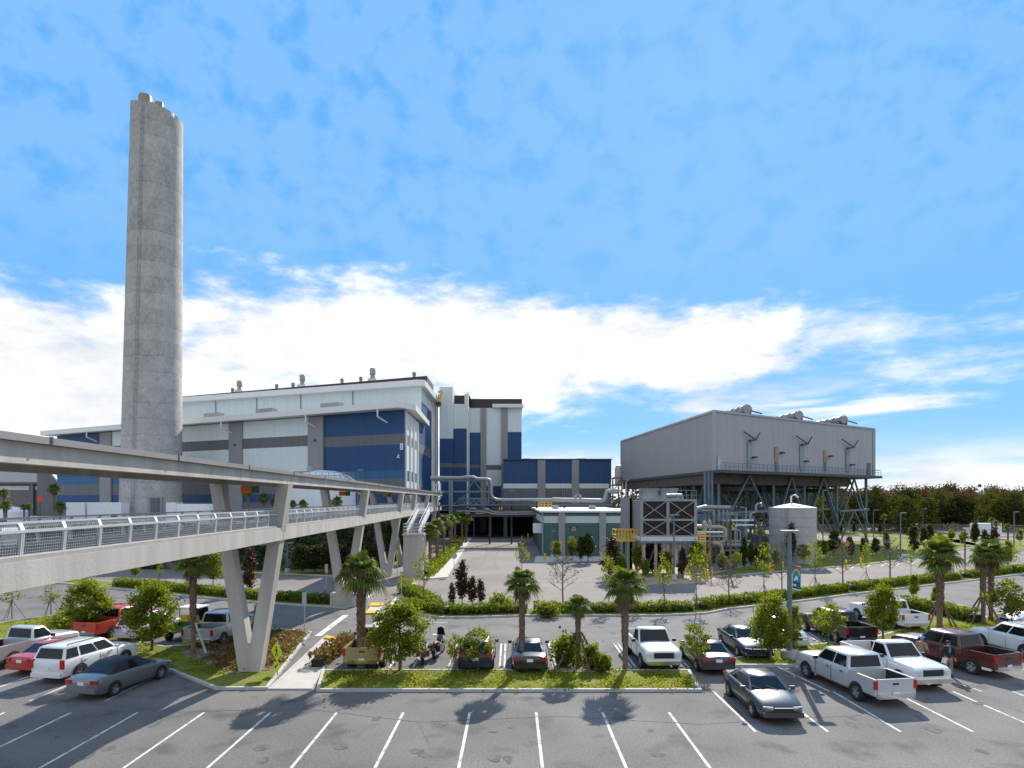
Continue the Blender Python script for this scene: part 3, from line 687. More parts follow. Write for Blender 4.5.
def cradle():
    Y = 160.0; c = (PX(440, Y), Y); z0, z1 = PZ(406, Y), PZ(392, Y)
    t = thing('work_cradle', 'yellow work cradle hanging high on the white corner of the boiler house', 'work cradle', (c[0], c[1], z0))
    b = MB(); 
    b.cbox((c[0] - .3, Y - .5, z0 + .45), (1.2, 1.2, .9)); b.build('basket', M['dsteel'], t)
    a = MB()
    a.beam((c[0] - .3, Y - .5, z0 + .9), (c[0] + .5, Y - .3, z1), .7, .5); a.beam((c[0] - .7, Y - .5, z0 + .9), (c[0] - .2, Y - .4, z1 - .6), .3, .3); a.beam((c[0] + .5, Y - .3, z1), (c[0] - .4, Y + .5, z1 + .1), .45, .45)
    a.build('boom', M['yellow'], t)
cradle()

def service_block():
    Y = 160.0
    t = thing('service_block', 'low dark blue block with grey pilasters between boiler house and condenser', 'industrial building', (PX(557, Y), Y, 0))
    x = lambda px: PX(px, Y); z = lambda py: PZ(py, Y); zd = 6.9
    w = MB(); bands = [(zd, z(488.3), 3), (z(488.3), z(483.6), 0), (z(483.6), z(460), 1)]
    for z0, z1, mi in bands:
        w.mi(mi); w.face((x(503.3), Y, z0), (x(611.3), Y, z0), (x(611.3), Y, z1), (x(503.3), Y, z1)); w.face((x(611.3), Y, z0), (x(611.3), 190, z0), (x(611.3), 190, z1), (x(611.3), Y, z1)); w.face((x(503.3), 171.9, z0), (x(503.3), Y, z0), (x(503.3), Y, z1), (x(503.3), 171.9, z1))
    w.mi(0).face((x(503.3), Y, z(460)), (x(611.3), Y, z(460)), (x(611.3), 190, z(460)), (x(503.3), 190, z(460)))
    w.mi(3).face((x(540), Y, 0), (x(611.3), Y, 0), (x(611.3), Y, zd), (x(540), Y, zd)).face((x(611.3), Y, 0), (x(611.3), 190, 0), (x(611.3), 190, zd), (x(611.3), Y, zd))
    w.face((x(611.3), 190, 0), (x(503.3), 190, 0), (x(503.3), 190, z(460)), (x(611.3), 190, z(460)))
    w.build('wall', WM, t)
    for a, b in ((537.6, 545.4), (571.6, 578.9)): MB().box(x(a), x(b), Y - .4, Y - .01, zd, z(460)).build('pilaster', M['pgrey'], t)
    MB().box(x(503), x(611.8), Y - .5, 190, z(460) + .02, z(459.2) + .1).build('parapet_cap', M['dsteel'], t)
    for a, b in ((523.5, 531.7), (579.5, 588.5)): MB().box(x(a), x(b), 166, 172, z(459), z(456.8)).build('roof_unit', M['galv'], t)
    sg = MB().box(x(509.5), x(514.5), Y - .12, Y - .02, z(492.3), z(489.8)).build('wall_sign', M['pgrey'], t)
    MB().box(x(510.3), x(513.7), Y - .16, Y - .121, z(491.6), z(490.5)).build('sign_mark', M['dgrey'], sg)
    for px in (562.6, 564.6): MB().tube([(x(px), Y - .2, zd), (x(px), Y - .2, z(490))], .15, 6).build('downpipe', M['galv'], t)
service_block()

def underpass():
    t = thing('underpass', 'dark covered truck passage under the boiler house at the end of the drive', 'underpass', (2, 150, 0))
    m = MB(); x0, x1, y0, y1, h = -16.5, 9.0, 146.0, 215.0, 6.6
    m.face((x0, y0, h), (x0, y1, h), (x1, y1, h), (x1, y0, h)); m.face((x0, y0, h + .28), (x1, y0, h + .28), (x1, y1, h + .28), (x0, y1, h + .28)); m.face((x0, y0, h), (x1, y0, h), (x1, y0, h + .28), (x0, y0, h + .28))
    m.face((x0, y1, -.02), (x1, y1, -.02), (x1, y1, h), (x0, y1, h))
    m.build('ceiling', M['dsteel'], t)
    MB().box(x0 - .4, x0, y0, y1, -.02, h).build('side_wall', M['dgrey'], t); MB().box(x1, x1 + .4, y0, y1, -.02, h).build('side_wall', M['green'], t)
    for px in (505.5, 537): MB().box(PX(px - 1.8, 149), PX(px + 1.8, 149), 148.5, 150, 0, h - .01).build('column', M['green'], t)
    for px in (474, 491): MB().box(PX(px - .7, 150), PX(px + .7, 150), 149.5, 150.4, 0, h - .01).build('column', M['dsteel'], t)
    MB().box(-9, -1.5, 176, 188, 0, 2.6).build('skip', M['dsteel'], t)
underpass()

def green_building():
    Y = 99.5; x = lambda px: PX(px, Y); z = lambda py: PZ(py, Y); x0 = x(542.2); x1 = x(641); y1 = 141.0
    t = thing('switchgear_building', 'single-storey dark green building with pale band and flat white roof beside the drive', 'building', (12, Y, 0))
    w = MB(); zt = z(512.3)
    for z0, z1, mi in ((0, z(523), 5), (z(523), z(516), 6), (z(516), zt, 5)):
        w.mi(mi); w.face((x0, Y, z0), (x1, Y, z0), (x1, Y, z1), (x0, Y, z1)); w.face((x0, y1, z0), (x0, Y, z0), (x0, Y, z1), (x0, y1, z1)); w.face((x1, Y, z0), (x1, y1, z0), (x1, y1, z1), (x1, Y, z1)); w.face((x1, y1, z0), (x0, y1, z0), (x0, y1, z1), (x1, y1, z1))
    w.build('wall', WM, t)
    MB().box(x0 - .45, x1 + .3, Y - .45, y1 + .3, zt, zt + .32).build('roof', M['fascia'], t)
    for a, b in ((558.5, 565), (599.2, 605.8)): MB().box(x(a), x(b), Y - .25, Y - .01, 0, zt).build('pilaster', M['pgrey'], t)
    sg = MB().box(x(571.4), x(576.2), Y - .1, Y - .01, z(531), z(526.6)).build('wall_sign', M['pgrey'], t)
    for px in (571.2, 576.4): MB().cbox((x(px), Y - .14, z(527.2)), (.2, .26, .22)).build('sign_lamp', M['black'], sg)
    MB().box(x(572.6), x(575), Y - .13, Y - .101, z(529.4), z(527.9)).build('sign_mark', M['red'], sg)
    d = MB().box(x(549.5), x(553.2), Y - .06, Y + .05, 0, 2.3).build('door', M['dgrey'], t); MB().cbox((x(552.6), Y - .1, 1.1), (.08, .1, .2)).build('handle', M['galv'], d)
    MB().tube([(x(542.6), Y - .2, 0), (x(542.6), Y - .2, zt)], .12, 6).build('downpipe', M['galv'], t)
    for px, yy in ((555.8, 112), (593, 106)):
        MB().box(PX(px - 2.8, yy), PX(px + 2.8, yy), yy, yy + 2, zt + .3, zt + .95).build('roof_unit', M['galv'], t)
    MB().box(x0 - 1.3, x0, 101, 104, 3.6, 5.0).build('wall_unit', M['whitep'], t)
    fc = MB()
    for px in (538.5, 541, 544.5, 548.5, 551.5): fc.tube([(PX(px, 118), 118, zt + .3), (PX(px, 118), 118, zt + 1.5)], .06, 5)
    for dz in (.7, 1.1, 1.5): fc.tube([(PX(538.5, 118), 118, zt + dz), (PX(551.5, 118), 118, zt + dz)], .06, 5)
    fc.build('roof_guard', M['yellow'], t)
green_building()

def far_left_buildings():
    t = thing('storage_shed', 'long grey shed with pitched grey roof at the far left edge behind the bridge', 'shed', (-150, 172, 0))
    w = MB(); x0, x1, y0, y1, ze = -230, -126.5, 172, 204, PZ(484, 172)
    w.box(x0, x1, y0, y1, 0, ze); w.build('wall', mat('shed_brown_grey', (0.17, 0.15, 0.145), 0.8), t)
    r = MB(); zr = PZ(469.5, 188); roof_slab(r, [(x0, y0 - 1.5, ze + .5), (x1 + 1, y0 - 1.5, ze + .5), (x1 - 6, 188, zr), (x0, 188, zr)], .5); roof_slab(r, [(x0, 188.02, zr), (x1 - 6, 188.02, zr), (x1 + 1, y1 + 1, ze + .5), (x0, y1 + 1, ze + .5)], .5)
    r.face((x1 + .9, y0 - 1.4, ze), (x1 + .9, y1 + .9, ze), (x1 - 6.05, 188, zr - .3))
    r.build('roof', mat('shed_grey_roof', (0.13, 0.13, 0.135), .8), t)
    MB().box(x0, x1, y0 - .1, y0 - .01, PZ(490, 172), PZ(486, 172)).build('pale_band', M['roofw'], t)
    MB().box(PX(29.5, 171.5), PX(34, 171.5), 171.2, 171.8, 0, ze).build('pilaster', M['dgrey'], t)
    t = thing('curved_annex', 'dark grey annex with curved white-edged roof between the grey shed and the blue hall', 'building', (-118, 168, 0))
    a = MB(); xa, xb = PX(37, 168), PX(60, 168)
    n = 10; top = [(xa + (xb - xa) * i / n, PZ(466.5 + 17 * (i / n) ** 2, 168)) for i in range(n + 1)]
    a.face((xa, 168, 0), (xb, 168, 0), *[(x, 168, z) for x, z in top[::-1]])
    for (xa_, za), (xb_, zb) in zip(top[:-1], top[1:]): a.face((xa_, 168, za), (xb_, 168, zb), (xb_, 190, zb), (xa_, 190, za))
    a.face((xa, 190, 0), (xa, 168, 0), (xa, 168, top[0][1]), (xa, 190, top[0][1]))
    a.build('wall', M['dgrey'], t)
    e = MB(); 
    for p, q in zip(top[4:-1], top[5:]): e.beam((p[0], 167.8, p[1] + .1), (q[0], 167.8, q[1] + .1), .4, .35)
    e.build('roof_edge', M['fascia'], t)
far_left_buildings()

def trailers():
    Y = 118.0
    def tr(px0, px1, label, lid):
        x0, x1 = PX(px0, Y), PX(px1, Y); t = thing('storage_container', label, 'container', ((x0 + x1) / 2, Y, TZ), group='white containers behind the bridge')
        b = MB(); b.box(x0, x1, Y, Y + 2.6, TZ + .15, PZ(502.5, Y)); b.build('box_body', M['whitep'], t)
        r = MB()
        for k in range(int((x1 - x0) / .55)): r.box(x0 + .2 + k * .55, x0 + .34 + k * .55, Y - .06, Y - .005, TZ + .3, PZ(503.2, Y))
        r.build('corrugation', M['whitep'], t)
        MB().box(x0 + .1, x1 - .1, Y + .1, Y + 2.5, TZ, TZ + .14).build('base_frame', M['dsteel'], t)
        if lid: MB().box(x1 - 1.8, x1 - .7, Y - .09, Y - .01, TZ + .9, TZ + 1.5).build('vent_panel', M['dsteel'], t)
    tr(66, 84.6, 'shorter white corrugated container left of the dark gap behind the bridge', False)
    tr(87.2, 121, 'long white corrugated container against the left side of the smokestack', True)
    tr(166, 176, 'white container half hidden behind the right side of the smokestack base', False)
    x0, x1 = PX(176.5, 112), PX(214, 112)
    m = MB(); n = 14; rr = (x1 - x0)
    prof = [(x0, TZ), (x1, TZ)] + [(x1 - rr * .35 * (1 - math.cos(a)), TZ + (PZ(504, 112) - TZ) * math.sin(a)) for a in np.linspace(0.15, math.pi / 2, n)] + [(x0, PZ(504, 112))]
    m.face(*[(x, 112, z) for x, z in prof]); m.face(*[(x, 116, z) for x, z in prof[::-1]])
    for i in range(len(prof)): a, b = prof[i], prof[(i + 1) % len(prof)]; m.face((a[0], 112, a[1]), (a[0], 116, a[1]), (b[0], 116, b[1]), (b[0], 112, b[1]))
    solo(m, 'site_cabin', M['whitep'], 'white round-shouldered cabin just right of the smokestack behind the bridge rail', 'cabin', ((x0 + x1) / 2, 114, TZ))
    m = MB().lathe([(2.6, TZ), (2.6, TZ + 2.0), (1.7, TZ + 2.7), (0.2, TZ + 2.9)], 24, (PX(12, 125), 125, 0)); solo(m, 'water_tank', M['whitep'], 'low white domed tank at the far left edge beyond the bridge', 'tank', (PX(12, 125), 125, TZ), smooth=40)
    x = PX(40, 120); t = thing('site_sign', 'round red sign on a thin post in front of the grey shed', 'sign', (x, 120, TZ)); MB().tube([(x, 120, TZ), (x, 120, PZ(500, 120))], .07, 6).build('post', M['dsteel'], t); MB().lathe([(.55, 0), (.55, .05)], 16, (x, 119.88, PZ(499, 120)), 'y').build('disc', M['red'], t)
trailers()

def white_tank():
    Y = 106.0; x = PX(322.5, Y); r = 5.35; zt = PZ(480, Y)
    t = thing('storage_tank', 'white domed storage tank with stair rail beside the blue hall above the bridge roof', 'tank', (x, Y, TZ))
    MB().lathe([(r, TZ), (r, zt), (r * .75, zt + .9), (r * .4, zt + 1.45), (.1, zt + 1.6)], 40, (x, Y, 0)).build('shell', M['white'], t, 30)
    rl = MB()
    for k in range(18):
        a = -math.pi * k / 17; p = (x + r * .98 * math.cos(a), Y + r * .98 * math.sin(a)); rl.tube([(*p, zt), (*p, zt + 1.1)], .05, 5)
    for dz in (.6, 1.1): rl.tube([(x + r * .98 * math.cos(-math.pi * k / 20), Y + r * .98 * math.sin(-math.pi * k / 20), zt + dz) for k in range(21)], .05, 5)
    rl.build('guard_rail', M['galv'], t)
    st = MB()
    for s in (0, .9):
        st.tube([(x + r - 1.2, Y - r * .75 - s, zt + 1.1), (x + r + 2.6, Y - r * .75 - s, zt - 1.7)], .06, 5); st.beam((x + r - 1.2, Y - r * .75 - s, zt), (x + r + 2.6, Y - r * .75 - s, zt - 2.8), .08, .25)
    st.build('stair', M['galv'], t)
    MB().lathe([(.5, zt + .2), (.5, zt + 1.4), (.3, zt + 1.75), (.05, zt + 1.8)], 14, (x - 1.4, Y - 2, .4)).build('vent', M['galv'], t, 40)
white_tank()

# ------------------------------------------------------------------ pedestrian bridge
BDX = -0.028
def bx(Y, off=0.0): return -13.3 + (Y - 32.7) * BDX + off
BY0, BY1 = 6.0, 131.0
VY = [12.6, 32.7, 53.2, 74.0, 86.0, 103.0, 120.0]
def bridge():
    t = thing('pedestrian_bridge', 'long covered concrete footbridge on V-shaped legs running from the left edge to the plant', 'bridge', (bx(BY0), BY0, 0))
    def along(mb, o0, o1, z0, z1, ya=BY0, yb=BY1):
        a0, a1, b0, b1 = bx(ya, o0), bx(ya, o1), bx(yb, o0), bx(yb, o1)
        mb.raw([(a0, ya, z0), (a1, ya, z0), (b0, yb, z0), (b1, yb, z0), (a0, ya, z1), (a1, ya, z1), (b0, yb, z1), (b1, yb, z1)], [(0, 2, 3, 1), (4, 5, 7, 6), (0, 1, 5, 4), (2, 6, 7, 3), (0, 4, 6, 2), (1, 3, 7, 5)])
    JY = [BY0] + VY + [BY1]
    for o0, o1 in ((1.15, 1.62), (-1.62, -1.15)):
        for ya, yb in zip(JY[:-1], JY[1:]):
            m = MB(); along(m, o0, o1, 6.76, 7.40, ya + .012, yb - .012); m.build('deck_beam', M['concrete'], t)
    m = MB(); along(m, -1.14, 1.14, 7.05, 7.30); along(m, 1.10, 1.55, 7.405, 7.50); along(m, -1.55, -1.10, 7.405, 7.50); m.build('deck', M['deck'], t)
    for o0, o1 in ((1.42, 1.78), (-1.78, -1.42)):
        for ya, yb in zip(JY[:-1], JY[1:]):
            m = MB(); along(m, o0, o1, 9.62, 10.10, ya + .01, yb - .01); m.build('roof_beam', M['concrete'], t)
    m = MB(); along(m, -1.95, 1.95, 10.105, 10.27); along(m, -1.41, 1.41, 9.95, 10.1)
    m.build('roof', M['roofcap'], t)
    s = MB()
    for Y in np.arange(BY0 + 3, BY1, 6.1): s.cbox((bx(Y, 1.955), Y, 10.19), (.03, .06, .2))
    s.build('roof_joint', M['dsteel'], t)
    for Y in VY[:]:
        v = MB(); cx = bx(Y); zc = 1.55; hy = .33
        def leg(s_):
            # splayed leg with a slightly narrower top
            pts = [(cx + s_ * .52, -.02), (cx + s_ * 2.0, 9.62), (cx + s_ * 1.42, 9.62), (cx + s_ * .06, zc), (cx, zc), (cx, -.02)]
            p = pts if s_ > 0 else pts[::-1]
            v.face(*[(x, Y - hy, z) for x, z in p]); v.face(*[(x, Y + hy, z) for x, z in p[::-1]])
            for i in range(len(p)):
                if {i, (i + 1) % len(p)} == {4, 5} or {i, (i + 1) % len(p)} == {0, 1} and s_ < 0: continue
                a, b = p[i], p[(i + 1) % len(p)]; v.face((a[0], Y - hy, a[1]), (a[0], Y + hy, a[1]), (b[0], Y + hy, b[1]), (b[0], Y - hy, b[1]))
        leg(1); leg(-1)
        if abs(Y - 53.2) < 1: v.box(cx - 1.1, cx + 1.1, Y - .55, Y + .55, -.02, 1.1)
        v.build('support_leg', M['concrete'], t)
        MB().box(cx - 1.41, cx + 1.41, Y - .22, Y + .22, 9.62, 9.94).build('crossbeam', M['concrete'], t)
        MB().box(cx - 1.14, cx + 1.14, Y - .3, Y + .3, 6.5, 7.04).build('crossbeam', M['concrete'], t)
    # wire mesh balustrade panels
    def panel():
        m = MB(); L = 1.48; h = .82; lean = -.03
        def pt(u, v): return (lean * max(0, (v - .62)) / .26 if v > .62 else 0.06 * (v / .62), u, v)
        for u in (0.03, L - .03): m.beam(pt(u, 0), pt(u, .62), .06, .05); m.beam(pt(u, .62), pt(u, h), .06, .05)
        for v, w in ((0.05, .05), (.62, .075), (h, .06)): m.beam(pt(0, v), pt(L, v), w, w * .9)
        m.mi(1)
        for k in range(1, 19): u = k * L / 19; m.beam(pt(u, .05), pt(u, .62), .006, .006); m.beam(pt(u, .62), pt(u, h), .006, .006)
        for k in range(1, 11): v = .05 + k * .075; m.beam(pt(.05, v), pt(L - .05, v), .007, .007)
        return m
    pm_ = panel().mesh('railing_panel', [M['rail'], mat('railing_wire', (0.48, 0.485, 0.49), .6, .1)]); full = []
    Ys = np.arange(BY0, BY1 - 2, 1.48); rest = MB()
    for sgn in (1, -1):
        for i, Y in enumerate(Ys):
            if Y < 76:
                o = bpy.data.objects.new('railing_panel', pm_); COL.objects.link(o); o.parent = t
                o.location = Vector((bx(Y, 1.36 * sgn), Y, 7.45)) - t.location; o.rotation_euler = (0, 0, -BDX); o.scale = (sgn, 1, 1)
            else:
                for z, w in ((7.5, .05), (8.07, .075), (8.33, .06)): rest.beam((bx(Y, 1.36 * sgn), Y, z), (bx(Y + 1.48, 1.36 * sgn), Y + 1.48, z), w, w)
                rest.beam((bx(Y, 1.36 * sgn), Y, 7.45), (bx(Y, 1.3 * sgn), Y, 8.33), .06, .05)
                for k in range(1, 10): rest.beam((bx(Y, 1.36 * sgn), Y + k * .148, 7.5), (bx(Y, 1.34 * sgn), Y + k * .148, 8.3), .03, .02)
                for k in range(1, 6): rest.beam((bx(Y, 1.36 * sgn), Y, 7.5 + k * .13), (bx(Y + 1.48, 1.36 * sgn), Y + 1.48, 7.5 + k * .13), .02, .02)
    tag(rest.build('railing', M['rail'], t), kind='stuff')
    for px, h in ((196, .5), (265, .5), (308, .45)):
        Y = 13.2 * 640 / (512 - px); MB().tube([(bx(Y, -1.2), Y, 10.27), (bx(Y, -1.2), Y, 10.27 + h)], .02, 5).build('air_terminal', M['galv'], t)
bridge()
for i, Y in enumerate(VY[1:5]):
    x = bx(Y); y = Y - .34
    lab = ['first', 'second', 'third', 'fourth'][i]
    t = thing('hanging_sign', 'orange and green sign under the bridge roof at the %s V support' % lab, 'sign', (x, y, 9.2), group='orange and green signs under the bridge roof')
    MB().box(x - .42, x + .12, y, y + .05, 9.15, 9.5).build('orange_board', M['orange'], t); MB().box(x + .125, x + .5, y, y + .05, 9.15, 9.5).build('green_board', M['dgreen'], t)
    g = MB()
    for k in (-.3, .36): g.tube([(x + k, y + .025, 9.5), (x + k, y + .2, 9.66)], .012, 5)
    g.build('hanger', M['galv'], t)

def stair_tower():
    x0, x1 = G(403.5, 578)[0], G(424.5, 578)[0]; Y = 72.2; x0, x1 = PX(403.3, Y), PX(423.3, Y); zt = PZ(535.5, Y)
    t = thing('stair_tower', 'pale concrete stair tower with white stair climbing to the bridge', 'stair tower', ((x0 + x1) / 2, Y, 0))
    MB().box(x0, x1, Y, Y + 4.5, -.02, zt).build('shaft', M['concrete'], t)
    MB().box(x0 - .12, x1 + .12, Y - .12, Y + 4.6, zt + .01, zt + .18).build('landing', M['walk'], t)
    p = MB()
    for z in (.25, .6, .95, 1.3): p.tube([(x0, Y - .05, zt + z), (x1, Y - .05, zt + z)], .03, 5); p.tube([(x1, Y, zt + z), (x1, Y + 4.4, zt + z)], .03, 5); p.tube([(x0, Y, zt + z), (x0, Y + 4.4, zt + z)], .03, 5)
    for k in range(13): x = x0 + (x1 - x0) * k / 12; p.tube([(x, Y - .05, zt + .15), (x, Y - .05, zt + 1.3)], .02, 5)
    p.build('guard_rail', M['rail'], t)
    s = MB(); za, zb = zt + .3, 7.35; xs = (x0 + .35, x1 - .55)
    for x in xs: s.beam((x, Y + .6, za), (x + .25, Y + 7.5, zb), .16, .55); s.tube([(x, Y + .6, za + 1.1), (x + .25, Y + 7.5, zb + 1.1)], .035, 5); s.tube([(x, Y + .6, za + .6), (x + .25, Y + 7.5, zb + .6)], .03, 5)
    s.build('stair_stringer', M['whitep'], t)
    tr = MB()
    for k in range(16): u = k / 15; tr.box(xs[0] + .1, xs[1], Y + .7 + 6.6 * u, Y + 1.05 + 6.6 * u, za + (zb - za) * u, za + (zb - za) * u + .06)
    tr.build('tread', M['galv'], t)
    MB().box(xs[0], PX(418, Y + 8), Y + 7.6, Y + 9, 7.1, 7.4).build('upper_landing', M['whitep'], t)
stair_tower()

# ------------------------------------------------------------------ pipe rack across the drive
def pipe_rack():
    Y = 124.0; x = lambda px: PX(px, Y); z = lambda py: PZ(py, Y)
    t = thing('pipe_rack', 'dark steel pipe bridge with trusses and silver pipes crossing the drive', 'pipe rack', (x(520), Y, 0))
    def truss(xa, xb, za, zb, y, n):
        m = MB(); m.beam((xa, y, za), (xb, y, za), .22, .28); m.beam((xa, y, zb), (xb, y, zb), .22, .28)
        for k in range(n):
            u0 = xa + (xb - xa) * k / n; u1 = xa + (xb - xa) * (k + 1) / n; um = (u0 + u1) / 2
            m.beam((u0, y, za), (um, y, zb), .11, .11); m.beam((um, y, zb), (u1, y, za), .11, .11)
        m.build('truss', M['steel'], t)
    truss(x(458), x(612), z(505), z(498.5), Y, 26); truss(x(458), x(612), z(505), z(498.5), Y + 4, 26)
    for yy in (Y - .2, Y + 4): MB().beam((x(430), yy, z(515.5)), (x(560), yy, z(515.5)), .3, .5).build('girder', M['dsteel'], t)
    MB().box(x(435), x(612), Y + .2, Y + 3.9, z(506) - .1, z(505.5)).build('walkway', M['dsteel'], t)
    MB().beam((x(451), Y - .4, 0), (x(451), Y - .4, z(479)), .75, .75).build('column', M['steel'], t)
    for px in (433, 489, 511.5, 537.5, 566, 592): MB().beam((x(px), Y + 4.2, 0), (x(px), Y + 4.2, z(498 if px > 490 else 479)), .35, .35).build('column', M['dsteel'], t)
    f = MB()
    for py in (480, 491.5): f.beam((x(432), Y - .3, z(py)), (x(490), Y - .3, z(py)), .28, .3); f.beam((x(432), Y + 4, z(py)), (x(490), Y + 4, z(py)), .28, .3)
    f.beam((x(466), Y - .3, z(491)), (x(474), Y - .3, z(481)), .14, .14); f.beam((x(474), Y - .3, z(481)), (x(482), Y - .3, z(491)), .14, .14); f.beam((x(488.5), Y - .3, z(505)), (x(488.5), Y - .3, z(480)), .25, .25); f.beam((x(453), Y - .3, z(505)), (x(470), Y - .3, z(491.5)), .16, .16)
    f.build('upper_frame', M['steel'], t)
    def pipe(pts, r, m='pipe', nm='pipe'): MB().tube(pts, r, 12).build(nm, M[m], t, 50)
    P_ = lambda px, py, y=Y - .9: (x(px), y, z(py))
    pipe([P_(431, 477.8), P_(462, 478), P_(466, 477.2), P_(474, 477.2), P_(477, 479), P_(487, 479.2), P_(490.2, 480.3), P_(491.4, 484), P_(491.4, 494), P_(493, 498), P_(496.5, 499.6), P_(503, 500.2), P_(552, 499.8)], .30)
    pipe([P_(552, 499.8), P_(600, 500.8)], .42); 
    pipe([P_(575, 500.5), P_(575, 496.5), P_(577.5, 493.2), P_(580, 496.5), P_(580, 500.5)], .30)
    pipe([P_(600, 501), P_(604, 499.8), P_(605.5, 495), P_(606, 491.5), P_(609, 491.2), P_(617, 491.6)], .45)
    for k, py in enumerate((511.3, 513.3)):
        pipe([P_(457, py, Y - .6), P_(470, py, Y - .6), P_(470, py - 3 + k, Y - .6), P_(476, py - 3 + k, Y - .6), P_(476, py, Y - .6), P_(484, py, Y - .6), P_(484, py - 2.4 + k, Y - .6), P_(488, py - 2 + k, Y - .6), P_(493, py + .6, Y - .6), P_(500, py + 1.0, Y - .6), P_(535, py + .8, Y - .6)], .16)
    pipe([P_(533, 510.5, Y + 3), P_(440, 510, Y + 3)], .22, 'galv')
    c = MB()
    for a, b in ((439, 445), (439, 445)): pass
    for k in range(4): c.beam((x(434.5 + k * 2.2), Y - .8, z(499)), (x(434.5 + k * 2.2), Y - .8, z(483)), .12, .12)
    for py in (485, 490, 495, 498.5): c.beam((x(434), Y - .8, z(py)), (x(441.6), Y - .8, z(py)), .12, .14)
    c.build('access_cage', M['whitep'], t)
    y_ = MB()
    for px in (499.5, 501.8): y_.beam((x(px), Y - .1, z(510)), (x(px), Y - .1, z(506.5)), .2, .2)
    y_.build('marker', M['yellow'], t)
    # tower of pipework at the right end
    q = MB(); X0 = PX(612, 128); X1 = PX(621, 128)
    for xx in (X0, X1):
        for yy in (127, 131): q.beam((xx, yy, 0), (xx, yy, PZ(478, 128)), .25, .25)
    for py in (478, 485, 492, 500, 508): q.beam((X0, 127, PZ(py, 128)), (X1, 127, PZ(py, 128)), .2, .25); q.beam((X0, 131, PZ(py, 128)), (X1, 131, PZ(py, 128)), .2, .25)
    q.beam((X0, 127, PZ(492, 128)), (X1, 127, PZ(478, 128)), .14, .14); q.beam((X0, 127, PZ(508, 128)), (X1, 127, PZ(492, 128)), .14, .14)
    q.build('service_tower', M['dsteel'], t)
    MB().lathe([(.75, 0), (.75, 3.4), (.5, 4.1), (.1, 4.3)], 16, (PX(618.5, 129), 129, PZ(486, 128))).build('silencer', M['galv'], t, 40)
    yl = MB()
    for py in (488, 490, 492): yl.beam((X0, 126.8, PZ(py, 128)), (X1, 126.8, PZ(py, 128)), .1, .12)
    yl.build('guard_rail', M['yellow'], t)
pipe_rack()

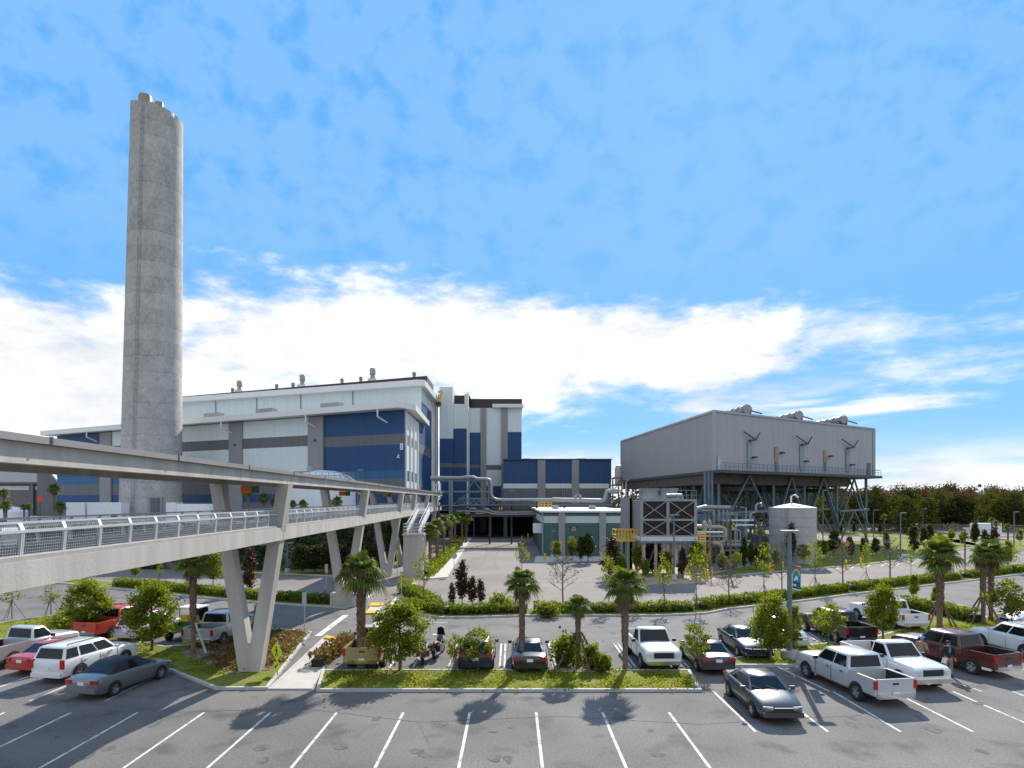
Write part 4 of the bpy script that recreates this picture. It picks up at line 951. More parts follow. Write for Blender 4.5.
# ------------------------------------------------------------------ cooling tower
def cooling_tower():
    Y = 73.0; x = lambda px: PX(px, Y); z = lambda py: PZ(py, Y); x0, x1 = x(641.5), x(696.5); yb = 82.5
    t = thing('cooling_tower', 'grey cooling tower with dark X-braced louvre panels standing on legs', 'cooling tower', ((x0 + x1) / 2, Y, 0))
    MB().box(x0 + .05, x1 - .05, Y + .35, yb, z(542), z(500.5)).build('casing', M['galv'], t)
    for i, (a, b) in enumerate(((642.5, 666.5), (669.2, 694.5))):
        for (c, d) in ((501.2, 518.6), (521, 535.8)):
            l = MB(); l.box(x(a), x(b), Y + .2, Y + .34, z(d), z(c)); p = l.build('louvre_panel', M['louver'], t)
            s = MB()
            for k in range(9): zz = z(d) + (z(c) - z(d)) * (k + .5) / 9; s.cbox(((x(a) + x(b)) / 2, Y + .16, zz), (x(b) - x(a), .1, .025))
            s.build('louvre_blade', M['louver'], p)
            br = MB(); br.beam((x(a), Y + .06, z(d)), (x(b), Y + .06, z(c)), .13, .10); br.beam((x(a), Y + .02, z(c)), (x(b), Y + .02, z(d)), .13, .08); br.build('cross_brace', M['galv'], t)
    f = MB()
    for px in (641.7, 667.9, 695.6): f.box(x(px) - .16, x(px) + .16, Y - .05, Y + .3, z(541), z(499.5))
    for py in (500.3, 519.8, 536.4): f.box(x0, x1, Y - .08, Y + .19, z(py) - .12, z(py) + .12)
    f.build('frame', M['galv'], t)
    MB().box(x0 - .1, x1 + .1, Y - .12, yb + .1, z(541), z(536.8)).build('basin', M['roofw'], t)
    MB().box(x0 - .15, x1 + .15, Y - .2, yb, z(543.2), z(541.1)).build('base_frame', M['steel'], t)
    lg = MB()
    for px in (644, 656, 668, 680, 694):
        for yy in (Y + .2, Y + 4.5, yb - .3): MB().beam((x(px), yy, 0), (x(px), yy, z(543.2)), .32, .32).build('leg', M['tanpipe'], t)
    lg.beam((x(680), Y + .2, z(545)), (x(693), Y + .2, .3), .16, .16); lg.beam((x(656), Y + .2, z(545)), (x(645), Y + .2, .3), .16, .16)
    lg.build('leg_brace', M['dsteel'], t)
    for px, yy in ((655, 76), (674, 76)):
        MB().lathe([(1.35, z(500) + .1), (1.2, z(500) + .5), (1.15, z(500) + 1.0), (1.3, z(500) + 1.4)], 24, (x(px), yy, 0), cap=False).build('fan_stack', M['pipe'], t, 40)
    hr = MB()
    for k in range(12): xx = x0 + (x1 - x0) * k / 11; hr.tube([(xx, Y, z(500)), (xx, Y, z(500) + 1.1)], .025, 5)
    for dz in (.55, 1.1): hr.tube([(x0, Y, z(500) + dz), (x1, Y, z(500) + dz)], .025, 5)
    for k in range(8): yy = Y + (yb - Y) * k / 7; hr.tube([(x0, yy, z(500)), (x0, yy, z(500) + 1.1)], .025, 5)
    for dz in (.55, 1.1): hr.tube([(x0, Y, z(500) + dz), (x0, yb, z(500) + dz)], .025, 5)
    hr.build('guard_rail', M['galv'], t)
    e = MB(); e.tube([(x(654), Y + .6, z(499)), (x(660), Y + .6, z(499)), (x(660), Y + .6, z(495.5))], .22, 10); e.tube([(x(668), Y + .6, z(495.8)), (x(683), Y + .6, z(495.8)), (x(683), Y + .6, z(499))], .25, 10)
    e.build('header_pipe', M['pipe'], t, 50)
    # pale side enclosure on the left
    x2 = PX(628.5, 80); 
    MB().box(x2, x0 - .2, 78.5, 86, -.02, PZ(497.5, 79)).build('side_enclosure', M['galv'], t)
    rb = MB()
    for k in range(7): xx = x2 + .1 + k * (x0 - .5 - x2) / 6; rb.box(xx, xx + .1, 78.4, 78.49, .2, PZ(498, 79))
    rb.build('enclosure_rib', M['pipe'], t)
    MB().tube([(PX(626, 78), 78, 0), (PX(626, 78), 78, PZ(482, 78)), (PX(627, 78), 77.6, PZ(480, 78))], .09, 6).build('lamp_mast', M['galv'], t)
    # yellow access platform
    pl = MB(); zp = PZ(540, 76); px0, px1 = PX(614.5, 76), PX(636, 76)
    pl.box(px0, px1, 75, 77.5, zp - .12, zp); pl.build('platform', M['yellow'], t)
    gr = MB()
    for k in range(8):
        xx = px0 + (px1 - px0) * k / 7
        for yy in (75, 77.5): gr.tube([(xx, yy, zp), (xx, yy, zp + 1.25)], .045, 5)
    for dz in (.25, .65, 1.25):
        for yy in (75, 77.5): gr.tube([(px0, yy, zp + dz), (px1, yy, zp + dz)], .045, 5)
        gr.tube([(px0, 75, zp + dz), (px0, 77.5, zp + dz)], .045, 5)
    gr.build('guard_rail', M['yellow'], t)
    lg2 = MB(); lg2.beam((PX(624, 76), 76, 0), (PX(624, 76), 76, zp - .12), .25, .25); lg2.build('platform_post', M['dsteel'], t)
    y2 = MB(); zz0, zz1 = PZ(541, 74), PZ(531.5, 74)
    for px in (695.5, 700, 705.5): y2.beam((PX(px, 74), 74, zz0 - 3.2), (PX(px, 74), 74, zz1), .1, .1)
    for dz in (0, .25, .5, .75, 1): y2.beam((PX(695.5, 74), 74, zz0 + (zz1 - zz0) * dz), (PX(705.5, 74), 74, zz0 + (zz1 - zz0) * dz), .08, .1)
    y2.build('ladder_cage', M['yellow'], t)
cooling_tower()

# ------------------------------------------------------------------ pipework right of the cooling tower
def yard_pipes():
    Y = 82.0; x = lambda px: PX(px, Y); z = lambda py: PZ(py, Y)
    t = thing('yard_pipework', 'tan and silver looping pipes between the cooling tower and the tank', 'pipework', (x(735), Y, 0))
    def pp(pts, r, m, dy=0): MB().tube([(x(a), Y + dy, z(b)) for a, b in pts], r, 10).build('pipe', M[m], t, 50)
    pp([(695, 526.5), (720, 527), (723.5, 528.2), (725.3, 531), (725.3, 538.5), (723.5, 541.6), (720, 543), (711, 543)], .25, 'tanpipe')
    pp([(711, 542.5), (716, 543), (719, 545.5), (720, 549), (720, 569)], .26, 'tanpipe', -.8)
    pp([(697, 532), (722, 532)], .14, 'whitep', -.4); pp([(697, 536), (724, 536.3)], .12, 'pipe', -.5)
    pp([(704, 532), (704, 568)], .30, 'galv', .3); pp([(710, 530), (710, 560)], .12, 'yellow', .1)
    for px in (723.5, 729, 733.5, 738): pp([(px - 2, 508.5), (px - .4, 508.8), (px, 511), (px, 545)], .13, 'galv', 4)
    pp([(697, 509.5), (707, 509.2), (714, 507.5), (741, 508)], .3, 'galv', 4)
    pp([(719, 524.5), (719, 521.8), (768, 521.6)], .12, 'whitep', 5); pp([(740, 527), (768, 526.6)], .12, 'whitep', 5)
    pp([(729, 530.6), (745, 530.8), (748.5, 532), (748.8, 545)], .12, 'galv', 3)
    pp([(765, 521.6), (765, 515), (768, 513.4), (771, 512.6), (771, 506), (773, 503.4), (776, 503.4), (777, 507)], .15, 'pipe', 5)
    pp([(700, 545), (768, 544.5)], .22, 'galv', 6); pp([(710, 548), (768, 548)], .3, 'pipe', 5)
    f = MB()
    for px in (701, 716, 731, 746, 760): f.beam((x(px), Y + 6, 0), (x(px), Y + 6, z(516)), .2, .2); f.beam((x(px), Y + 9, 0), (x(px), Y + 9, z(516)), .2, .2)
    for py in (516, 530, 546): f.beam((x(700), Y + 6, z(py)), (x(766), Y + 6, z(py)), .18, .22)
    f.build('pipe_frame', M['steel'], t)
    r5 = random.Random(5)
    for k in range(16):
        px = r5.uniform(699, 768); top = r5.uniform(505, 530); dy = r5.uniform(2, 9); e_ = px + r5.choice((-1, 1)) * r5.uniform(3, 10)
        pp([(e_, top), (px, top + .3), (px, r5.uniform(545, 560))], r5.uniform(.07, .16), r5.choice(('galv', 'galv', 'steel', 'pipe', 'dsteel')), dy)
    for k in range(10):
        a = r5.uniform(698, 735); py = r5.uniform(508, 556); dy = r5.uniform(2, 9); pp([(a, py), (a + r5.uniform(15, 34), py + r5.uniform(-.3, .3))], r5.uniform(.07, .18), r5.choice(('galv', 'steel', 'dsteel', 'pipe')), dy)
    for k in range(4):
        px = 703 + 15 * k; MB().box(x(px), x(px + 6), Y + 7, Y + 9, .0, z(548 - 4 * (k % 2))).build('cabinet', M['dsteel'] if k % 2 else M['steel'], t)
    v = MB(); v.box(x(739.5), x(744), Y + 2.8, Y + 3.2, z(531), z(527)); v.build('valve_box', M['whitep'], t)
    for px, py, r, m in ((704.5, 523, .35, 'pipe'), (709.8, 522, .25, 'pipe')): MB().lathe([(r, 0), (r, 1.0), (r * .5, 1.25)], 12, (x(px), Y, z(py) - 1.0)).build('valve', M[m], t, 40)
    pump = MB(); pump.lathe([(.5, 0), (.5, 1.2)], 14, (x(721), Y - 2, .8), 'x'); pump.box(x(720), x(726), Y - 2.5, Y - 1.5, 0, .3); pump.build('pump', M['bluep'], t, 40)
    MB().lathe([(.1, -.35), (.45, -.2), (.45, .2), (.1, .35)], 14, (x(725), Y - 2.4, 1.05), 'y').build('valve_wheel', M['yellow'], t)
    MB().box(x(712), x(770), Y + 9.5, Y + 10, 0, z(527)).build('screen_wall', M['dsteel'], t)
yard_pipes()

# ------------------------------------------------------------------ storage tank (right)
def right_tank():
    x, y = PX(792.5, 90), 90.0; r = 22.7 * 87 / 640; zt = PZ(508.5, 87)
    t = thing('storage_tank', 'grey riveted plate tank with low conical roof in front of the condenser legs', 'tank', (x, y, 0))
    MB().lathe([(r, -.02), (r, zt)], 56, (x, y, 0), cap=False).build('shell', M['tank'], t, 40)
    MB().lathe([(r + .06, zt), (r + .06, zt + .1), (r * .5, zt + .42), (.15, zt + .7)], 56, (x, y, 0)).build('roof', M['roofw'], t, 25)
    s = MB()
    for k in range(1, 6): s.lathe([(r + .005, zt * k / 6 - .03), (r + .03, zt * k / 6 - .03), (r + .03, zt * k / 6 + .03), (r + .005, zt * k / 6 + .03)], 56, (x, y, 0), cap=False)
    s.build('plate_seam', M['galv'], t)
    l = MB(); a = R(-128); lx, ly = x + (r + .2) * math.cos(a), y + (r + .2) * math.sin(a)
    for sg in (-.22, .22): l.tube([(lx + sg, ly, 0), (lx + sg, ly, zt + 1)], .03, 5)
    for z in np.arange(.3, zt + 1, .35): l.tube([(lx - .22, ly, z), (lx + .22, ly, z)], .02, 5)
    l.build('ladder', M['galv'], t)
    MB().lathe([(.35, 0), (.35, .6)], 14, (x - 1.6, y - r - .25, 1.0), 'y').build('manhole', M['galv'], t, 40)
    MB().tube([(x - .2, y, zt + .8), (x - .2, y, zt + 1.7), (x + .3, y - .2, zt + 1.9), (x + .7, y - .3, zt + 1.5)], .12, 8).build('vent', M['whitep'], t, 50)
right_tank()

# ------------------------------------------------------------------ air cooled condenser
def condenser():
    Yc = .165 * 640; C = Vector((PX(714, Yc), Yc)); Rr = Vector((PX(873.5, .2069 * 640), .2069 * 640)); L = Vector((PX(621.5, .25 * 640), .25 * 640))
    Bk = L + (Rr - C)
    zt, zb = PZ(411, Yc), PZ(470.5, Yc)
    t = thing('air_cooled_condenser', 'huge grey windowless condenser box raised on a forest of blue-grey steel legs', 'condenser', (C.x, C.y, 0))
    w = MB()
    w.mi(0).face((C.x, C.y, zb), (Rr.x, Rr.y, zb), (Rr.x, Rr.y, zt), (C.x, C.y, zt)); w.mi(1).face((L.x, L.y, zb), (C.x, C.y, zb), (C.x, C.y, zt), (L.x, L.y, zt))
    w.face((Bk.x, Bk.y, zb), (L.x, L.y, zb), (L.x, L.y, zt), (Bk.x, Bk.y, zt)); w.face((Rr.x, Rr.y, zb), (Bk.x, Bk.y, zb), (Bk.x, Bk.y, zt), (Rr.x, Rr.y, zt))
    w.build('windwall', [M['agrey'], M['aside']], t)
    tr = MB()
    for p in (C, Rr, L): tr.beam((p.x, p.y - .05, zb), (p.x, p.y - .05, zt + .1), .5, .5)
    tr.beam((C.x, C.y, zt), (Rr.x, Rr.y, zt), .35, .35); tr.beam((C.x, C.y, zt), (L.x, L.y, zt), .35, .35)
    tr.build('corner_trim', M['agrey'], t)
    # fan deck below
    d1 = (Rr - C).normalized(); d2 = (L - C).normalized()
    dk = MB(); f = lambda a, b: C + (Rr - C) * a + (L - C) * b
    for a0, a1, z0, z1, n0 in ((-.01, .985, zb - .5, zb - .02, -.06),):
        q = [f(a0, n0), f(a1, n0), f(a1, 1.0), f(a0, 1.0)]; dk.prism([tuple(p) for p in q], z0, z1)
    dk.build('fan_deck', M['dsteel'], t)
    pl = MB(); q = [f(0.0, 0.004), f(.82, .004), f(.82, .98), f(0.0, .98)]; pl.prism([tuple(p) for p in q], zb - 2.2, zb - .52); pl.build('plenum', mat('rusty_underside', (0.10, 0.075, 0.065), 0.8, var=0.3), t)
    for i in range(3):
        for j in range(5):
            p = f(.16 + .3 * i, .1 + .2 * j); MB().lathe([(4.2, zb - 3.3), (4.0, zb - 2.9), (4.0, zb - 2.62)], 28, (p.x, p.y, 0)).build('fan_ring', M['dsteel'], t, 40)
    # gallery rail along the front
    g = MB()
    for k in range(46):
        p = f(k / 45 * .985 - .005, -.055); g.tube([(p.x, p.y, zb), (p.x, p.y, zb + 1.15)], .04, 5)
    for dz in (.6, 1.15): a, b = f(-.005, -.055), f(.98, -.055); g.tube([(a.x, a.y, zb + dz), (b.x, b.y, zb + dz)], .04, 5)
    p = f(.98, -.055); q = f(.98, .02); g.tube([(p.x, p.y, zb + 1.15), (q.x, q.y, zb + 1.15)], .04, 5)
    g.build('gallery_rail', M['steel'], t)
    # legs: columns and V braces in a grid
    nu, nv = 5, 6
    for i in range(nu):
        for j in range(nv):
            a = (0.03, .33, .52, .74, .955)[i]; b = .01 + .96 * j / (nv - 1); p = f(a, b)
            lg = MB(); lg.beam((p.x, p.y, -.02), (p.x, p.y, zb - .5), .4, .4); lg.build('column', M['steel'], t)
    def br(a0, b0, z0, a1, b1, z1, w_=.26): 
        p, q = f(a0, b0), f(a1, b1); m = MB(); m.beam((p.x, p.y, z0), (q.x, q.y, z1), w_, w_); m.build('brace', M['steel'], t)
    cols = (0.03, .33, .52, .74, .955)
    fr = -.004
    for j, b in enumerate((fr, .01 + .96 / 5, .01 + 2 * .96 / 5, .01 + 3 * .96 / 5, .01 + 4 * .96 / 5, .97)):
        for k in range(4):
            mid = (cols[k] + cols[k + 1]) / 2
            br(cols[k], b, 3.5, mid, b, zb - .6); br(cols[k + 1], b, 3.5, mid, b, zb - .6)
            if k in (0, 3): br(cols[k], b, 6.6, cols[k + 1], b, 6.9, .38)
            if k in (0, 3): br(mid, b, 6.7, cols[k], b, .2, .26); br(mid, b, 6.7, cols[k + 1], b, .2, .26)
    for a in (.03, .33, .52, .74, .955):
        for j in range(5):
            b0, b1 = .01 + .96 * j / 5, .01 + .96 * (j + 1) / 5; m_ = (b0 + b1) / 2; br(a, b0, 4.0, a, m_, zb - .6); br(a, b1, 4.0, a, m_, zb - .6)
    for b in (.10, .29, .48, .68, .87):
        for k in range(4):
            br(cols[k], b, 2.0, cols[k + 1], b, zb - 1.0, .16); br(cols[k + 1], b, 2.0, cols[k], b, zb - 1.0, .16)
    for k in range(4):
        mid = (cols[k] + cols[k + 1]) / 2; q_ = f(mid, .25); m_ = MB(); m_.beam((q_.x, q_.y, -.02), (q_.x, q_.y, zb - .5), .3, .3); m_.build('column', M['steel'], t)
    # doors and stair brackets on the front
    dq = math.atan2(d1.y, d1.x); nf = Vector((d1.y, -d1.x)); nf = nf if nf.y < 0 else -nf
    def at_front(px, py, off=.1):
        u = line_t(tuple(C), tuple(Rr), px); p = C.lerp(Rr, u) + nf * off; return p.x, p.y, PZ(py, C.lerp(Rr, u).y)
    for px, y0, y1 in ((749, 441, 467), (801, 445, 470), (847, 448.5, 472)):
        x, y, z1 = at_front(px, y0, .14); z0 = at_front(px, y1)[2]
        dr = MB().cbox((x, y, (z0 + z1) / 2), (1.15, .16, z1 - z0), dq).build('service_duct', mat('pale_steel', (0.24, 0.29, 0.32), .5), t)
        ar = MB(); xa, ya, za = at_front(px + 4, y0 - 1, .6); xb, yb_, zb_ = at_front(px - 8, y0 - 9, .6); xc, yc, zc = at_front(px + 8, y0 - 8, .6); 
        ar.beam((xa, ya, za), (xb, yb_, zb_), .16, .16); ar.beam((xa, ya, za), (xc, yc, zc), .16, .16); xd, yd, zd = at_front(px - 2, y0, .5); ar.beam((xd, yd, zd), (xa, ya, za), .4, .3); ar.build('davit', M['dsteel'], dr)
        xl, yl, zl = at_front(px + 3, y0 + 16.5, .5); MB().cbox((xl, yl, zl), (.7, .8, .3), dq).build('lamp', M['dsteel'], dr)
    for px, y0, y1 in ((776, 447, 462), (824.8, 450.3, 462)):
        x, y, z1 = at_front(px, y0, .12); z0 = at_front(px, y1)[2]
        p = MB().cbox((x, y, (z0 + z1) / 2), (.95, .14, z1 - z0), dq).build('rust_panel', mat('rusty_panel', (0.36, 0.25, 0.17), 0.8, var=0.3, scale=1.5), t); 
        x, y, z1 = at_front(px, y1 + .3, .12); z0 = at_front(px, 471)[2]; MB().cbox((x, y, (z0 + z1) / 2), (.7, .12, z1 - z0), dq).build('panel_post', M['steel'], p)
        xl, yl, zl = at_front(px + 4, y0 + 6, .5); MB().cbox((xl, yl, zl), (.6, .7, .3), dq).build('lamp', M['dsteel'], p)
    x, y, z1 = at_front(719, 456, .1); MB().cbox((x, y, (z1 + zb) / 2), (1.0, .1, z1 - zb - .05), dq).build('door', mat('pale_blue_door', (0.40, 0.50, 0.54), 0.5), t)
    x, y, z1 = at_front(868.5, 463, .1); MB().cbox((x, y, (z1 + zb) / 2), (1.3, .1, z1 - zb - .05), dq).build('door', M['dgrey'], t)
    # steam ducts on the roof
    for px, py in ((751, 408), (803, 414), (848, 418.5)):
        u = line_t(tuple(C), tuple(Rr), px); p = C.lerp(Rr, u); z = PZ(py, p.y) - .05; e = p + (L - C).normalized() * 15
        s = p + (L - C).normalized() * 1.2; r = .8
        du = MB().tube([(s.x, s.y, z), (e.x, e.y, z)], [r, r], 20).build('steam_duct', M['pipe'], t, 40)
        for k in range(6): q = s.lerp(e, k / 6 + .02); MB().lathe([(r + .01, 0), (r + .12, .02), (r + .12, .3), (r + .01, .32)], 20, (q.x, q.y, z), 'y', cap=False).build('duct_band', M['galv'], du)
        for k in range(5): q = s.lerp(e, k / 5 + .03); MB().cbox((q.x, q.y, (zt + z) / 2 - .2), (1.5, .5, max(.3, z - zt + .2))).build('saddle', M['dsteel'], du)
        sp = MB(); sp.beam((s.x + .6, s.y - .2, z - .3), (s.x + 2.3, s.y - .6, z - .9), .2, .2); sp.build('drain_spout', M['dsteel'], du)
    # corner stair pipes
    v = MB()
    for px in (705, 708.5, 712): xx = PX(px, 104); v.tube([(xx, 104, .0), (xx, 104, zb - .3)], .22, 8)
    v.build('riser_pipe', M['steel'], t)
    for k in range(5):
        lx = PX(700 - 4 * k, 108 + 4 * k); MB().tube([(lx, 108 + 4 * k, 5.5), (lx + 4, 108 + 4 * k, 5.8)], .5, 10).build('condensate_pipe', M['steel'], t, 50)
condenser()

# ------------------------------------------------------------------ trees and plants
def crown(n_cl, n_leaf, rx, rz, cz, clump, size, m, seed_shell=0.45, squash=0.8, name='crown', fill=1.0):
    C = []
    for k in range(n_cl):
        d = rng.normal(size=3); d /= np.linalg.norm(d); r = rng.uniform(seed_shell, 1.0) ** 0.6 * (1.16 if k % 5 == 0 else 1.0)
        taper = 1.0 if d[2] < 0 else 1 - 0.35 * d[2]
        c = np.array([d[0] * rx * r * taper, d[1] * rx * r * taper, cz + d[2] * rz * r])
        k_ = rng.uniform(0.55, 1.25)
        C.append(c + rng.normal(size=(int(n_leaf * k_), 3)) * clump * k_ * np.array([1, 1, squash]) * 0.5)
    return quads_mesh(name, leaf_quads(np.concatenate(C), size), m)
def limbs(h, r, cz, rx, rz, n, m='bark', lean=0.0):
    b = MB(); b.tube([(0, 0, -.05), (lean * .3, 0.02, h * .35), (lean, -.03, h * .7), (lean * 1.1, 0, h * .95)], [r * 1.25, r, r * .7, r * .25], 8)
    for k in range(n):
        a = 2.4 * k + rnd.uniform(-.4, .4); z0 = h * rnd.uniform(.32, .75); L = rx * rnd.uniform(.6, .95)
        z1 = z0 + L * rnd.uniform(.5, 1.1); u = lean * z0 / h
        b.tube([(u, 0, z0), (u + math.cos(a) * L * .45, math.sin(a) * L * .45, z0 + (z1 - z0) * .4), (u + math.cos(a) * L, math.sin(a) * L, z1)], [r * .45, r * .3, r * .1], 5, cap=False)
    return b
def tree_proto(name, h, rx, rz, cz, ncl, nl, clump, size, m, r=.09, nb=9, trunkm='bark', squash=.8, shell=.45):
    """height 1 = the whole tree; scaled when placed"""
    root = bpy.data.objects.new(name, None)
    t = bpy.data.objects.new('trunk', limbs(h, r, cz, rx, rz, nb, trunkm).mesh('trunk', M[trunkm], smooth=50)); t.parent = root
    c = bpy.data.objects.new('crown', crown(ncl, nl, rx, rz, cz, clump, size, M[m], shell, squash)); c.parent = root
    return root
def place(proto, name, px, py, top, label, cat='tree', group=None, w=None, rz=None, H=1.0, Y=None, z0=0.0):
    """stand a tree with its foot at (px, py) of the photograph and its tip at picture row top"""
    if Y is None: x, y = G(px, py)
    else: x, y = PX(px, Y), Y
    hh = PZ(top, y) - z0; s = hh / H
    r = proto.copy(); r.name = name; COL.objects.link(r); r.location = (x, y, z0); r.rotation_euler = (0, 0, rnd.uniform(0, 6.28) if rz is None else rz)
    sw = s * (w or 1.0); r.scale = (sw, sw, s); tag(r, label, cat, group)
    for ch in proto.children:
        c = ch.copy(); COL.objects.link(c); c.parent = r
        for g in ch.children:
            k = g.copy(); COL.objects.link(k); k.parent = c
    return r
BUSHY = [tree_proto('bushy_tree', 3.6, 1.25, 1.72, 2.45, 95, 85, .44, .115, 'leaf', .07, shell=.35) for _ in range(3)]
OPEN = [tree_proto('open_tree', 3.2, 1.3, 1.2, 2.7, 42, 40, .42, .15, 'leafy', .05, 12, shell=.55) for _ in range(2)]
SPARSE = [tree_proto('sparse_tree', 3.9, .85, 1.2, 2.9, 30, 15, .30, .13, 'leafy', .04, 14, 'thinbark', shell=.3) for _ in range(3)]
MAGN = [tree_proto('magnolia_tree', 3.6, .55, 1.65, 2.2, 60, 26, .34, .19, 'leafb', .05, 8, shell=.3) for _ in range(2)]
DARKT = [tree_proto('evergreen_tree', 3.7, .62, 1.6, 2.35, 80, 45, .36, .16, 'leafd', .06, 8, shell=.3) for _ in range(2)]
LGREEN = [tree_proto('leafy_tree', 3.5, .75, 1.45, 2.5, 60, 40, .38, .15, 'leaf', .05, 8, shell=.35) for _ in range(2)]
def bare_proto():
    root = bpy.data.objects.new('bare_tree', None); b = MB(); b.tube([(0, 0, -.05), (.03, .02, 1.6), (0, 0, 3.0), (.03, 0, 3.9)], [.06, .05, .03, .01], 6)
    def rec(p, d, L, r, n):
        q = p + d * L; b.tube([p, p + d * L * .5 + Vector((0, 0, .02)), q], [r, r * .8, r * .45], 4, cap=False)
        if n: 
            for k in range(3 if n > 1 else 3):
                dd = (d + Vector((rnd.uniform(-.7, .7), rnd.uniform(-.7, .7), rnd.uniform(-.1, .6)))).normalized(); rec(p.lerp(q, rnd.uniform(.4, 1)), dd, L * rnd.uniform(.5, .75), r * .55, n - 1)
    for k in range(15):
        a = 2.4 * k; z = 1.0 + 2.6 * k / 15; rec(Vector((0, 0, z)), Vector((math.cos(a), math.sin(a), .75)).normalized(), 1.0 - .45 * k / 15, .022, 2)
    t = bpy.data.objects.new('trunk', b.mesh('trunk', M['thinbark'])); t.parent = root
    c = bpy.data.objects.new('crown', crown(40, 7, .9, 1.2, 2.7, .4, .085, M['twig'], .3)); c.parent = root
    return root
BARE = [bare_proto() for _ in range(2)]
H_ = {'b': 4.2, 'o': 3.9, 's': 4.1, 'm': 3.95, 'd': 4.05, 'l': 4.05, 'x': 3.95}
PR = {'b': BUSHY, 'o': OPEN, 's': SPARSE, 'm': MAGN, 'd': DARKT, 'l': LGREEN, 'x': BARE}
NM = {'b': 'bushy_tree', 'o': 'young_tree', 's': 'young_tree', 'm': 'magnolia_tree', 'd': 'evergreen_tree', 'l': 'leafy_tree', 'x': 'bare_tree'}
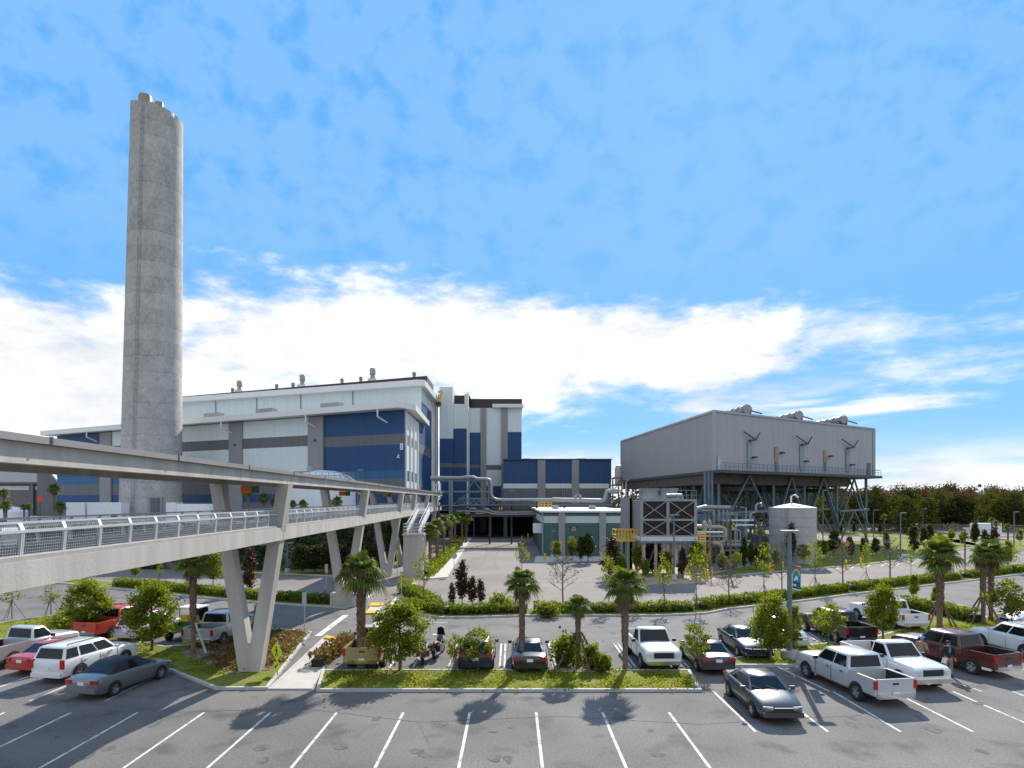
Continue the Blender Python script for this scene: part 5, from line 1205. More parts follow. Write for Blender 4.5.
TREES = [
 # kind, foot x, foot y, top, width, label
 ('b', 87, 637, 579, 1.15, 'full round green tree behind the red sedan at the left'),
 ('b', 152, 652, 582, 1.05, 'full green tree in front of the small white car on the left island'),
 ('s', 12, 619, 583, 1.3, 'thin staked sapling nearest the left edge of the parking lot'),
 ('s', 51, 616, 584, 1.4, 'thin staked sapling with flat crown on the tip of the left island'),
 ('b', 400, 672, 600, 1.25, 'full green tree hiding the tan pickup and the motorcycles'),
 ('o', 478, 674, 628, 1.0, 'loose open-crowned young tree in front of the dark hatchback'),
 ('o', 455, 674, 634, .6, 'slim sapling between the motorcycles and the dark hatchback'),
 ('o', 697, 672, 624, .85, 'loose open-crowned young tree in front of the dark grey sedan'),
 ('b', 771, 663, 597, .95, 'full green tree left of the banner lamp post'),
 ('b', 793, 657, 602, .55, 'narrow green tree right behind the banner lamp post'),
 ('o', 828, 647, 603, 1.0, 'broad yellowish tree hiding the black pickup'),
 ('b', 883, 640, 585, .9, 'full green tree in front of the white pickup tail on the right island'),
 ('l', 914, 604, 574, .8, 'small green tree at the left end of the right island shrub row'),
 ('l', 935, 612, 586, .6, 'small green tree partly behind the nearest right-hand palm'),
 ('o', 1012, 634, 580, 1.1, 'pale airy young tree above the white wagon at the right edge'),
 ('m', 1010, 622, 594, .8, 'dark bronze magnolia behind the white wagon at the right edge'),
 ('m', 462, 604, 561, .9, 'tallest dark magnolia standing in the hedge beside the crosswalk'),
 ('m', 452, 609, 583, .8, 'slender dark magnolia left of the tallest one in the hedge'),
 ('m', 472, 605, 577, 1.2, 'dark magnolia right of the tallest one in the hedge'),
 ('m', 481, 606, 579, 1.0, 'dark magnolia nearest the tall palm in the hedge'),
 ('s', 424, 609, 548, .75, 'tall thin sapling in the hedge left of the magnolias'),
 ('s', 522, 578, 543, .9, 'small sapling on the drive verge left of the green building'),
 ('x', 563, 604, 554, 1.2, 'leafless tree in the hedge right of the tall palm'),
 ('s', 609, 610, 556, .8, 'thin sapling in the hedge just left of the spreading palm'),
 ('s', 637, 612, 572, 1.0, 'thin sapling in the hedge just right of the spreading palm'),
 ('s', 664, 612, 553, .7, 'thin sapling in the hedge in front of the louvred cooling tower'),
 ('s', 696, 611, 548, .8, 'sapling in the hedge at the right corner of the cooling tower'),
 ('x', 729, 605, 557, 1.0, 'bare tree in the hedge in front of the tan pipes'),
 ('s', 764, 600, 544, .75, 'thin sapling in the hedge left of the banner'),
 ('x', 782, 596, 536, .7, 'bare tree behind the banner lamp post'),
 ('s', 815, 591, 536, .75, 'thin sapling in the hedge at the right side of the grey tank'),
 ('x', 843, 587, 538, 1.1, 'bare tree in the hedge right of the grey tank'),
 ('s', 866, 584, 544, .7, 'sapling in the hedge under the right end of the condenser'),
 ('x', 890, 581, 536, 1.2, 'bare tree in the hedge in front of the lawn lamp'),
 ('s', 911, 578, 544, .6, 'thin sapling in the hedge left of the big right-hand palm'),
 ('s', 931, 577, 546, .6, 'thin sapling in the hedge touching the big right-hand palm'),
 ('s', 951, 576, 544, .6, 'thin sapling in the hedge right of the big right-hand palm'),
 ('l', 1008, 572, 540, .6, 'tall leafy sapling in the hedge near the right edge'),
 ('l', 557, 562, 541, 1.1, 'light green tree in front of the green building pilaster'),
 ('l', 572, 561, 536, .9, 'yellow-green tree under the wall sign of the green building'),
 ('d', 588, 563, 531, 1.1, 'taller dark tree in the middle of the green building front'),
 ('d', 581, 563, 536, .8, 'slim dark tree between the two taller trees at the green building'),
 ('m', 611, 580, 538, 1.3, 'bronze tree left of the yellow platform post'),
 ('s', 606, 575, 545, .8, 'thin young tree at the right end of the green building'),
 ('l', 637, 576, 546, 1.0, 'light green tree at the left legs of the cooling tower'),
 ('m', 653, 575, 537, 1.5, 'dark bronze tree under the left louvre panels of the cooling tower'),
 ('l', 667, 578, 551, 1.0, 'small bright tree under the middle of the cooling tower'),
 ('l', 697, 578, 541, 1.0, 'bright tree under the right corner of the cooling tower'),
 ('x', 711, 580, 545, .9, 'nearly bare tree beside the yellow posts and tan pipes'),
 ('d', 744, 571, 537, .55, 'dark columnar tree left of the pair in front of the pipe yard'),
 ('d', 751, 571, 539, .5, 'dark columnar tree right of the pair in front of the pipe yard'),
 ('l', 764, 570, 542, .9, 'green tree against the left side of the grey tank'),
 ('d', 791, 566, 524, .6, 'slim dark tree in front of the grey tank'),
 ('d', 834, 556, 531, 1.2, 'dark tree on the grass between the right condenser legs'),
 ('d', 863, 558, 538, .7, 'dark small tree beside the last condenser leg'),
 ('d', 841, 535, 524, .6, 'tiny dark tree by the far road left of the last condenser leg'),
 ('d', 854, 535, 522, .7, 'tiny dark tree by the far road at the last condenser leg'),
 ('d', 880, 536, 521, .6, 'tiny dark tree by the far road right of the condenser'),
 ('m', 914, 556, 524, .9, 'bronze tree on the lawn right of the lawn lamp'),
 ('d', 924, 552, 526, .8, 'dark tree on the lawn behind the thin palm row'),
 ('d', 930, 543, 524, 1.0, 'dark tree on the lawn at its far bend'),
 ('l', 951, 545, 528, .9, 'green tree on the lawn left of the white truck'),
 ('l', 962, 546, 530, .8, 'small green tree on the lawn just left of the white truck'),
 ('x', 955, 538, 522, 1.4, 'pale bare tree at the far road left of the white truck'),
 ('d', 975, 546, 522, .8, 'dark tree in front of the white truck'),
 ('m', 994, 548, 527, 1.1, 'bronze tree right of the white truck'),
 ('l', 1020, 546, 529, .9, 'green tree on the lawn at the right edge'),
 ('l', 622, 581, 552, .8, 'light young tree between the yellow platform post and the louvred tower'),
 ('l', 645, 581, 557, .9, 'low leafy tree in front of the dark bronze tree at the louvred tower'),
 ('m', 682, 578, 548, .9, 'bronze tree under the right louvre panels of the cooling tower'),
 ('o', 704, 576, 553, .8, 'pale open tree at the foot of the tan pipe elbow'),
 ('l', 722, 575, 551, .9, 'leafy tree just right of the tan pipe elbow'),
 ('o', 736, 574, 552, .8, 'pale open tree between the thin tall palm and the dark columnar pair'),
 ('d', 757, 571, 546, .8, 'low dark tree right of the dark columnar pair'),
 ('l', 776, 570, 549, .9, 'leafy tree at the foot of the grey tank, left of the slim dark one'),
 ('o', 804, 566, 544, .9, 'pale open tree at the foot of the grey tank, right of the slim dark one'),
 ('l', 824, 561, 540, 1.0, 'leafy tree on the lawn just right of the grey tank'),
 ('d', 850, 559, 537, 1.0, 'dark tree on the lawn half way between the tank and the last condenser leg'),
 ('d', 876, 556, 537, 1.1, 'dark tree on the lawn just right of the last condenser leg'),
 ('m', 887, 553, 533, .9, 'bronze tree on the lawn left of the lawn lamp'),
 ('l', 940, 551, 531, 1.0, 'leafy tree on the lawn half way to the white truck'),
 ('d', 985, 551, 530, .9, 'dark tree on the lawn in front of the white truck tail'),
 ('l', 104, 578, 548, .6, 'sapling in the left hedge beneath the bridge deck'),
 ('l', 135, 582, 561, .9, 'small tree in the left hedge above the full green island tree'),
 ('s', 160, 586, 560, .7, 'thin sapling in the left hedge left of the left palm'),
 ('l', 213, 592, 552, 1.0, 'young tree in the left hedge right of the left palm'),
 ('m', 249, 594, 548, .9, 'bronze tree between the legs of the nearest bridge support'),
 ('l', 259, 632, 602, .9, 'small tree behind the nearest bridge support'),
 ('l', 282, 575, 552, .6, 'slim tree by the vine wall right of the nearest bridge support'),
]
for k, px, py, top, w, lab in TREES:
    place(rnd.choice(PR[k]), NM[k], px, py, top, lab, 'tree', {'x': 'bare trees', 's': 'thin saplings'}.get(k), w, H=H_[k])
# stakes of the saplings
def stakes(px, py, label):
    x, y = G(px, py); m = MB()
    for k in range(3): a = 2.1 * k + .5; m.tube([(x + math.cos(a) * .8, y + math.sin(a) * .8, 0), (x + .03 * math.cos(a), y + .03 * math.sin(a), 1.35)], .022, 4)
    solo(m, 'tree_stakes', M['thinbark'], label, 'tree stakes', (x, y, 0), 'stakes of the saplings')
for px, py, l in ((12, 619, 'stakes of the sapling nearest the left edge'), (51, 616, 'stakes of the sapling on the left island tip'), (664, 612, 'stakes of the sapling before the cooling tower'), (696, 611, 'stakes of the sapling at the cooling tower corner'), (764, 600, 'stakes of the sapling left of the banner'), (815, 591, 'stakes of the sapling beside the grey tank'), (866, 584, 'stakes of the sapling under the condenser end'), (160, 586, 'stakes of the sapling in the left hedge'), (951, 576, 'stakes of the sapling right of the big palm')): stakes(px, py, l)

# ---- palms
def palm_proto(h, cr, nf, seed, trunk_r=.19, dead=5):
    r_ = random.Random(seed); root = bpy.data.objects.new('cabbage_palm', None)
    b = MB(); n = 12; zs = [h * i / n for i in range(n + 1)]
    b.tube([(0.03 * math.sin(z * .9), .02 * math.cos(z), z) for z in zs], [trunk_r * (1.25 if i == 0 else .82 + .28 * (i / n)) for i in range(n + 1)], 12)
    k = 0; z = h * .28
    while z < h * .99:
        a = k * 2.39996; rr = trunk_r * (.82 + .28 * z / h); d = Vector((math.cos(a), math.sin(a), 0)); t_ = Vector((-math.sin(a), math.cos(a), 0))
        p = d * rr * .9 + Vector((0, 0, z)); q = d * (rr + .085) + Vector((0, 0, z + .2))
        b.raw([p - t_ * .10, p + t_ * .10, p + Vector((0, 0, .10)), q - t_ * .045, q + t_ * .045], [(0, 1, 4, 3), (1, 2, 4), (2, 0, 3), (2, 3, 4)])
        z += .026; k += 1
    t = bpy.data.objects.new('trunk', b.mesh('trunk', M['palmbark'], smooth=0)); t.parent = root
    def fronds(num, emin, emax, m, nm, L0):
        Q = []
        for i in range(num):
            a = i * 2.39996 + r_.uniform(-.3, .3); e = emin + (emax - emin) * ((i + .5) / num) + r_.uniform(-.12, .12)
            d = Vector((math.cos(a) * math.cos(e), math.sin(a) * math.cos(e), math.sin(e))); side = Vector((-math.sin(a), math.cos(a), 0)); up = side.cross(d) * -1
            up = d.cross(side) * -1 if d.cross(side).z < 0 else d.cross(side)
            L = L0 * r_.uniform(.85, 1.1); base = Vector((0, 0, h - .05 + r_.uniform(-.25, .2))); hub = base + d * L * .42 + Vector((0, 0, -.05 * L))
            w = .022; Q.append([base - side * w, base + side * w, hub + side * w * .7, hub - side * w * .7])
            nl = 19
            for j in range(nl):
                s = (j / (nl - 1) - .5) * 2; th = s * R(100); dl = (d * math.cos(th) + side * math.sin(th) * .95 + up * (.30 * abs(s) - .05)).normalized()
                ll = L * .60 * (1 - .35 * abs(s) ** 2) * r_.uniform(.9, 1.08); wv = (side * math.cos(th) - d * math.sin(th)) * .037 * L0
                p0 = hub; p1 = hub + dl * ll * .55; dr = .14 + .22 * max(0, math.cos(e)); p2 = hub + dl * ll * .97 + Vector((0, 0, -ll * dr * 1.6))
                Q.append([p0 - wv * .3, p0 + wv * .3, p1 + wv, p1 - wv]); Q.append([p1 - wv, p1 + wv, p2 + wv * .12, p2 - wv * .12])
        o = bpy.data.objects.new(nm, quads_mesh(nm, np.array([[tuple(v) for v in q] for q in Q]), M[m])); o.parent = root
    fronds(nf, R(-22), R(80), 'palm', 'crown', cr); fronds(dead, R(-75), R(-45), 'deadfrond', 'dead_fronds', cr * .75)
    return root
PALMS = [palm_proto(3.6, 1.55, 27, 1), palm_proto(3.6, 1.5, 24, 5), palm_proto(3.6, 1.65, 30, 9, dead=9)]
SPALM = [palm_proto(1.1, 1.4, 22, 3, .2, 2), palm_proto(4.0, 1.2, 18, 6, .15, 2)]
def palm_fix(r, w, h):
    for c in r.children:
        if not c.name.startswith('trunk'): c.scale = (1, 1, w); c.location = (0, 0, h * (1 - w))
    return r
def palm(px, py, cy, label, i=0, w=1.0, Y=None, z0=0.0, protos=PALMS, H=3.6):
    return palm_fix(place(protos[i], 'cabbage_palm', px, py, cy, label, 'palm', 'cabbage palms', w, H=H, Y=Y, z0=z0), w, H - .6)
def palm_w(px, py, cy, span, label, i=0, **k):
    """span: width of the crown in the photograph"""
    y = k.get('Y') or G(px, py)[1]; H = k.get('H', 3.6); s = (PZ(cy, y) - k.get('z0', 0)) / H
    cr = (1.5, 1.45, 1.58)[i] if k.get('protos') is None else (1.35, 1.15)[i]
    w = (span / FPX * y) / (2 * cr) / s; z0 = k.get('z0', 0); tip = PZ(cy, y) - z0; hh = (tip - .75 * cr * w * s)  # top of the trunk
    s2 = hh / (H - .6); w2 = w * s / s2; k.pop('Y', None); cy2 = HY - (z0 + s2 * H - CH) * FPX / y
    return palm(px, py, cy2, label, i, w2, Y=y, **k)
palm_w(361, 669, 564, 58, 'big cabbage palm in front of the second V support by the crosswalk', 0)
palm_w(193, 656, 556, 42, 'cabbage palm beside the utility cart on the left island', 1)
palm_w(522, 671, 575, 42, 'cabbage palm with ragged crown in front of the black sedan', 2)
palm_w(578, 669, 600, 34, 'short cabbage palm in the mulch planter in the middle', 1)
palm_w(625, 671, 576, 50, 'spreading cabbage palm left of the white pickup', 2)
palm_w(940, 630, 547, 48, 'big cabbage palm on the right island behind the maroon pickup', 0)
palm_w(983, 624, 550, 34, 'left palm of the pair beside the white wagon', 1)
palm_w(991, 622, 545, 38, 'right palm of the pair beside the white wagon', 2)
# palms along the pavement under the bridge, on the terrace and far off
for px, py, cy, sp, lab in ((430, 575, 527, 22, 'nearest palm in the bed beside the stair tower'), (437, 566, 522, 22, 'second palm in the bed beside the stair tower'), (444, 560, 518, 18, 'palm half way along the pavement bed under the bridge'), (450, 556, 517, 18, 'palm next to the middle one along the pavement bed'), (462, 546, 514, 16, 'palm near the far end of the pavement bed'), (466, 543, 515, 15, 'farthest palm of the pavement bed by the passage'), (455, 549, 515, 14, 'palm tucked behind the others in the pavement bed')):
    palm_w(px, py, cy, sp, lab, rnd.choice((0, 1, 2)))
for px, Y, cy, sp, lab in ((248, 100, 488, 15, 'palm behind the bridge left of the nearest right-hand leg top'), (264, 102, 495, 14, 'palm between the bridge legs in front of the blue hall'), (274, 104, 500, 11, 'low palm in front of the blue hall behind the bridge'), (293, 98, 502, 10, 'low palm left of the pair below the white domed tank'), (303, 98, 502, 12, 'low palm right of the pair below the white domed tank'), (337, 96, 499, 15, 'palm right of the white domed tank behind the bridge'), (371, 96, 497, 11, 'palm behind the third bridge support'), (54, 112, 486, 14, 'tallest palm in front of the far grey shed'), (60, 110, 504, 14, 'low palm in front of the white container'), (4, 114, 491, 12, 'palm at the left edge in front of the grey shed'), (6, 110, 503, 14, 'low palm at the left edge by the white domed tank'), (24, 112, 505, 9, 'small palm right of the low white tank'), (29, 112, 505, 8, 'smallest palm in front of the far grey shed')):
    palm_w(px, 0, cy, sp, lab, rnd.choice((0, 1, 2)), Y=Y, z0=TZ)
palm_w(730.5, 577, 524, 11, 'tall thin palm between the tan pipes and the pipe yard', 1, protos=SPALM, H=4.0)
palm_w(760, 570, 530, 12, 'palm at the left side of the grey tank', 1, protos=SPALM, H=4.0)
for px, py, cy, sp, lab in ((965, 576, 534, 8, 'thin tall palm rising from the hedge right of the big palm'), (884, 545, 516, 8, 'thin palm near the far road right of the condenser'), (996, 547, 522, 9, 'thin palm behind the white truck tail'), (1008, 560, 526, 9, 'thin palm on the lawn near the right edge'), (914, 556, 527, 12, 'grey-green palm on the lawn beside the lawn lamp'), (992, 543, 519, 9, 'thin palm beyond the white truck')):
    palm_w(px, py, cy, sp, lab, 1, protos=SPALM, H=4.0)
# palm props
for px, py, l in ((983, 624, 'wooden props round the left palm of the right pair'), (940, 630, 'wooden props round the big right-hand palm'), (193, 656, 'white prop leaning on the left island palm'), (578, 669, 'props round the planter palm')):
    x, y = G(px, py); m = MB()
    for k in range(1 if px == 193 else 4): a = 1.57 * k + .4 - (.9 if px == 193 else 0); m.beam((x + math.cos(a) * 1.3, y + math.sin(a) * 1.3, 0), (x + .2 * math.cos(a), y + .2 * math.sin(a), 1.9), .07, .09)
    solo(m, 'palm_props', M['walk'] if px == 193 else M['bark'], l, 'palm props', (x, y, 0))

# ---- hedges and ground cover
def hedge(name, line, label, h=0.66, w=1.2, dens=330, m='hedge', size=.125, wob=.13):
    core = MB(); pts = [Vector(p) for p in line]; segs = []
    C = []
    acc = 0.0
    for a, b in zip(pts[:-1], pts[1:]):
        L = (b - a).length; d = (b - a) / L; n = Vector((-d.y, d.x)); k = int(L * dens)
        u = rng.uniform(0, L, k); th = rng.uniform(0, 1, k); f = rng.choice(3, k, p=[.42, .42, .16])
        sc = 1 + wob * np.sin((u + acc) * 2 * math.pi / 1.25) * .5 + wob * .5 * np.sin((u + acc) * 1.9 + 1.0)
        hw = w / 2 * (1 + .12 * np.sin((u + acc) * 2 * math.pi / 1.25)); z = np.where(f == 1, h * sc * (1 - .04 * th), h * sc * th ** .8)
        off = np.where(f == 0, -hw, np.where(f == 1, (th * 2 - 1) * hw, hw)) * np.where((f != 1), 1 - .25 * (z / (h * 1.1)) ** 3, 1) + rng.normal(size=k) * .07
        z = z + rng.normal(size=k) * .06
        C.append(np.stack([a.x + d.x * u + n.x * off, a.y + d.y * u + n.y * off, np.maximum(.06, z + .1 + (rng.random(k) < .04) * .14)], 1)); acc += L
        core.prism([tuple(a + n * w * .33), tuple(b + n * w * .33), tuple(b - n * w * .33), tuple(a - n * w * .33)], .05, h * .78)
    o = thing(name, label, 'hedge', (*line[0], 0))
    Q = leaf_quads(np.concatenate(C), size, .6); Q = Q - np.array([line[0][0], line[0][1], 0.0])
    obj_of(quads_mesh('foliage', Q, M[m]), 'foliage', o); core.build('inner_core', M['hedgecore'], o)  # dark filler boxes added inside the leaves to block the view through
    return o
def mid(line, d=1.55): return offs(line, d)
hl = mid([G(103, 588.3), G(137, 591.5), G(195, 597.5), G(250, 602.5), G(300, 606), G(341, 608.3)]); hedge('clipped_hedge', hl, 'clipped green hedge on the left verge beneath the bridge')
hr = mid(nearR)
hedge('clipped_hedge', hr[:3] + [hr[3]], 'short clipped hedge between the crosswalk and the tall palm', wob=.16)
hedge('clipped_hedge', [Vector(hr[3]) + Vector((.6, .0)), hr[4], hr[5], hr[6]], 'straight clipped hedge in front of the green building and cooling tower', wob=.16)
hedge('clipped_hedge', [Vector(hr[6]) + Vector((.7, .3)), hr[7], hr[8], hr[9]], 'clipped hedge curving past the banner lamp post')
hedge('clipped_hedge', [Vector(hr[9]) + Vector((.8, .4)), hr[10], hr[11]], 'clipped hedge behind the right-hand palms')
hedge('clipped_hedge', [Vector(hr[11]) + Vector((1.6, .9)), hr[12], hr[13]], 'clipped hedge running out at the right edge')
hedge('low_hedge', [G(907, 607.5), G(925, 612), G(950, 617), G(978, 624)], 'low green shrub row on the right island behind the parked pickups', .8, 1.1)
hedge('low_hedge', [G(317, 668), G(330, 657), G(343, 648), G(350, 643)], 'low yellow-green shrub row along the front footpath', .55, .9, 260, 'cover')
hedge('low_hedge', [G(426, 577), G(438, 566), G(452, 552), G(460, 541)], 'leafy shrub border along the pavement under the bridge', .9, 1.6, 120, 'hedge', .2)
hedge('low_hedge', [G(404, 592), G(420, 600), G(436, 611)], 'short hedge stub at the crosswalk corner', .8, 1.2)
def cover(label, poly_pts, n, size, m, zz=(.12, .45), name='ground_cover'):
    xs = [p[0] for p in poly_pts]; ys = [p[1] for p in poly_pts]; C = []
    def inside(x, y):
        c = False; j = len(poly_pts) - 1
        for i in range(len(poly_pts)):
            xi, yi = poly_pts[i]; xj, yj = poly_pts[j]
            if (yi > y) != (yj > y) and x < (xj - xi) * (y - yi) / (yj - yi) + xi: c = not c
            j = i
        return c
    cl = []
    while len(cl) < n // 45:
        x, y = rnd.uniform(min(xs), max(xs)), rnd.uniform(min(ys), max(ys))
        if inside(x, y): cl.append((x, y))
    for x, y in cl: C.append(np.array([x, y, zz[0]]) + np.abs(rng.normal(size=(45, 3))) * np.array([0, 0, (zz[1] - zz[0]) * .6]) + rng.normal(size=(45, 3)) * np.array([.27, .27, 0]))
    o = obj_of(quads_mesh(name, leaf_quads(np.concatenate(C), size, .8), M[m]), name); tag(o, label, None, None, 'stuff'); return o
cover('red and yellow-green ground cover in the mulch bed round the nearest bridge support', [G(192, 655), G(240, 640), G(262, 633), G(300, 634), G(308, 636), G(274, 668), G(236, 674)], 6500, .13, 'cover', (.1, .3))
cover('mixed shrubs on the left island behind the pickup', [G(58, 622), G(70, 617), G(84, 626), G(76, 632), G(56, 629)], 2600, .17, 'hedge', (.12, .75), 'shrubs')
cover('ground cover in the mulch planter', [G(562, 662), G(556, 645), G(580, 643), G(596, 670)], 1600, .16, 'hedge', (.12, .5), 'ground_cover')
M['blade'] = leafmat('grass_blade', (0.16, 0.185, 0.016), (0.27, 0.26, 0.035), 0.5)
for lab_, po_ in (('short grass on the left island', [G(0, 626), G(66, 616), G(95, 633), G(125, 642), G(190, 654), G(230, 676), G(180, 672), G(118, 652), G(62, 640), G(0, 646)]), ('short grass on the front strip', [G(326, 672.5), G(688, 672.5), G(696, 690), G(322, 690)]), ('short grass on the right island', [G(726, 664), G(766, 654), G(809, 648), G(868, 641), G(893, 634), G(922, 627), G(980, 621), G(1024, 611), G(1024, 630), G(985, 630), G(930, 640), G(880, 648), G(800, 664)])):
    cover(lab_, po_, 6500, .10, 'blade', (.09, .17), 'grass_tufts')
def bush(px, py, top, label, m='hedge', wpx=24, Y=None):
    x, y = G(px, py); h = PZ(top, y); rx = wpx / FPX * y / 2
    me = crown(34, 48, rx * .85, h * .42, h * .5, rx * .5, .15, M[m], .3, 1, 'bush'); o = obj_of(me, 'bush'); o.location = (x, y, .08); tag(o, label, 'bush'); return o
bush(566, 668, 638, 'rounded bush in the mulch planter left of the planter palm', 'hedge', 28)
bush(592, 672, 645, 'upright bush in front of the planter', 'leafy', 16)
bush(603, 674, 657, 'small bush left of the spreading palm', 'leafy', 14)
bush(500, 611, 597, 'loose bush in the hedge left of the tall palm', 'leafy', 24)
bush(548, 617, 605, 'loose bush in the hedge right of the tall palm', 'leafy', 22)
bush(1004, 566, 545, 'airy bush in the hedge near the right edge', 'leafy', 34)
bush(346, 603, 590, 'dark bush at the foot of the second V support', 'leafd', 14)
# vine covered wall under the bridge
def vine_wall():
    pts = [(-64, 84.5), (-33, 79.5), (-17.3, 81.0), (-16.4, 112)]
    t = thing('vine_wall', 'retaining wall covered by dark green vines beneath the bridge', 'wall', (*pts[0], 0)); w = MB(); C = []
    for (a, b) in zip(pts[:-1], pts[1:]):
        a, b = Vector(a), Vector(b); d = (b - a).normalized(); n = Vector((d.y, -d.x)); w.prism([tuple(a), tuple(b), tuple(b - n * .25), tuple(a - n * .25)], -.02, 5.6)
        L = (b - a).length; k = int(L * 330); u = rng.uniform(0, L, k); z = rng.uniform(0, 1, k) ** .9 * 5.9
        keep = (np.sin(u * 1.1) + np.sin(u * .43 + 2) + rng.normal(size=k) * .6 > -1.05); u, z = u[keep], z[keep]
        o = .12 + np.abs(rng.normal(size=len(u))) * .22; C.append(np.stack([a.x + d.x * u + n.x * o, a.y + d.y * u + n.y * o, z], 1))
    w.build('wall', M['dgrey'], t); Q = leaf_quads(np.concatenate(C), .26, 0) - np.array([*pts[0], 0.0]); obj_of(quads_mesh('vines', Q, M['vine']), 'vines', t)
vine_wall()
for i, (px, py, top) in enumerate(((302, 575, 543), (315, 574, 546), (330, 574, 540), (341, 573, 545), (368, 572, 542), (378, 570, 545))):
    place(DARKT[i % 2], 'evergreen_tree', px, py, top, ['leftmost', 'second', 'third', 'fourth', 'fifth', 'rightmost'][i] + ' dark tree against the vine wall counted from the left', 'tree', 'dark trees at the vine wall', 1.6, H=H_['d'])
kerbed('planting_bed', [G(205, 571), G(345, 577), G(392, 571), G(400, 562), G(330, 571), G(205, 568)], M['grass'])

# ---- forest on the right and behind the condenser
FOR = []
def forest_proto(h, rx, m, ncl, nl, size, kind='round'):
    root = bpy.data.objects.new('forest_tree', None)
    b = MB(); b.tube([(0, 0, -.1), (.1, 0, h * .5), (0, .1, h * .9)], [.28, .2, .06], 6)
    t = bpy.data.objects.new('trunk', b.mesh('trunk', M['bark'])); t.parent = root
    c = bpy.data.objects.new('crown', crown(ncl, nl, rx, h * .46, h * .50, rx * .55, size, M[m], .25, .8)); c.parent = root
    return root
FOR = {'d': [forest_proto(13, 3.6, 'forestd', 60, 40, .55), forest_proto(13, 3.0, 'forestd', 50, 40, .5)], 'g': [forest_proto(13, 3.8, 'forest', 60, 40, .55), forest_proto(13, 3.2, 'forest', 60, 36, .5)],
       'r': [forest_proto(13, 3.3, 'forestr', 60, 30, .45)], 'l': [forest_proto(13, 3.4, 'forestg', 50, 40, .5)]}
def forest():
    names = {'d': 'dark green', 'g': 'mid green', 'r': 'rust brown', 'l': 'light green'}
    rows = [(174, 18, 'gdlgdg', 517, (9, 11.5)), (188, 20, 'dgdlgdr', 508, (10, 13)), (212, 32, 'rgrrdgr', 500, (12.0, 14.5)), (248, 30, 'rrrrdrr', 492, (13.5, 15.5)), (290, 28, 'ddrdgdd', 488, (13.5, 16.8))]
    i = 0
    for Y, n, seq, _, (h0, h1) in rows:
        xs = np.linspace(PX(650 if Y > 190 else 800, Y), PX(1085, Y), n)
        for k, x in enumerate(xs):
            kd = rnd.choice(seq); pr = rnd.choice(FOR[kd]); h = rnd.uniform(h0, h1); yy = Y + rnd.uniform(-12, 12) + (x - 60) * .12
            r = place(pr, 'forest_tree', 512, 0, 0, 'tree standing in the wood behind the right lawn and condenser', 'tree', 'woodland trees on the right', H=13, Y=yy)
            s = h / 13 * 1.0; r.location = (x + rnd.uniform(-3, 3), yy, -.05); w = s * rnd.uniform(.95, 1.35); r.scale = (w, w, s); r['label'] = '%s woodland tree in the belt behind the lawn and condenser' % names[kd]
    # the mass behind
    C = []
    for k in range(520):
        x = rnd.uniform(-40, 420); y = rnd.uniform(300, 420); h = rnd.uniform(8, 14.5)
        C.append(np.array([x, y, h * .55]) + rng.normal(size=(26, 3)) * np.array([2.2, 2.2, h * .24]))
    C = np.concatenate(C); C[:, 2] = np.clip(C[:, 2], .3, 15.5)
    tag(obj_of(quads_mesh('far_wood', leaf_quads(C, 1.5, .2, 1.1), M['forestd']), 'far_wood'), 'far dark wood on the horizon', None, None, 'stuff')
forest()

# ------------------------------------------------------------------ vehicles
PAINT = {}
def paint(name, c, metal=0.0, rough=0.32):
    if name not in PAINT: PAINT[name] = mat('car_paint_' + name, c, rough, metal, 0.03, coat=0.8)
    return PAINT[name]
def wheel_mesh(r, w):
    t = MB().lathe([(r * .62, -w / 2), (r * .93, -w / 2), (r, -w * .33), (r, w * .33), (r * .93, w / 2), (r * .62, w / 2), (r * .60, w * .2), (r * .60, -w * .2), (r * .62, -w / 2)], 22, (0, 0, 0), 'x', cap=False).mesh('tyre', M['rubber'], smooth=35)
    m = MB().lathe([(r * .62, .0), (r * .62, w * .44), (r * .56, w * .46), (r * .54, w * .22), (.02, w * .22)], 22, (0, 0, 0), 'x', cap=False)
    for k in range(5):
        a = 2 * math.pi * k / 5; d = Vector((0, math.cos(a), math.sin(a))); m.beam(Vector((w * .34, 0, 0)), Vector((w * .38, 0, 0)) + d * r * .57, r * .2, .05, up=(1, 0, 0))
    m.lathe([(r * .14, w * .28), (r * .14, w * .44), (.01, w * .45)], 12, (0, 0, 0), 'x', cap=False)
    return t, m.mesh('rim', M['rim'], smooth=35)
WH = {'s': wheel_mesh(.32, .22), 'l': wheel_mesh(.39, .27)}
def loft(mb, stations):
    """stations: (y, z bottom, z shoulder, z top, half width); closed car-body cross sections"""
    rings = []
    for y, zb, zs, zt, w in stations:
        r = [(0, zb), (.86, zb), (.97, zb + .10), (1.0, zb + (zs - zb) * .45), (1.0, zs - .05), (.965, zs + .02), (.90, zt - .01), (.6, zt + .02), (0, zt + .035)]
        ring = [(w * a, y, z) for a, z in r] + [(-w * a, y, z) for a, z in r[-2:0:-1]]; rings.append(ring)
    n = len(rings[0]); b = len(mb.v)
    for r in rings: mb.v += r
    for i in range(len(rings) - 1):
        for k in range(n): k2 = (k + 1) % n; mb.f.append((b + i * n + k, b + (i + 1) * n + k, b + (i + 1) * n + k2, b + i * n + k2)); mb.m.append(mb.cm)
    mb.f.append(tuple(b + k for k in range(n))); mb.m.append(mb.cm); mb.f.append(tuple(b + (len(rings) - 1) * n + k for k in range(n))[::-1]); mb.m.append(mb.cm)
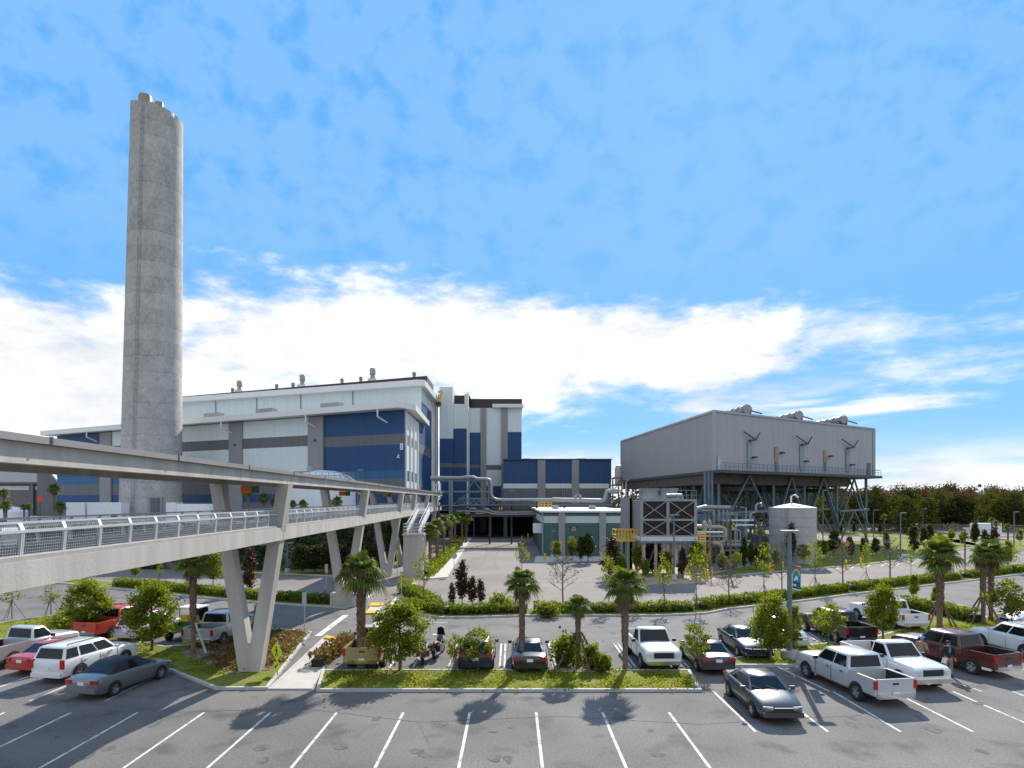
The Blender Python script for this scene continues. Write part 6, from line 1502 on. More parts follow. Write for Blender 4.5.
def vehicle(kind, label, cat, x, y, rz, colour, group='parked vehicles', roof=None, crew=True, bedcol=None, name=None, lower=None, dz=0.0):
    """stands with its middle at x, y; nose towards +y before the turn rz"""
    name = name or {'sedan': 'parked_car', 'suv': 'sport_utility_car', 'pickup': 'pickup_truck', 'cabrio': 'convertible_car', 'hatch': 'parked_car'}[kind]
    t = thing(name, label, cat, (x, y, dz), rz, group)
    P = colour; add = lambda mb, nm, m, par=t, sm=35: mb.build(nm, m, par, sm, world=False)
    b = MB()
    if kind in ('sedan', 'cabrio'):
        L, W, zb = 4.7, .90, .22; ax = (-1.42, 1.38); wr = 's'; belt, roofz = .97, 1.43
        loft(b, [(-2.36, .45, .78, .80, .74), (-2.30, .30, .88, .94, .82), (-2.0, .22, .92, 1.0, .87), (-1.2, .2, .93, .98, .90), (0, .2, .92, .97, .91), (.9, .2, .90, .97, .90), (1.5, .2, .84, .91, .89), (2.0, .22, .74, .80, .84), (2.26, .30, .64, .68, .76), (2.36, .42, .56, .58, .66)])
        g = dict(yb0=-1.75, yb1=1.02, yr0=-.95, yr1=.22, hb=.82, hr=.61)
    elif kind == 'hatch':
        L, W, zb = 4.4, .90, .24; ax = (-1.3, 1.33); wr = 's'; belt, roofz = 1.03, 1.58
        loft(b, [(-2.15, .45, .85, .9, .78), (-2.1, .30, .95, 1.0, .85), (-1.2, .22, .98, 1.03, .90), (0, .2, .97, 1.03, .91), (.9, .2, .95, 1.02, .90), (1.5, .2, .88, .94, .89), (2.0, .24, .76, .82, .82), (2.22, .42, .6, .62, .68)])
        g = dict(yb0=-2.08, yb1=.98, yr0=-1.75, yr1=.2, hb=.83, hr=.66)
    elif kind == 'suv':
        L, W, zb = 4.8, .94, .30; ax = (-1.42, 1.45); wr = 'l'; belt, roofz = 1.16, 1.76
        loft(b, [(-2.38, .5, 1.0, 1.05, .84), (-2.32, .34, 1.08, 1.14, .90), (-1.2, .28, 1.12, 1.17, .94), (0, .28, 1.12, 1.17, .94), (1.0, .28, 1.06, 1.15, .94), (1.6, .28, 1.03, 1.12, .94), (2.1, .30, .98, 1.06, .92), (2.32, .34, .92, .99, .88), (2.42, .46, .80, .84, .84)])
        g = dict(yb0=-2.30, yb1=1.0, yr0=-2.05, yr1=.30, hb=.87, hr=.72)
    else:
        L, W = (5.8 if crew else 5.3), .98; e = L / 2; wr = 'l'; belt, roofz = 1.22, 1.86; ax = (-e + 1.2, e - .95)
        cb = (-e + (1.75 if crew else 2.25)); cf = e - 1.75
        loft(b, [(cb, .42, 1.16, 1.2, .95), (cb + .1, .34, 1.18, 1.23, .97), (cf - .5, .34, 1.18, 1.23, .97), (cf + .15, .34, 1.14, 1.23, .97), (e - .9, .36, 1.11, 1.20, .97), (e - .22, .4, 1.07, 1.14, .95), (e - .05, .44, 1.00, 1.07, .93), (e, .5, .90, .95, .90)])
        g = dict(yb0=cb + .08, yb1=cf + .12, yr0=cb + .22, yr1=cf - .42, hb=.90, hr=.77)
        # bed
        bd = MB(); bw = .97
        for s in (-1, 1):
            bd.box(min(s * bw, s * (bw - .12)), max(s * bw, s * (bw - .12)), -e + .06, cb - .03, .52, 1.22)
        bd.box(-bw + .12, bw - .12, -e + .06, cb - .03, .62, .70); bd.box(-bw + .12, bw - .12, cb - .1, cb - .03, .70, 1.22)
        bo = add(bd, 'bed', bedcol or P, t, 30)
        li = MB(); li.box(-bw + .125, bw - .125, -e + .13, cb - .11, .705, .72); 
        for s in (-1, 1): li.box(min(s * (bw - .125), s * (bw - .14)), max(s * (bw - .125), s * (bw - .14)), -e + .13, cb - .11, .72, 1.19)
        add(li, 'bed_liner', M['black'], bo)
        tg = MB(); tg.box(-bw + .13, bw - .13, -e + .03, -e + .1, .60, 1.23); tgo = add(tg, 'tailgate', bedcol or P); add(MB().box(-.14, .14, -e + .015, -e + .028, .98, 1.06), 'handle', M['black'], tgo)
    e = L / 2
    add(b, 'body', P, t, 38)
    zb_, zr_ = belt, roofz; yb0, yb1, yr0, yr1, hb, hr = g['yb0'], g['yb1'], g['yr0'], g['yr1'], g['hb'], g['hr']
    c = MB(); ym = (yr0 + yr1) / 2
    B = [(-hb, yb0, zb_ - .04), (hb, yb0, zb_ - .04), (hb, yb1, zb_ - .04), (-hb, yb1, zb_ - .04)]; T_ = [(-hr, yr0, zr_ - .06), (hr, yr0, zr_ - .06), (hr, yr1, zr_ - .06), (-hr, yr1, zr_ - .06)]
    T2 = [(-hr * .88, yr0 + .12, zr_), (hr * .88, yr0 + .12, zr_), (hr * .88, yr1 - .14, zr_), (-hr * .88, yr1 - .14, zr_)]
    c.raw(B + T_ + T2, [(0, 1, 5, 4), (1, 2, 6, 5), (2, 3, 7, 6), (3, 0, 4, 7), (4, 5, 9, 8), (5, 6, 10, 9), (6, 7, 11, 10), (7, 4, 8, 11), (8, 9, 10, 11)])
    cab = add(c, 'cabin', roof or P, t, 50)
    def patch(q, u0, u1, v0, v1, off=.012):
        q = [Vector(p) for p in q]
        f = lambda u, v: q[0].lerp(q[1], u).lerp(q[3].lerp(q[2], u), v)
        nrm = (q[1] - q[0]).cross(q[3] - q[0]).normalized() * off
        return [f(u0, v0) + nrm, f(u1, v0) + nrm, f(u1, v1) + nrm, f(u0, v1) + nrm]
    add(MB().face(*patch([B[2], B[3], T_[3], T_[2]], .05, .95, .08, .96)), 'windshield', M['glass'])
    if kind != 'cabrio': add(MB().face(*patch([B[0], B[1], T_[1], T_[0]], .07, .93, .16, .93)), 'rear_window', M['glass'])
    else: add(MB().face(*patch([B[0], B[1], T_[1], T_[0]], .2, .8, .3, .85)), 'rear_window', M['glass'])
    nwin = {'sedan': [(.20, .53), (.56, .93)], 'cabrio': [(.45, .93)], 'hatch': [(.05, .25), (.28, .58), (.61, .94)], 'suv': [(.03, .27), (.31, .62), (.65, .95)], 'pickup': [(.06, .44), (.48, .94)] if crew else [(.10, .92)]}[kind]
    for a, d in nwin:
        add(MB().face(*patch([B[1], B[2], T_[2], T_[1]], a, d, .14, .90)), 'side_window', M['glass']); add(MB().face(*patch([B[3], B[0], T_[0], T_[3]], 1 - d, 1 - a, .14, .90)), 'side_window', M['glass'])
    # door seams, handles, lower trim
    sm = MB()
    for s in (-1, 1):
        for yy in ([yb0 + (yb1 - yb0) * (k[0] - .015) for k in nwin[1:]] + [yb1 - .08]): sm.box(min(s * (W - .004), s * (W + .006)), max(s * (W - .004), s * (W + .006)), yy - .008, yy + .008, .42, belt - .1)
    add(sm, 'door_seam', M['black'], t)
    for s in (-1, 1):
        for k in nwin[(1 if len(nwin) > 2 else 0):]: yy = yb0 + (yb1 - yb0) * k[0] + .12; add(MB().box(min(s * W, s * (W + .03)), max(s * W, s * (W + .03)), yy, yy + .18, belt - .20, belt - .16), 'door_handle', P if kind != 'pickup' else M['black'])
    if lower: 
        lo = MB()
        for s in (-1, 1): lo.box(min(s * (W - .02), s * (W + .012)), max(s * (W - .02), s * (W + .012)), ax[0] + .5, ax[1] - .5, .33, .56)
        add(lo, 'side_trim', lower, t)
    r = {'s': .32, 'l': .39}[wr]; ww = {'s': .22, 'l': .27}[wr]
    for s in (-1, 1):
        for yy in ax:
            ar = MB(); n = 18; pts = [(s * (W + .008), yy + (r * 1.17) * math.cos(math.pi * k / n), max(.24, r + r * 1.17 * math.sin(math.pi * k / n))) for k in range(n + 1)]; ar.face(*(pts if s < 0 else pts[::-1])); add(ar, 'wheel_arch', M['black'], t)
    for s in (-1, 1):
        for yy in ax:
            ty = bpy.data.objects.new('wheel', WH[wr][0]); COL.objects.link(ty); ty.parent = t; ty.location = (s * (W - ww / 2 + .03), yy, r); ty.rotation_euler = (0, 0, 0 if s > 0 else math.pi)
            ri = bpy.data.objects.new('rim', WH[wr][1]); COL.objects.link(ri); ri.parent = ty
    fz = {'sedan': .62, 'cabrio': .62, 'hatch': .70, 'suv': .80, 'pickup': .90}[kind]; tz = {'sedan': .82, 'cabrio': .82, 'hatch': .95, 'suv': .98, 'pickup': .98}[kind]
    for s in (-1, 1):
        fw = W * (.62 if kind in ('sedan', 'cabrio', 'hatch') else .74)
        add(MB().cbox((s * fw, e - (.17 if kind in ('sedan', 'cabrio', 'hatch') else .07), fz), (.36, .22, .17), -s * .28), 'headlight', M['clearlamp'])
        if kind == 'pickup': add(MB().cbox((s * .915, -e + .06, tz), (.14, .10, .36)), 'tail_light', M['redlamp'])
        elif kind == 'suv': add(MB().cbox((s * .82, -e + .06, tz), (.17, .12, .42)), 'tail_light', M['redlamp'])
        else: add(MB().cbox((s * .66, -e + .05, tz), (.34, .14, .16), s * .22), 'tail_light', M['redlamp'])
        add(MB().cbox((s * (W + .12), yb1 - .28, belt + .05), (.2, .10, .15)), 'mirror', P if kind != 'pickup' else M['black'])
    add(MB().cbox((0, e - .02 if kind in ('suv', 'pickup') else e - .0, fz - .02), (W * (1.05 if kind in ('suv', 'pickup') else .8), .09, .16 if kind != 'pickup' else .28)), 'grille', M['black'])
    bump = M['chrome'] if kind == 'pickup' else P
    add(MB().cbox((0, e - .02, .50 if kind == 'pickup' else .42), (W * 1.7, .18, .2)), 'front_bumper', bump); add(MB().cbox((0, -e + .03, .52 if kind == 'pickup' else .46), (W * 1.72, .2, .2)), 'rear_bumper', bump)
    if kind == 'suv':
        for s in (-1, 1):
            rr = MB(); rr.tube([(s * .6, yr0 + .2, zr_ + .0), (s * .6, yr0 + .26, zr_ + .06), (s * .6, yr1 - .36, zr_ + .06), (s * .6, yr1 - .3, zr_)], .025, 6); add(rr, 'roof_rail', M['black'])
    add(MB().cbox((0, -e - .012, .62 if kind == 'pickup' else .76), (.31, .02, .15)), 'number_plate', M['whitep'])
    wp = MB()
    for s in (-.35, .25): wp.beam(Vector((s, yb1 - .02, zb_ + .02)), Vector((s + .45, yb1 - .22, zb_ + .16)), .02, .02)
    add(wp, 'wiper', M['black'])
    return t
white = paint('white', (0.76, 0.76, 0.75)); silver = paint('silver', (0.50, 0.51, 0.52), .5); red = paint('red', (0.42, 0.03, 0.02)); orange = paint('orange_red', (0.50, 0.055, 0.02)); black = paint('black', (0.012, 0.012, 0.014)); dgrey = paint('dark_grey', (0.055, 0.06, 0.068), .4); navy = paint('navy', (0.016, 0.025, 0.05), .3); maroon = paint('maroon', (0.10, 0.022, 0.016), .3); tan = paint('tan', (0.40, 0.30, 0.12), .2); palegrey = paint('pale_grey', (0.55, 0.56, 0.57), .3)
vehicle('pickup', 'silver-white pickup with open black bed, leftmost in the front row', 'pickup truck', -26.9, 35.3, -.2, palegrey, crew=False)
vehicle('sedan', 'red sedan between the silver pickup and the white wagon at the left', 'car', -24.1, 34.2, -.2, red)
vehicle('suv', 'white wagon with dark windows beside the red sedan at the left', 'car', -21.75, 32.8, -.17, white)
vehicle('cabrio', 'silver convertible with black soft top right of the left white wagon', 'car', -18.4, 30.3, -.2, paint('dark_silver', (0.20, 0.21, 0.22), .5), roof=M['black'])
vehicle('pickup', 'bright red pickup behind the left island trees', 'pickup truck', -25.9, 42.4, -.2, orange, crew=True)
vehicle('hatch', 'small white car between the red pickup and the utility cart', 'car', -23.3, 41.4, -.2, palegrey)
vehicle('pickup', 'silver crew cab pickup parked right of the utility cart', 'pickup truck', -18.2, 40.5, -.12, silver)
vehicle('pickup', 'tan pickup with its tailgate behind the big cabbage palm', 'pickup truck', -7.7, 35.4, 0, tan, crew=False, roof=white)
vehicle('hatch', 'dark hatchback hidden by the open-crowned young tree', 'car', -1.85, 34.5, 0, navy)
vehicle('sedan', 'black sedan seen from behind the ragged palm trunk', 'car', 0.9, 34.4, 0, black)
vehicle('pickup', 'white pickup facing the viewer right of the spreading palm', 'pickup truck', 7.6, 35.2, math.pi + .05, white, crew=False)
vehicle('sedan', 'dark grey sedan behind the young tree right of the white pickup', 'car', 10.35, 34.3, 0, dgrey)
vehicle('sedan', 'navy sedan facing the viewer left of the banner lamp post tree', 'car', 13.5, 37.2, math.pi, navy)
vehicle('hatch', 'pale car mostly hidden behind the tree at the banner lamp post', 'car', 16.6, 39.6, math.pi, palegrey)
vehicle('pickup', 'black pickup behind the broad yellowish tree', 'pickup truck', 20.7, 41.0, .06, black)
vehicle('pickup', 'white pickup with chrome bumper nosing out behind the right island tree', 'pickup truck', 26.6, 45.4, .1, white)
vehicle('pickup', 'silver-white crew cab pickup in the right front row', 'pickup truck', 15.8, 29.9, .15, palegrey)
vehicle('pickup', 'white single cab pickup facing the viewer beside the two people', 'pickup truck', 18.9, 31.9, math.pi + .14, white, crew=False)
vehicle('pickup', 'maroon crew cab pickup that the two people stand beside', 'pickup truck', 23.5, 34.2, .34, maroon)
vehicle('suv', 'white wagon at the right edge beside the pair of palms', 'car', 29.1, 36.9, 0.12, white)
vehicle('sedan', 'grey sedan whose roof rises in front of the right island grass', 'car', 10.6, 27.3, math.pi, dgrey)
vehicle('sedan', 'silver-grey car partly behind the right-hand bronze magnolia at the edge', 'car', 36.2, 44.0, 1.57, silver)

def utility_cart():
    t = thing('utility_cart', 'green and yellow utility cart with pale roof beside the silver crew cab pickup', 'utility cart', (-20.7, 41.0, 0), -.15); a = lambda mb, nm, m, par=t, s=35: mb.build(nm, m, par, s, world=False)
    gp = paint('cart_green', (0.03, 0.20, 0.03)); 
    b = MB(); loft(b, [(.1, .35, .6, .66, .68), (.9, .35, .78, .86, .70), (1.35, .4, .74, .80, .66), (1.5, .5, .62, .64, .56)]); a(b, 'body', gp)
    bd = MB(); bd.box(-.7, .7, -1.5, .05, .62, .68)
    for s in (-1, 1): bd.box(min(s * .7, s * .66), max(s * .7, s * .66), -1.5, .05, .68, .98)
    bd.box(-.66, .66, -1.5, -1.46, .68, .98); bd.box(-.66, .66, 0.0, .05, .68, 1.0); a(bd, 'cargo_box', gp)
    for s in (-.34, .34): st = MB(); st.cbox((s, .28, .86), (.52, .45, .16)); st.cbox((s, .10, 1.16), (.52, .12, .52)); a(st, 'seat', M['yellow'])
    fr = MB()
    for s in (-.64, .64): fr.tube([(s, .02, .6), (s, .0, 1.82), (s, .95, 1.86), (s, 1.25, .8)], .03, 6)
    a(fr, 'roll_frame', M['black']); a(MB().box(-.72, .72, -.12, 1.1, 1.87, 1.94), 'roof', M['whitep'])
    a(MB().face((-.6, 1.26, .86), (.6, 1.26, .86), (.6, .99, 1.8), (-.6, .99, 1.8)), 'windshield', M['glass'])
    a(MB().lathe([(.17, -.015), (.19, 0), (.17, .015)], 16, (-.34, .72, 1.08), 'y', cap=False), 'steering_wheel', M['black'])
    for s in (-1, 1):
        for yy in (-1.0, 1.0):
            ty = bpy.data.objects.new('wheel', WH['s'][0]); COL.objects.link(ty); ty.parent = t; ty.location = (s * .64, yy, .32); ty.rotation_euler = (0, 0, 0 if s > 0 else math.pi); ri = bpy.data.objects.new('rim', WH['s'][1]); COL.objects.link(ri); ri.parent = ty
    for s in (-.45, .45): a(MB().cbox((s, 1.46, .66), (.2, .1, .12)), 'headlight', M['clearlamp'])
utility_cart()

def motorcycle(label, x, y, rz, p, screen):
    t = thing('motorcycle', label, 'motorcycle', (x, y, 0), rz, 'parked motorcycles'); a = lambda mb, nm, m, par=t, s=40: mb.build(nm, m, par, s, world=False)
    for yy in (-.8, .85):
        w = a(MB().lathe([(.22, -.07), (.31, -.07), (.33, 0), (.31, .07), (.22, .07), (.22, -.07)], 20, (0, yy, .33), 'x', cap=False), 'wheel', M['rubber']); rm = MB().lathe([(.22, -.03), (.22, .03), (.05, .06), (.05, -.06)], 20, (0, yy, .33), 'x'); a(rm, 'rim', M['chrome'], w)
        fn = MB()
        for k in range(8):
            a0, a1 = R(20 + k * 18), R(20 + (k + 1) * 18); f = lambda an, s: (s * .10, yy + .40 * math.cos(an), .33 + .40 * math.sin(an)); fn.face(f(a0, -1), f(a0, 1), f(a1, 1), f(a1, -1))
        a(fn, 'mudguard', p)
    b = MB(); b.tube([(0, .55, .88), (0, .3, .93), (0, 0, .82)], [.1, .19, .13], 12); a(b, 'fuel_tank', p)
    b = MB(); b.tube([(0, .02, .76), (0, -.3, .72), (0, -.65, .84), (0, -.95, .86)], [.10, .18, .15, .06], 10); a(b, 'seat', M['black'])
    b = MB(); b.cbox((0, .05, .45), (.34, .5, .36)); b.beam((0, -.1, .6), (0, .25, .75), .2, .2); a(b, 'engine', M['chrome'])
    b = MB(); b.beam((0, -.8, .33), (0, -.1, .5), .12, .08); b.beam((0, -.1, .3), (0, .6, .85), .06, .08); b.beam((0, -.8, .75), (0, .1, .7), .06, .08); a(b, 'frame', M['black'])
    b = MB(); 
    for s in (-.1, .1): b.tube([(s, .86, .33), (s, .55, 1.05)], .03, 6)
    a(b, 'fork', M['chrome']); b = MB(); b.tube([(-.42, .28, 1.12), (-.2, .48, 1.08), (.2, .48, 1.08), (.42, .28, 1.12)], .022, 6); a(b, 'handlebar', M['chrome'])
    a(MB().lathe([(.03, -.1), (.1, -.06), (.11, .05)], 14, (0, .68, .95), 'y'), 'headlight', M['clearlamp']); a(MB().cbox((0, -1.02, .8), (.2, .06, .1)), 'tail_light', M['redlamp'])
    for s in (-.14, .14): a(MB().tube([(s, .1, .3), (s, -.5, .3), (s * 1.2, -1.0, .36)], [.04, .06, .065], 8), 'exhaust', M['chrome'])
    for s in (-.26, .26): a(MB().cbox((s, -.72, .62), (.2, .5, .32)), 'saddlebag', p)
    if screen: sc = MB(); sc.raw([(-.24, .56, 1.05), (0, .64, 1.05), (.24, .56, 1.05), (-.18, .42, 1.5), (0, .48, 1.55), (.18, .42, 1.5)], [(0, 1, 4, 3), (1, 2, 5, 4)]); a(sc, 'screen', M['glass'])
    a(MB().beam((-.12, -.1, .32), (-.32, -.05, .02), .03, .03), 'side_stand', M['black'])
motorcycle('dark red motorcycle behind the full green tree beside the tan pickup', -4.85, 35.0, .1, maroon, False)
motorcycle('black touring motorcycle with windscreen right of the full green tree', -4.15, 36.2, -.15, black, True)

def box_truck():
    x, y = PX(985, 146), 146.0; t = thing('box_truck', 'white box truck on the far road beyond the right lawn', 'truck', (x, y, 0)); a = lambda mb, nm, m, par=t: mb.build(nm, m, par, 35, world=False)
    b = MB(); b.box(-2.6, 2.9, -1.2, 1.2, 1.0, 3.5); a(b, 'cargo_box', M['whitep']); c = MB(); c.prism([(-4.6, -1.05), (-2.7, -1.05), (-2.7, 1.05), (-4.6, 1.05)], .6, 1.6); c.prism([(-4.1, -1.0), (-2.7, -1.0), (-2.7, 1.0), (-4.1, 1.0)], 1.6, 2.5); a(c, 'cab', white)
    a(MB().box(-3.9, -2.9, -1.03, -1.002, 1.65, 2.3), 'side_window', M['glass']); a(MB().box(-2.7, 2.8, -.9, .9, .6, .99), 'chassis', M['black'])
    for xx in (-3.6, 1.6):
        for s in (-1, 1): w = a(MB().lathe([(.3, -.15), (.48, -.15), (.48, .15), (.3, .15)], 18, (xx, s * .95, .48), 'y'), 'wheel', M['rubber']); a(MB().lathe([(.28, -.16), (.28, .16)], 14, (xx, s * .95, .48), 'y'), 'rim', M['rim'], w)
box_truck()

# ------------------------------------------------------------------ people
def person(label, x, y, rz, top, legs, hat=None, hair=(0.03, 0.02, 0.015), paper=False, arms='down', shirt=None):
    t = thing('person', label, 'person', (x, y, 0), rz)
    def skin(name, joints, edges, m, lev=2, root=0):
        me = bpy.data.meshes.new(name); me.from_pydata([j[0] for j in joints], edges, []); o = bpy.data.objects.new(name, me); COL.objects.link(o)
        o.modifiers.new('Skin', 'SKIN'); sv = me.skin_vertices[0].data
        for i, j in enumerate(joints): r = j[1]; sv[i].radius = (r, r) if not isinstance(r, tuple) else r; sv[i].use_root = i == root
        o.modifiers.new('Sub', 'SUBSURF').levels = lev; o.modifiers['Sub'].render_levels = lev
        dg = bpy.context.evaluated_depsgraph_get(); ev = o.evaluated_get(dg); nm = bpy.data.meshes.new_from_object(ev); nm.materials.clear(); nm.materials.append(m)
        for p in nm.polygons: p.use_smooth = True
        o.modifiers.clear(); o.data = nm; bpy.data.meshes.remove(me); return o
    # body: one skinned figure
    J = [((0, 0, .95), .15), ((0, .01, 1.12), .135), ((0, .01, 1.32), .165), ((0, 0, 1.46), .10), ((0, .01, 1.53), .055), ((0, .02, 1.60), .065), ((0, .02, 1.68), .095), ((0, .015, 1.75), .062)]
    E = [(i, i + 1) for i in range(7)]
    for s in (-1, 1):
        b = len(J)
        elb = (s * .27, -.02, 1.14) if arms == 'down' else (s * .29, -.03, 1.16); wri = (s * .26, .10, .92) if arms == 'down' else (s * .19, .20, 1.10)
        J += [((s * .19, 0, 1.43), .07), (elb, .047), (wri, .033), ((wri[0], wri[1] + .05, wri[2] - .06), .034)]
        E += [(3, b), (b, b + 1), (b + 1, b + 2), (b + 2, b + 3)]
        h = len(J); J += [((s * .10, 0, .86), .10), ((s * .11, .01, .50), .068), ((s * .12, -.02, .09), .045), ((s * .13, .13, .04), .036)]
        E += [(0, h), (h, h + 1), (h + 1, h + 2), (h + 2, h + 3)]
    bd = skin('body', J, E, M['skin']); bd.parent = t
    fing = MB()
    for s in (-1, 1):
        wri = Vector((s * .26, .15, .86)) if arms == 'down' else Vector((s * .19, .25, 1.04))
        for k in range(4): p = wri + Vector((0.018 * (k - 1.5), .0, 0)); L = (.07, .08, .075, .06)[k]; fing.tube([p, p + Vector((0, .02, -L * .55)), p + Vector((0, .005, -L))], [.010, .009, .006], 6)
        p = wri + Vector((-s * .03, .0, .03)); fing.tube([p, p + Vector((-s * .03, .02, -.03)), p + Vector((-s * .03, .03, -.06))], [.011, .010, .007], 6)
    fing.build('fingers', M['skin'], bd, 50, world=False)
    # jacket (upper), trousers, shoes as clothing shells a little larger
    J2 = [((0, 0, .90), .175), ((0, .01, 1.12), .165), ((0, .01, 1.33), .19), ((0, 0, 1.47), .10)]; E2 = [(0, 1), (1, 2), (2, 3)]
    for s in (-1, 1):
        b = len(J2); elb = (s * .275, -.02, 1.14) if arms == 'down' else (s * .295, -.03, 1.16); wri = (s * .265, .09, .94) if arms == 'down' else (s * .20, .18, 1.11)
        J2 += [((s * .19, 0, 1.43), .092), (elb, .068), (wri, .054)]; E2 += [(3, b), (b, b + 1), (b + 1, b + 2)]
    skin('jacket', J2, E2, top).parent = t
    J3 = [((0, 0, .98), .155), ((0, 0, .90), .15)]; E3 = [(0, 1)]
    for s in (-1, 1): b = len(J3); J3 += [((s * .10, 0, .80), .115), ((s * .115, .01, .48), .085), ((s * .125, -.015, .10), .072)]; E3 += [(1, b), (b, b + 1), (b + 1, b + 2)]
    skin('trousers', J3, E3, legs).parent = t
    sh = MB()
    for s in (-1, 1): sh.tube([(s * .13, -.07, .05), (s * .13, .04, .06), (s * .135, .18, .035)], [.05, .055, .035], 8)
    sh.build('shoes', M['black'], t, 50, world=False)
    f = MB(); f.cbox((0, .115, 1.665), (.03, .05, .05)); f.build('nose', M['skin'], bd, 30, world=False)
    ey = MB()
    for s in (-.035, .035): ey.cbox((s, .108, 1.69), (.025, .012, .012))
    ey.cbox((0, .105, 1.625), (.05, .012, .010)); ey.build('eyes_and_mouth', M['black'], bd, world=False)
    if hat:
        h = MB(); h.lathe([(.128, 1.70), (.13, 1.74), (.10, 1.80), (.03, 1.825)], 18, (0, .015, 0)); h.cbox((0, .16, 1.715), (.17, .14, .02)); h.build('hard_hat', hat, t, 50, world=False)
    else:
        h = MB(); h.lathe([(.098, 1.66), (.115, 1.72), (.09, 1.77), (.02, 1.795)], 18, (0, -.005, 0)); h.build('hair', mat('hair', hair, .8), t, 60, world=False)
    if shirt: MB().cbox((0, .185, 1.36), (.08, .03, .26)).build('shirt', shirt, t, world=False)
    return t
person('person in tan jacket, blue trousers and bright blue hard hat beside the maroon pickup', 21.05, 32.9, R(-60), mat('tan_jacket', (0.30, 0.21, 0.13), .85), mat('jeans', (0.03, 0.055, 0.12), .9), hat=mat('blue_hat', (0.03, 0.30, 0.62), .35), arms='held')
person('person in dark jacket over blue shirt and khaki trousers holding a paper', 21.75, 31.9, R(165), mat('dark_jacket', (0.016, 0.018, 0.026), .85), mat('khaki', (0.27, 0.20, 0.13), .9), arms='down', shirt=mat('blue_shirt', (0.08, 0.22, 0.5), .8))
pp = MB().cbox((0, 0, 0), (.21, .012, .28)); o = solo(pp, 'paper_sheet', M['whitep'], 'white paper held by the person in the dark jacket', 'paper', (0, 0, 0)); o.location = (21.45, 31.75, .84); o.rotation_euler = (R(8), R(12), R(-15))

# ------------------------------------------------------------------ lamps, signs, bollards, fence
def lamp(px, py, top, label, heads=1, Y=None, r=.085, base=.3, z0=0.0, arm=.9, name='street_lamp'):
    x, y = G(px, py) if Y is None else (PX(px, Y), Y); h = PZ(top, y)
    t = thing(name, label, 'lamp post', (x, y, z0), group='grey lamp posts')
    MB().tube([(x, y, z0 + .2), (x, y, h)], [r, r * .72], 10).build('pole', M['steel'], t, 50); MB().lathe([(base, -.02 + z0), (base, .5 + z0), (base * .9, .55 + z0)], 18, (x, y, 0)).build('footing', M['kerb'], t, 40)
    for s in ((1,) if heads == 1 else (-1, 1)):
        q = MB(); q.cbox((x + s * arm * .5, y, h + .02), (arm, .34, .10)); q.cbox((x + s * arm * .55, y, h - .045), (arm * .6, .26, .03)); q.build('lamp_head', M['galv'], t)
    return t
bl = lamp(789.5, 660, 531.5, 'tall grey lamp post with round footing that carries the teal banner', 2, r=.15, base=.47, arm=.50)
lamp(674, 579, 515, 'twin-headed lamp post in front of the louvred cooling tower', 2, r=.10, arm=.55)
lamp(900.5, 561, 513, 'lamp post on the lawn nearest the right-hand hedge', 1, r=.11, arm=.8)
lamp(873.5, 0, 510, 'lamp post just right of the last condenser leg', 1, Y=118, arm=.9)
lamp(923, 0, 509, 'far lamp post in front of the dark wood behind the lawn', 1, Y=150, arm=.9)
lamp(1014, 553, 512, 'lamp post on the lawn at the right edge', 1, r=.12, arm=.8)
lamp(287.5, 573, 543, 'short lamp post by the vine wall under the bridge', 1, arm=.7)
lamp(444.5, 563, 539, 'short lamp post in the pavement bed under the bridge', 1, arm=.7)
lamp(358, 0, 470, 'lamp post behind the bridge roof beside the white domed tank', 1, Y=100, z0=TZ, arm=.8)
lamp(552, 558, 531, 'slim light pole at the left of the green building front', 1, r=.06, base=.2, arm=.5)
lamp(823, 0, 490.5, 'lamp on a pole behind the grey tank', 1, Y=97, arm=.5)

def banner():
    x, y = G(789.5, 660); x0, x1 = x + .16, x + .16 + .40; y -= 0.0; z1, z0 = PZ(564, y), PZ(589, y)
    t = thing('street_banner', 'teal banner with yellow arch and pale figures hanging on the tall lamp post', 'banner', (x0, y, z0))
    ang = -.35; w = .42
    def P(u, v, o=0.0): return (x0 + u * w * math.cos(ang) + o * math.sin(ang), y + u * w * math.sin(ang) - o * math.cos(ang), z0 + v * (z1 - z0) - .10 * u)
    def quad(mb, u0, u1, v0, v1, o): 
        mb.face(P(u0, v0, o), P(u1, v0, o), P(u1, v1, o), P(u0, v1, o)); mb.face(P(u0, v1, -.012), P(u1, v1, -.012), P(u1, v0, -.012), P(u0, v0, -.012))
    c = MB(); quad(c, 0, 1, 0, 1, .008); co = c.build('cloth', mat('banner_teal', (0.02, 0.24, 0.31), .7), t)
    m = MB(); quad(m, 0, 1, .955, 1.0, .014); quad(m, 0, 1, 0, .05, .014); quad(m, .08, .42, .16, .22, .014); quad(m, .32, .62, .40, .55, .014); quad(m, .18, .34, .36, .46, .014); m.build('white_figure', M['whitep'], co)
    m = MB(); quad(m, 0, 1, .885, .95, .014); m.build('red_band', mat('banner_red', (0.42, 0.04, 0.09), .7), co)
    m = MB()
    for k in range(10):
        a0, a1 = math.pi * k / 10, math.pi * (k + 1) / 10; f = lambda a, r: P(.48 + .42 * r * math.cos(a), .60 + .24 * r * math.sin(a), .014); m.face(f(a0, .72), f(a0, 1), f(a1, 1), f(a1, .72))
    m.build('yellow_arch', M['yellow'], co)
    m = MB(); quad(m, .05, .95, .24, .31, .014); quad(m, .0, 1, .055, .11, .014); quad(m, .5, .9, .15, .21, .014); m.build('dark_lettering', mat('banner_navy', (0.01, 0.05, 0.07), .7), co)
    r = MB()
    for v in (1.0, 0.0): r.tube([(x, y, z0 + v * (z1 - z0)), P(1.08, v)], .018, 6)
    r.build('banner_arm', M['dsteel'], t)
banner()

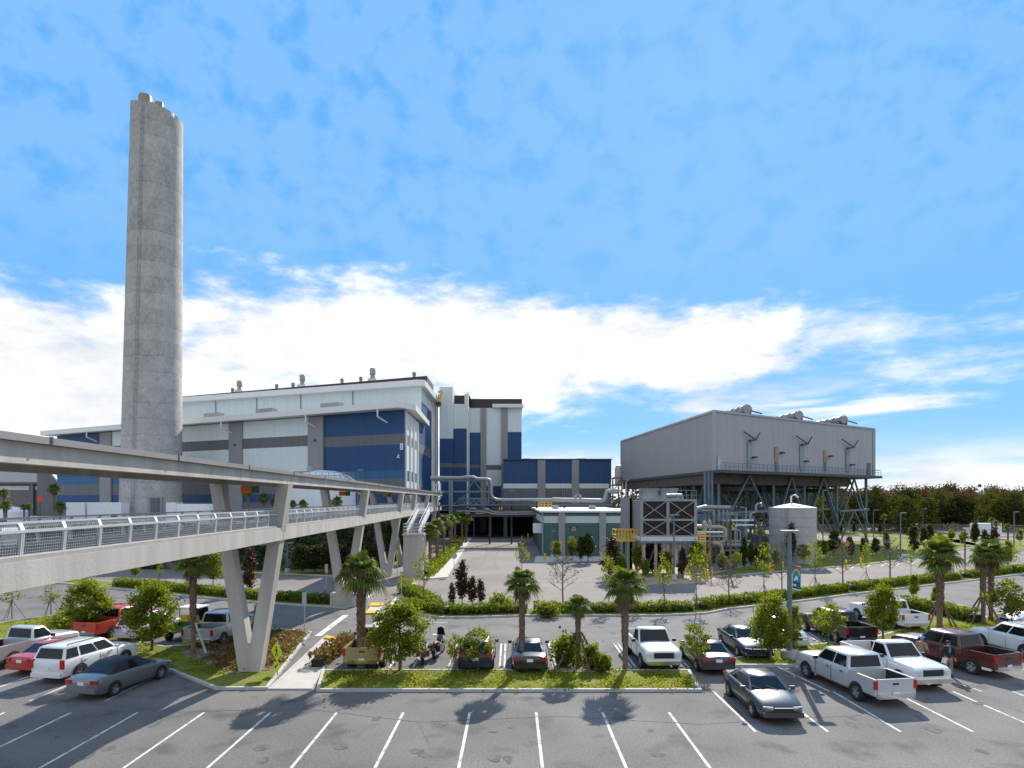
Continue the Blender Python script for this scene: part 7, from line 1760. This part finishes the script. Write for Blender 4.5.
def crossing_sign(px, ytop, ybot, ground, label, ang, Y=None):
    x, y = G(px, ground); t = thing('crossing_sign', label, 'road sign', (x, y, 0), group='yellow-green pedestrian crossing signs'); z1, z0 = PZ(ytop, y), PZ(ybot, y); s = (z1 - z0) / 2 * .74; zc = z1 - s
    MB().tube([(x, y, -.02), (x, y, z1 + .05)], .035, 6).build('post', M['signback'], t)
    d = Vector((math.cos(ang), math.sin(ang), 0)); n = Vector((math.sin(ang), -math.cos(ang), 0)); c = Vector((x, y, zc)) + n * .05
    def dia(c, hw, hh, m, nm, par, o): 
        mb = MB(); q = [c + d * hw, c + Vector((0, 0, hh)), c - d * hw, c - Vector((0, 0, hh))]; f = [p + n * o for p in q]; b = [p - n * .006 for p in q]; mb.face(*f); mb.face(*b[::-1])
        for i in range(4): mb.face(f[i], f[i - 1], b[i - 1], b[i])
        return mb.build(nm, m, par)
    pl = dia(c, s, s, M['signg'], 'plate', t, .006)
    g = MB(); e = lambda u, v: c + d * (u * s) + Vector((0, 0, v * s)) + n * .012
    g.face(*[e(.09 * math.cos(a), .42 + .09 * math.sin(a)) for a in np.linspace(0, 2 * math.pi, 10)[:-1]])
    for q in ([(-.10, -.05), (.10, -.05), (.09, .30), (-.09, .30)], [(-.10, -.05), (0, -.05), (-.14, -.52), (-.26, -.52)], [(0, -.05), (.10, -.05), (.27, -.50), (.15, -.52)], [(.09, .28), (.09, .18), (.28, .0), (.30, .07)], [(-.09, .28), (-.30, .04), (-.27, -.02), (-.09, .16)]): g.face(*[e(*p) for p in q])
    g.build('walking_figure', M['black'], pl)
    zz = zc - s - .22; c2 = Vector((x, y, zz)) + n * .05; mb = MB(); mb.raw([c2 + d * a * s * .5 + Vector((0, 0, b * .17)) + n * o for o in (.006, -.006) for a, b in ((-1, -1), (1, -1), (1, 1), (-1, 1))], [(0, 1, 2, 3), (7, 6, 5, 4), (0, 4, 5, 1), (1, 5, 6, 2), (2, 6, 7, 3), (3, 7, 4, 0)]); p2 = mb.build('arrow_plate', M['signg'], t)
    g = MB(); e2 = lambda u, v: c2 + d * (u * s * .5) + Vector((0, 0, v * .17)) + n * .012; g.face(e2(.7, .6), e2(.5, .75), e2(-.5, -.3), e2(-.3, -.45)); g.face(e2(-.7, -.75), e2(-.1, -.65), e2(-.65, -.05)); g.build('arrow', M['black'], p2)
crossing_sign(277.5, 641.5, 668, 677, 'yellow-green walking figure sign in front of the nearest bridge support', R(-38))
crossing_sign(401.5, 571, 587, 611, 'yellow-green walking figure sign in the hedge end at the crosswalk', R(-68))
crossing_sign(397.5, 550, 566, 583, 'yellow-green walking figure sign beside the stair tower', R(-70))
def plain_sign(px, ytop, ground, label, round_=True, m='signback', w=.75):
    x, y = G(px, ground); z1 = PZ(ytop, y); t = thing('traffic_sign', label, 'road sign', (x, y, 0), group='traffic signs seen from behind'); MB().tube([(x, y, -.02), (x, y, z1 - .05)], .035, 6).build('post', M['signback'], t)
    if round_: 
        b = MB(); n = 8; pts = [(x + w / 2 * math.cos(R(22.5) + math.pi / 4 * k), z1 - w / 2 + w / 2 * math.sin(R(22.5) + math.pi / 4 * k)) for k in range(n)]; b.face(*[(a, y - .05, z) for a, z in pts]); b.face(*[(a, y - .036, z) for a, z in pts[::-1]])
    else: b = MB().cbox((x, y - .045, z1 - w * .55), (w * .45, .012, w * 1.1), .9)
    b.build('plate', M[m], t)
plain_sign(454, 552.5, 576, 'grey octagonal sign back on the pavement beside the drive'); plain_sign(326.5, 564, 594, 'grey sign seen from behind at the far road edge under the bridge', False); plain_sign(304.5, 592, 632, 'grey sign seen from behind beside the front footpath', False); plain_sign(847, 541, 562, 'orange round sign on the lawn right of the grey tank', True, 'orange', .8); plain_sign(700, 612, 632, 'small orange marker sign behind the dark grey sedan', False, 'orange', .3)
def bollard(px, py, label, h=1.15, r=.13):
    x, y = G(px, py); b = MB().lathe([(r, -.02), (r, h - .08), (r * .75, h - .02), (r * .2, h)], 14, (x, y, 0)); solo(b, 'bollard', M['yellow'], label, 'bollard', (x, y, 0), 'yellow steel bollards', 40)
for px, py, l in ((545, 561, 'yellow bollard at the green building door, left of two'), (557, 563, 'yellow bollard right of the green building door'), (526.5, 558, 'yellow bollard at the left corner of the green building, left of its pair'), (528.8, 560, 'yellow bollard at the left corner of the green building, right of its pair'), (522, 541, 'yellow bollard before the passage mouth, left of two'), (528, 538, 'yellow bollard before the passage mouth, right of two'), (625.8, 583, 'yellow bollard below the yellow platform'), (705, 578, 'left yellow bollard at the tan pipe elbow'), (707.5, 580, 'middle yellow bollard at the tan pipe elbow'), (711.5, 577, 'right yellow bollard at the tan pipe elbow'), (770, 572, 'yellow bollard at the left of the grey tank foot'), (782.5, 571, 'yellow bollard in front of the grey tank foot'), (846, 569, 'yellow bollard on the lawn edge, left of two'), (861, 567, 'yellow bollard on the lawn edge, right of two'), (254, 583, 'yellow bollard under the bridge, left of two by the vine wall'), (266, 583, 'yellow bollard under the bridge, right of two by the vine wall')): bollard(px, py, l)
def hydrant(px, py):
    x, y = G(px, py); t = thing('fire_hydrant', 'red and blue hydrant on the verge in front of the grey tank', 'hydrant', (x, y, 0)); MB().lathe([(.2, -.02), (.2, .08), (.13, .1), (.13, .6), (.17, .62), (.15, .78), (.04, .86)], 14, (x, y, 0)).build('barrel', M['red'], t, 40); MB().tube([(x - .24, y, .5), (x + .24, y, .5)], .06, 8).build('outlet', M['bluep'], t)
hydrant(773, 572)
def fence():
    pts = [(PX(815, 168), 168), (PX(930, 170), 170), (PX(1060, 158), 158)]; t = thing('chain_link_fence', 'grey chain link fence along the far road in front of the wood', 'fence', (*pts[0], 0)); p = MB(); r = MB(); w = MB()
    for a, b in zip(pts[:-1], pts[1:]):
        a, b = Vector(a), Vector(b); n = int((b - a).length / 3)
        for k in range(n): q = a.lerp(b, k / n); p.tube([(q.x, q.y, -.05), (q.x, q.y, 2.5)], .05, 5)
        for z in (.15, 2.4): r.beam((a.x, a.y, z), (b.x, b.y, z), .05, .05)
        for k in range(16): z = .2 + k * .14; w.beam((a.x, a.y, z), (b.x, b.y, z), .03, .03)
    tag(p.build('post', M['galv'], t), kind='stuff'); r.build('rail', M['galv'], t); w.build('wire_mesh', M['galv'], t)
fence()
mc = MB().lathe([(.42, .004), (.42, .012)], 20, (*G(733, 630.5), 0)); solo(mc, 'manhole_cover', M['dsteel'], 'round dark manhole cover in the aisle before the navy sedan', 'manhole cover', (*G(733, 630.5), 0))
rk = MB()
for k in range(7): 
    p = G(903 + 2.4 * (k % 4), 558.5 - .8 * (k // 4)); rk.lathe([(.3, 0), (.42, .2), (.25, .45), (.05, .5)], 7, (p[0], p[1], .1))
solo(rk, 'rock_pile', M['walk'], 'pile of pale rocks on the lawn at the foot of the lawn lamp', 'rocks', (*G(906, 558), 0))
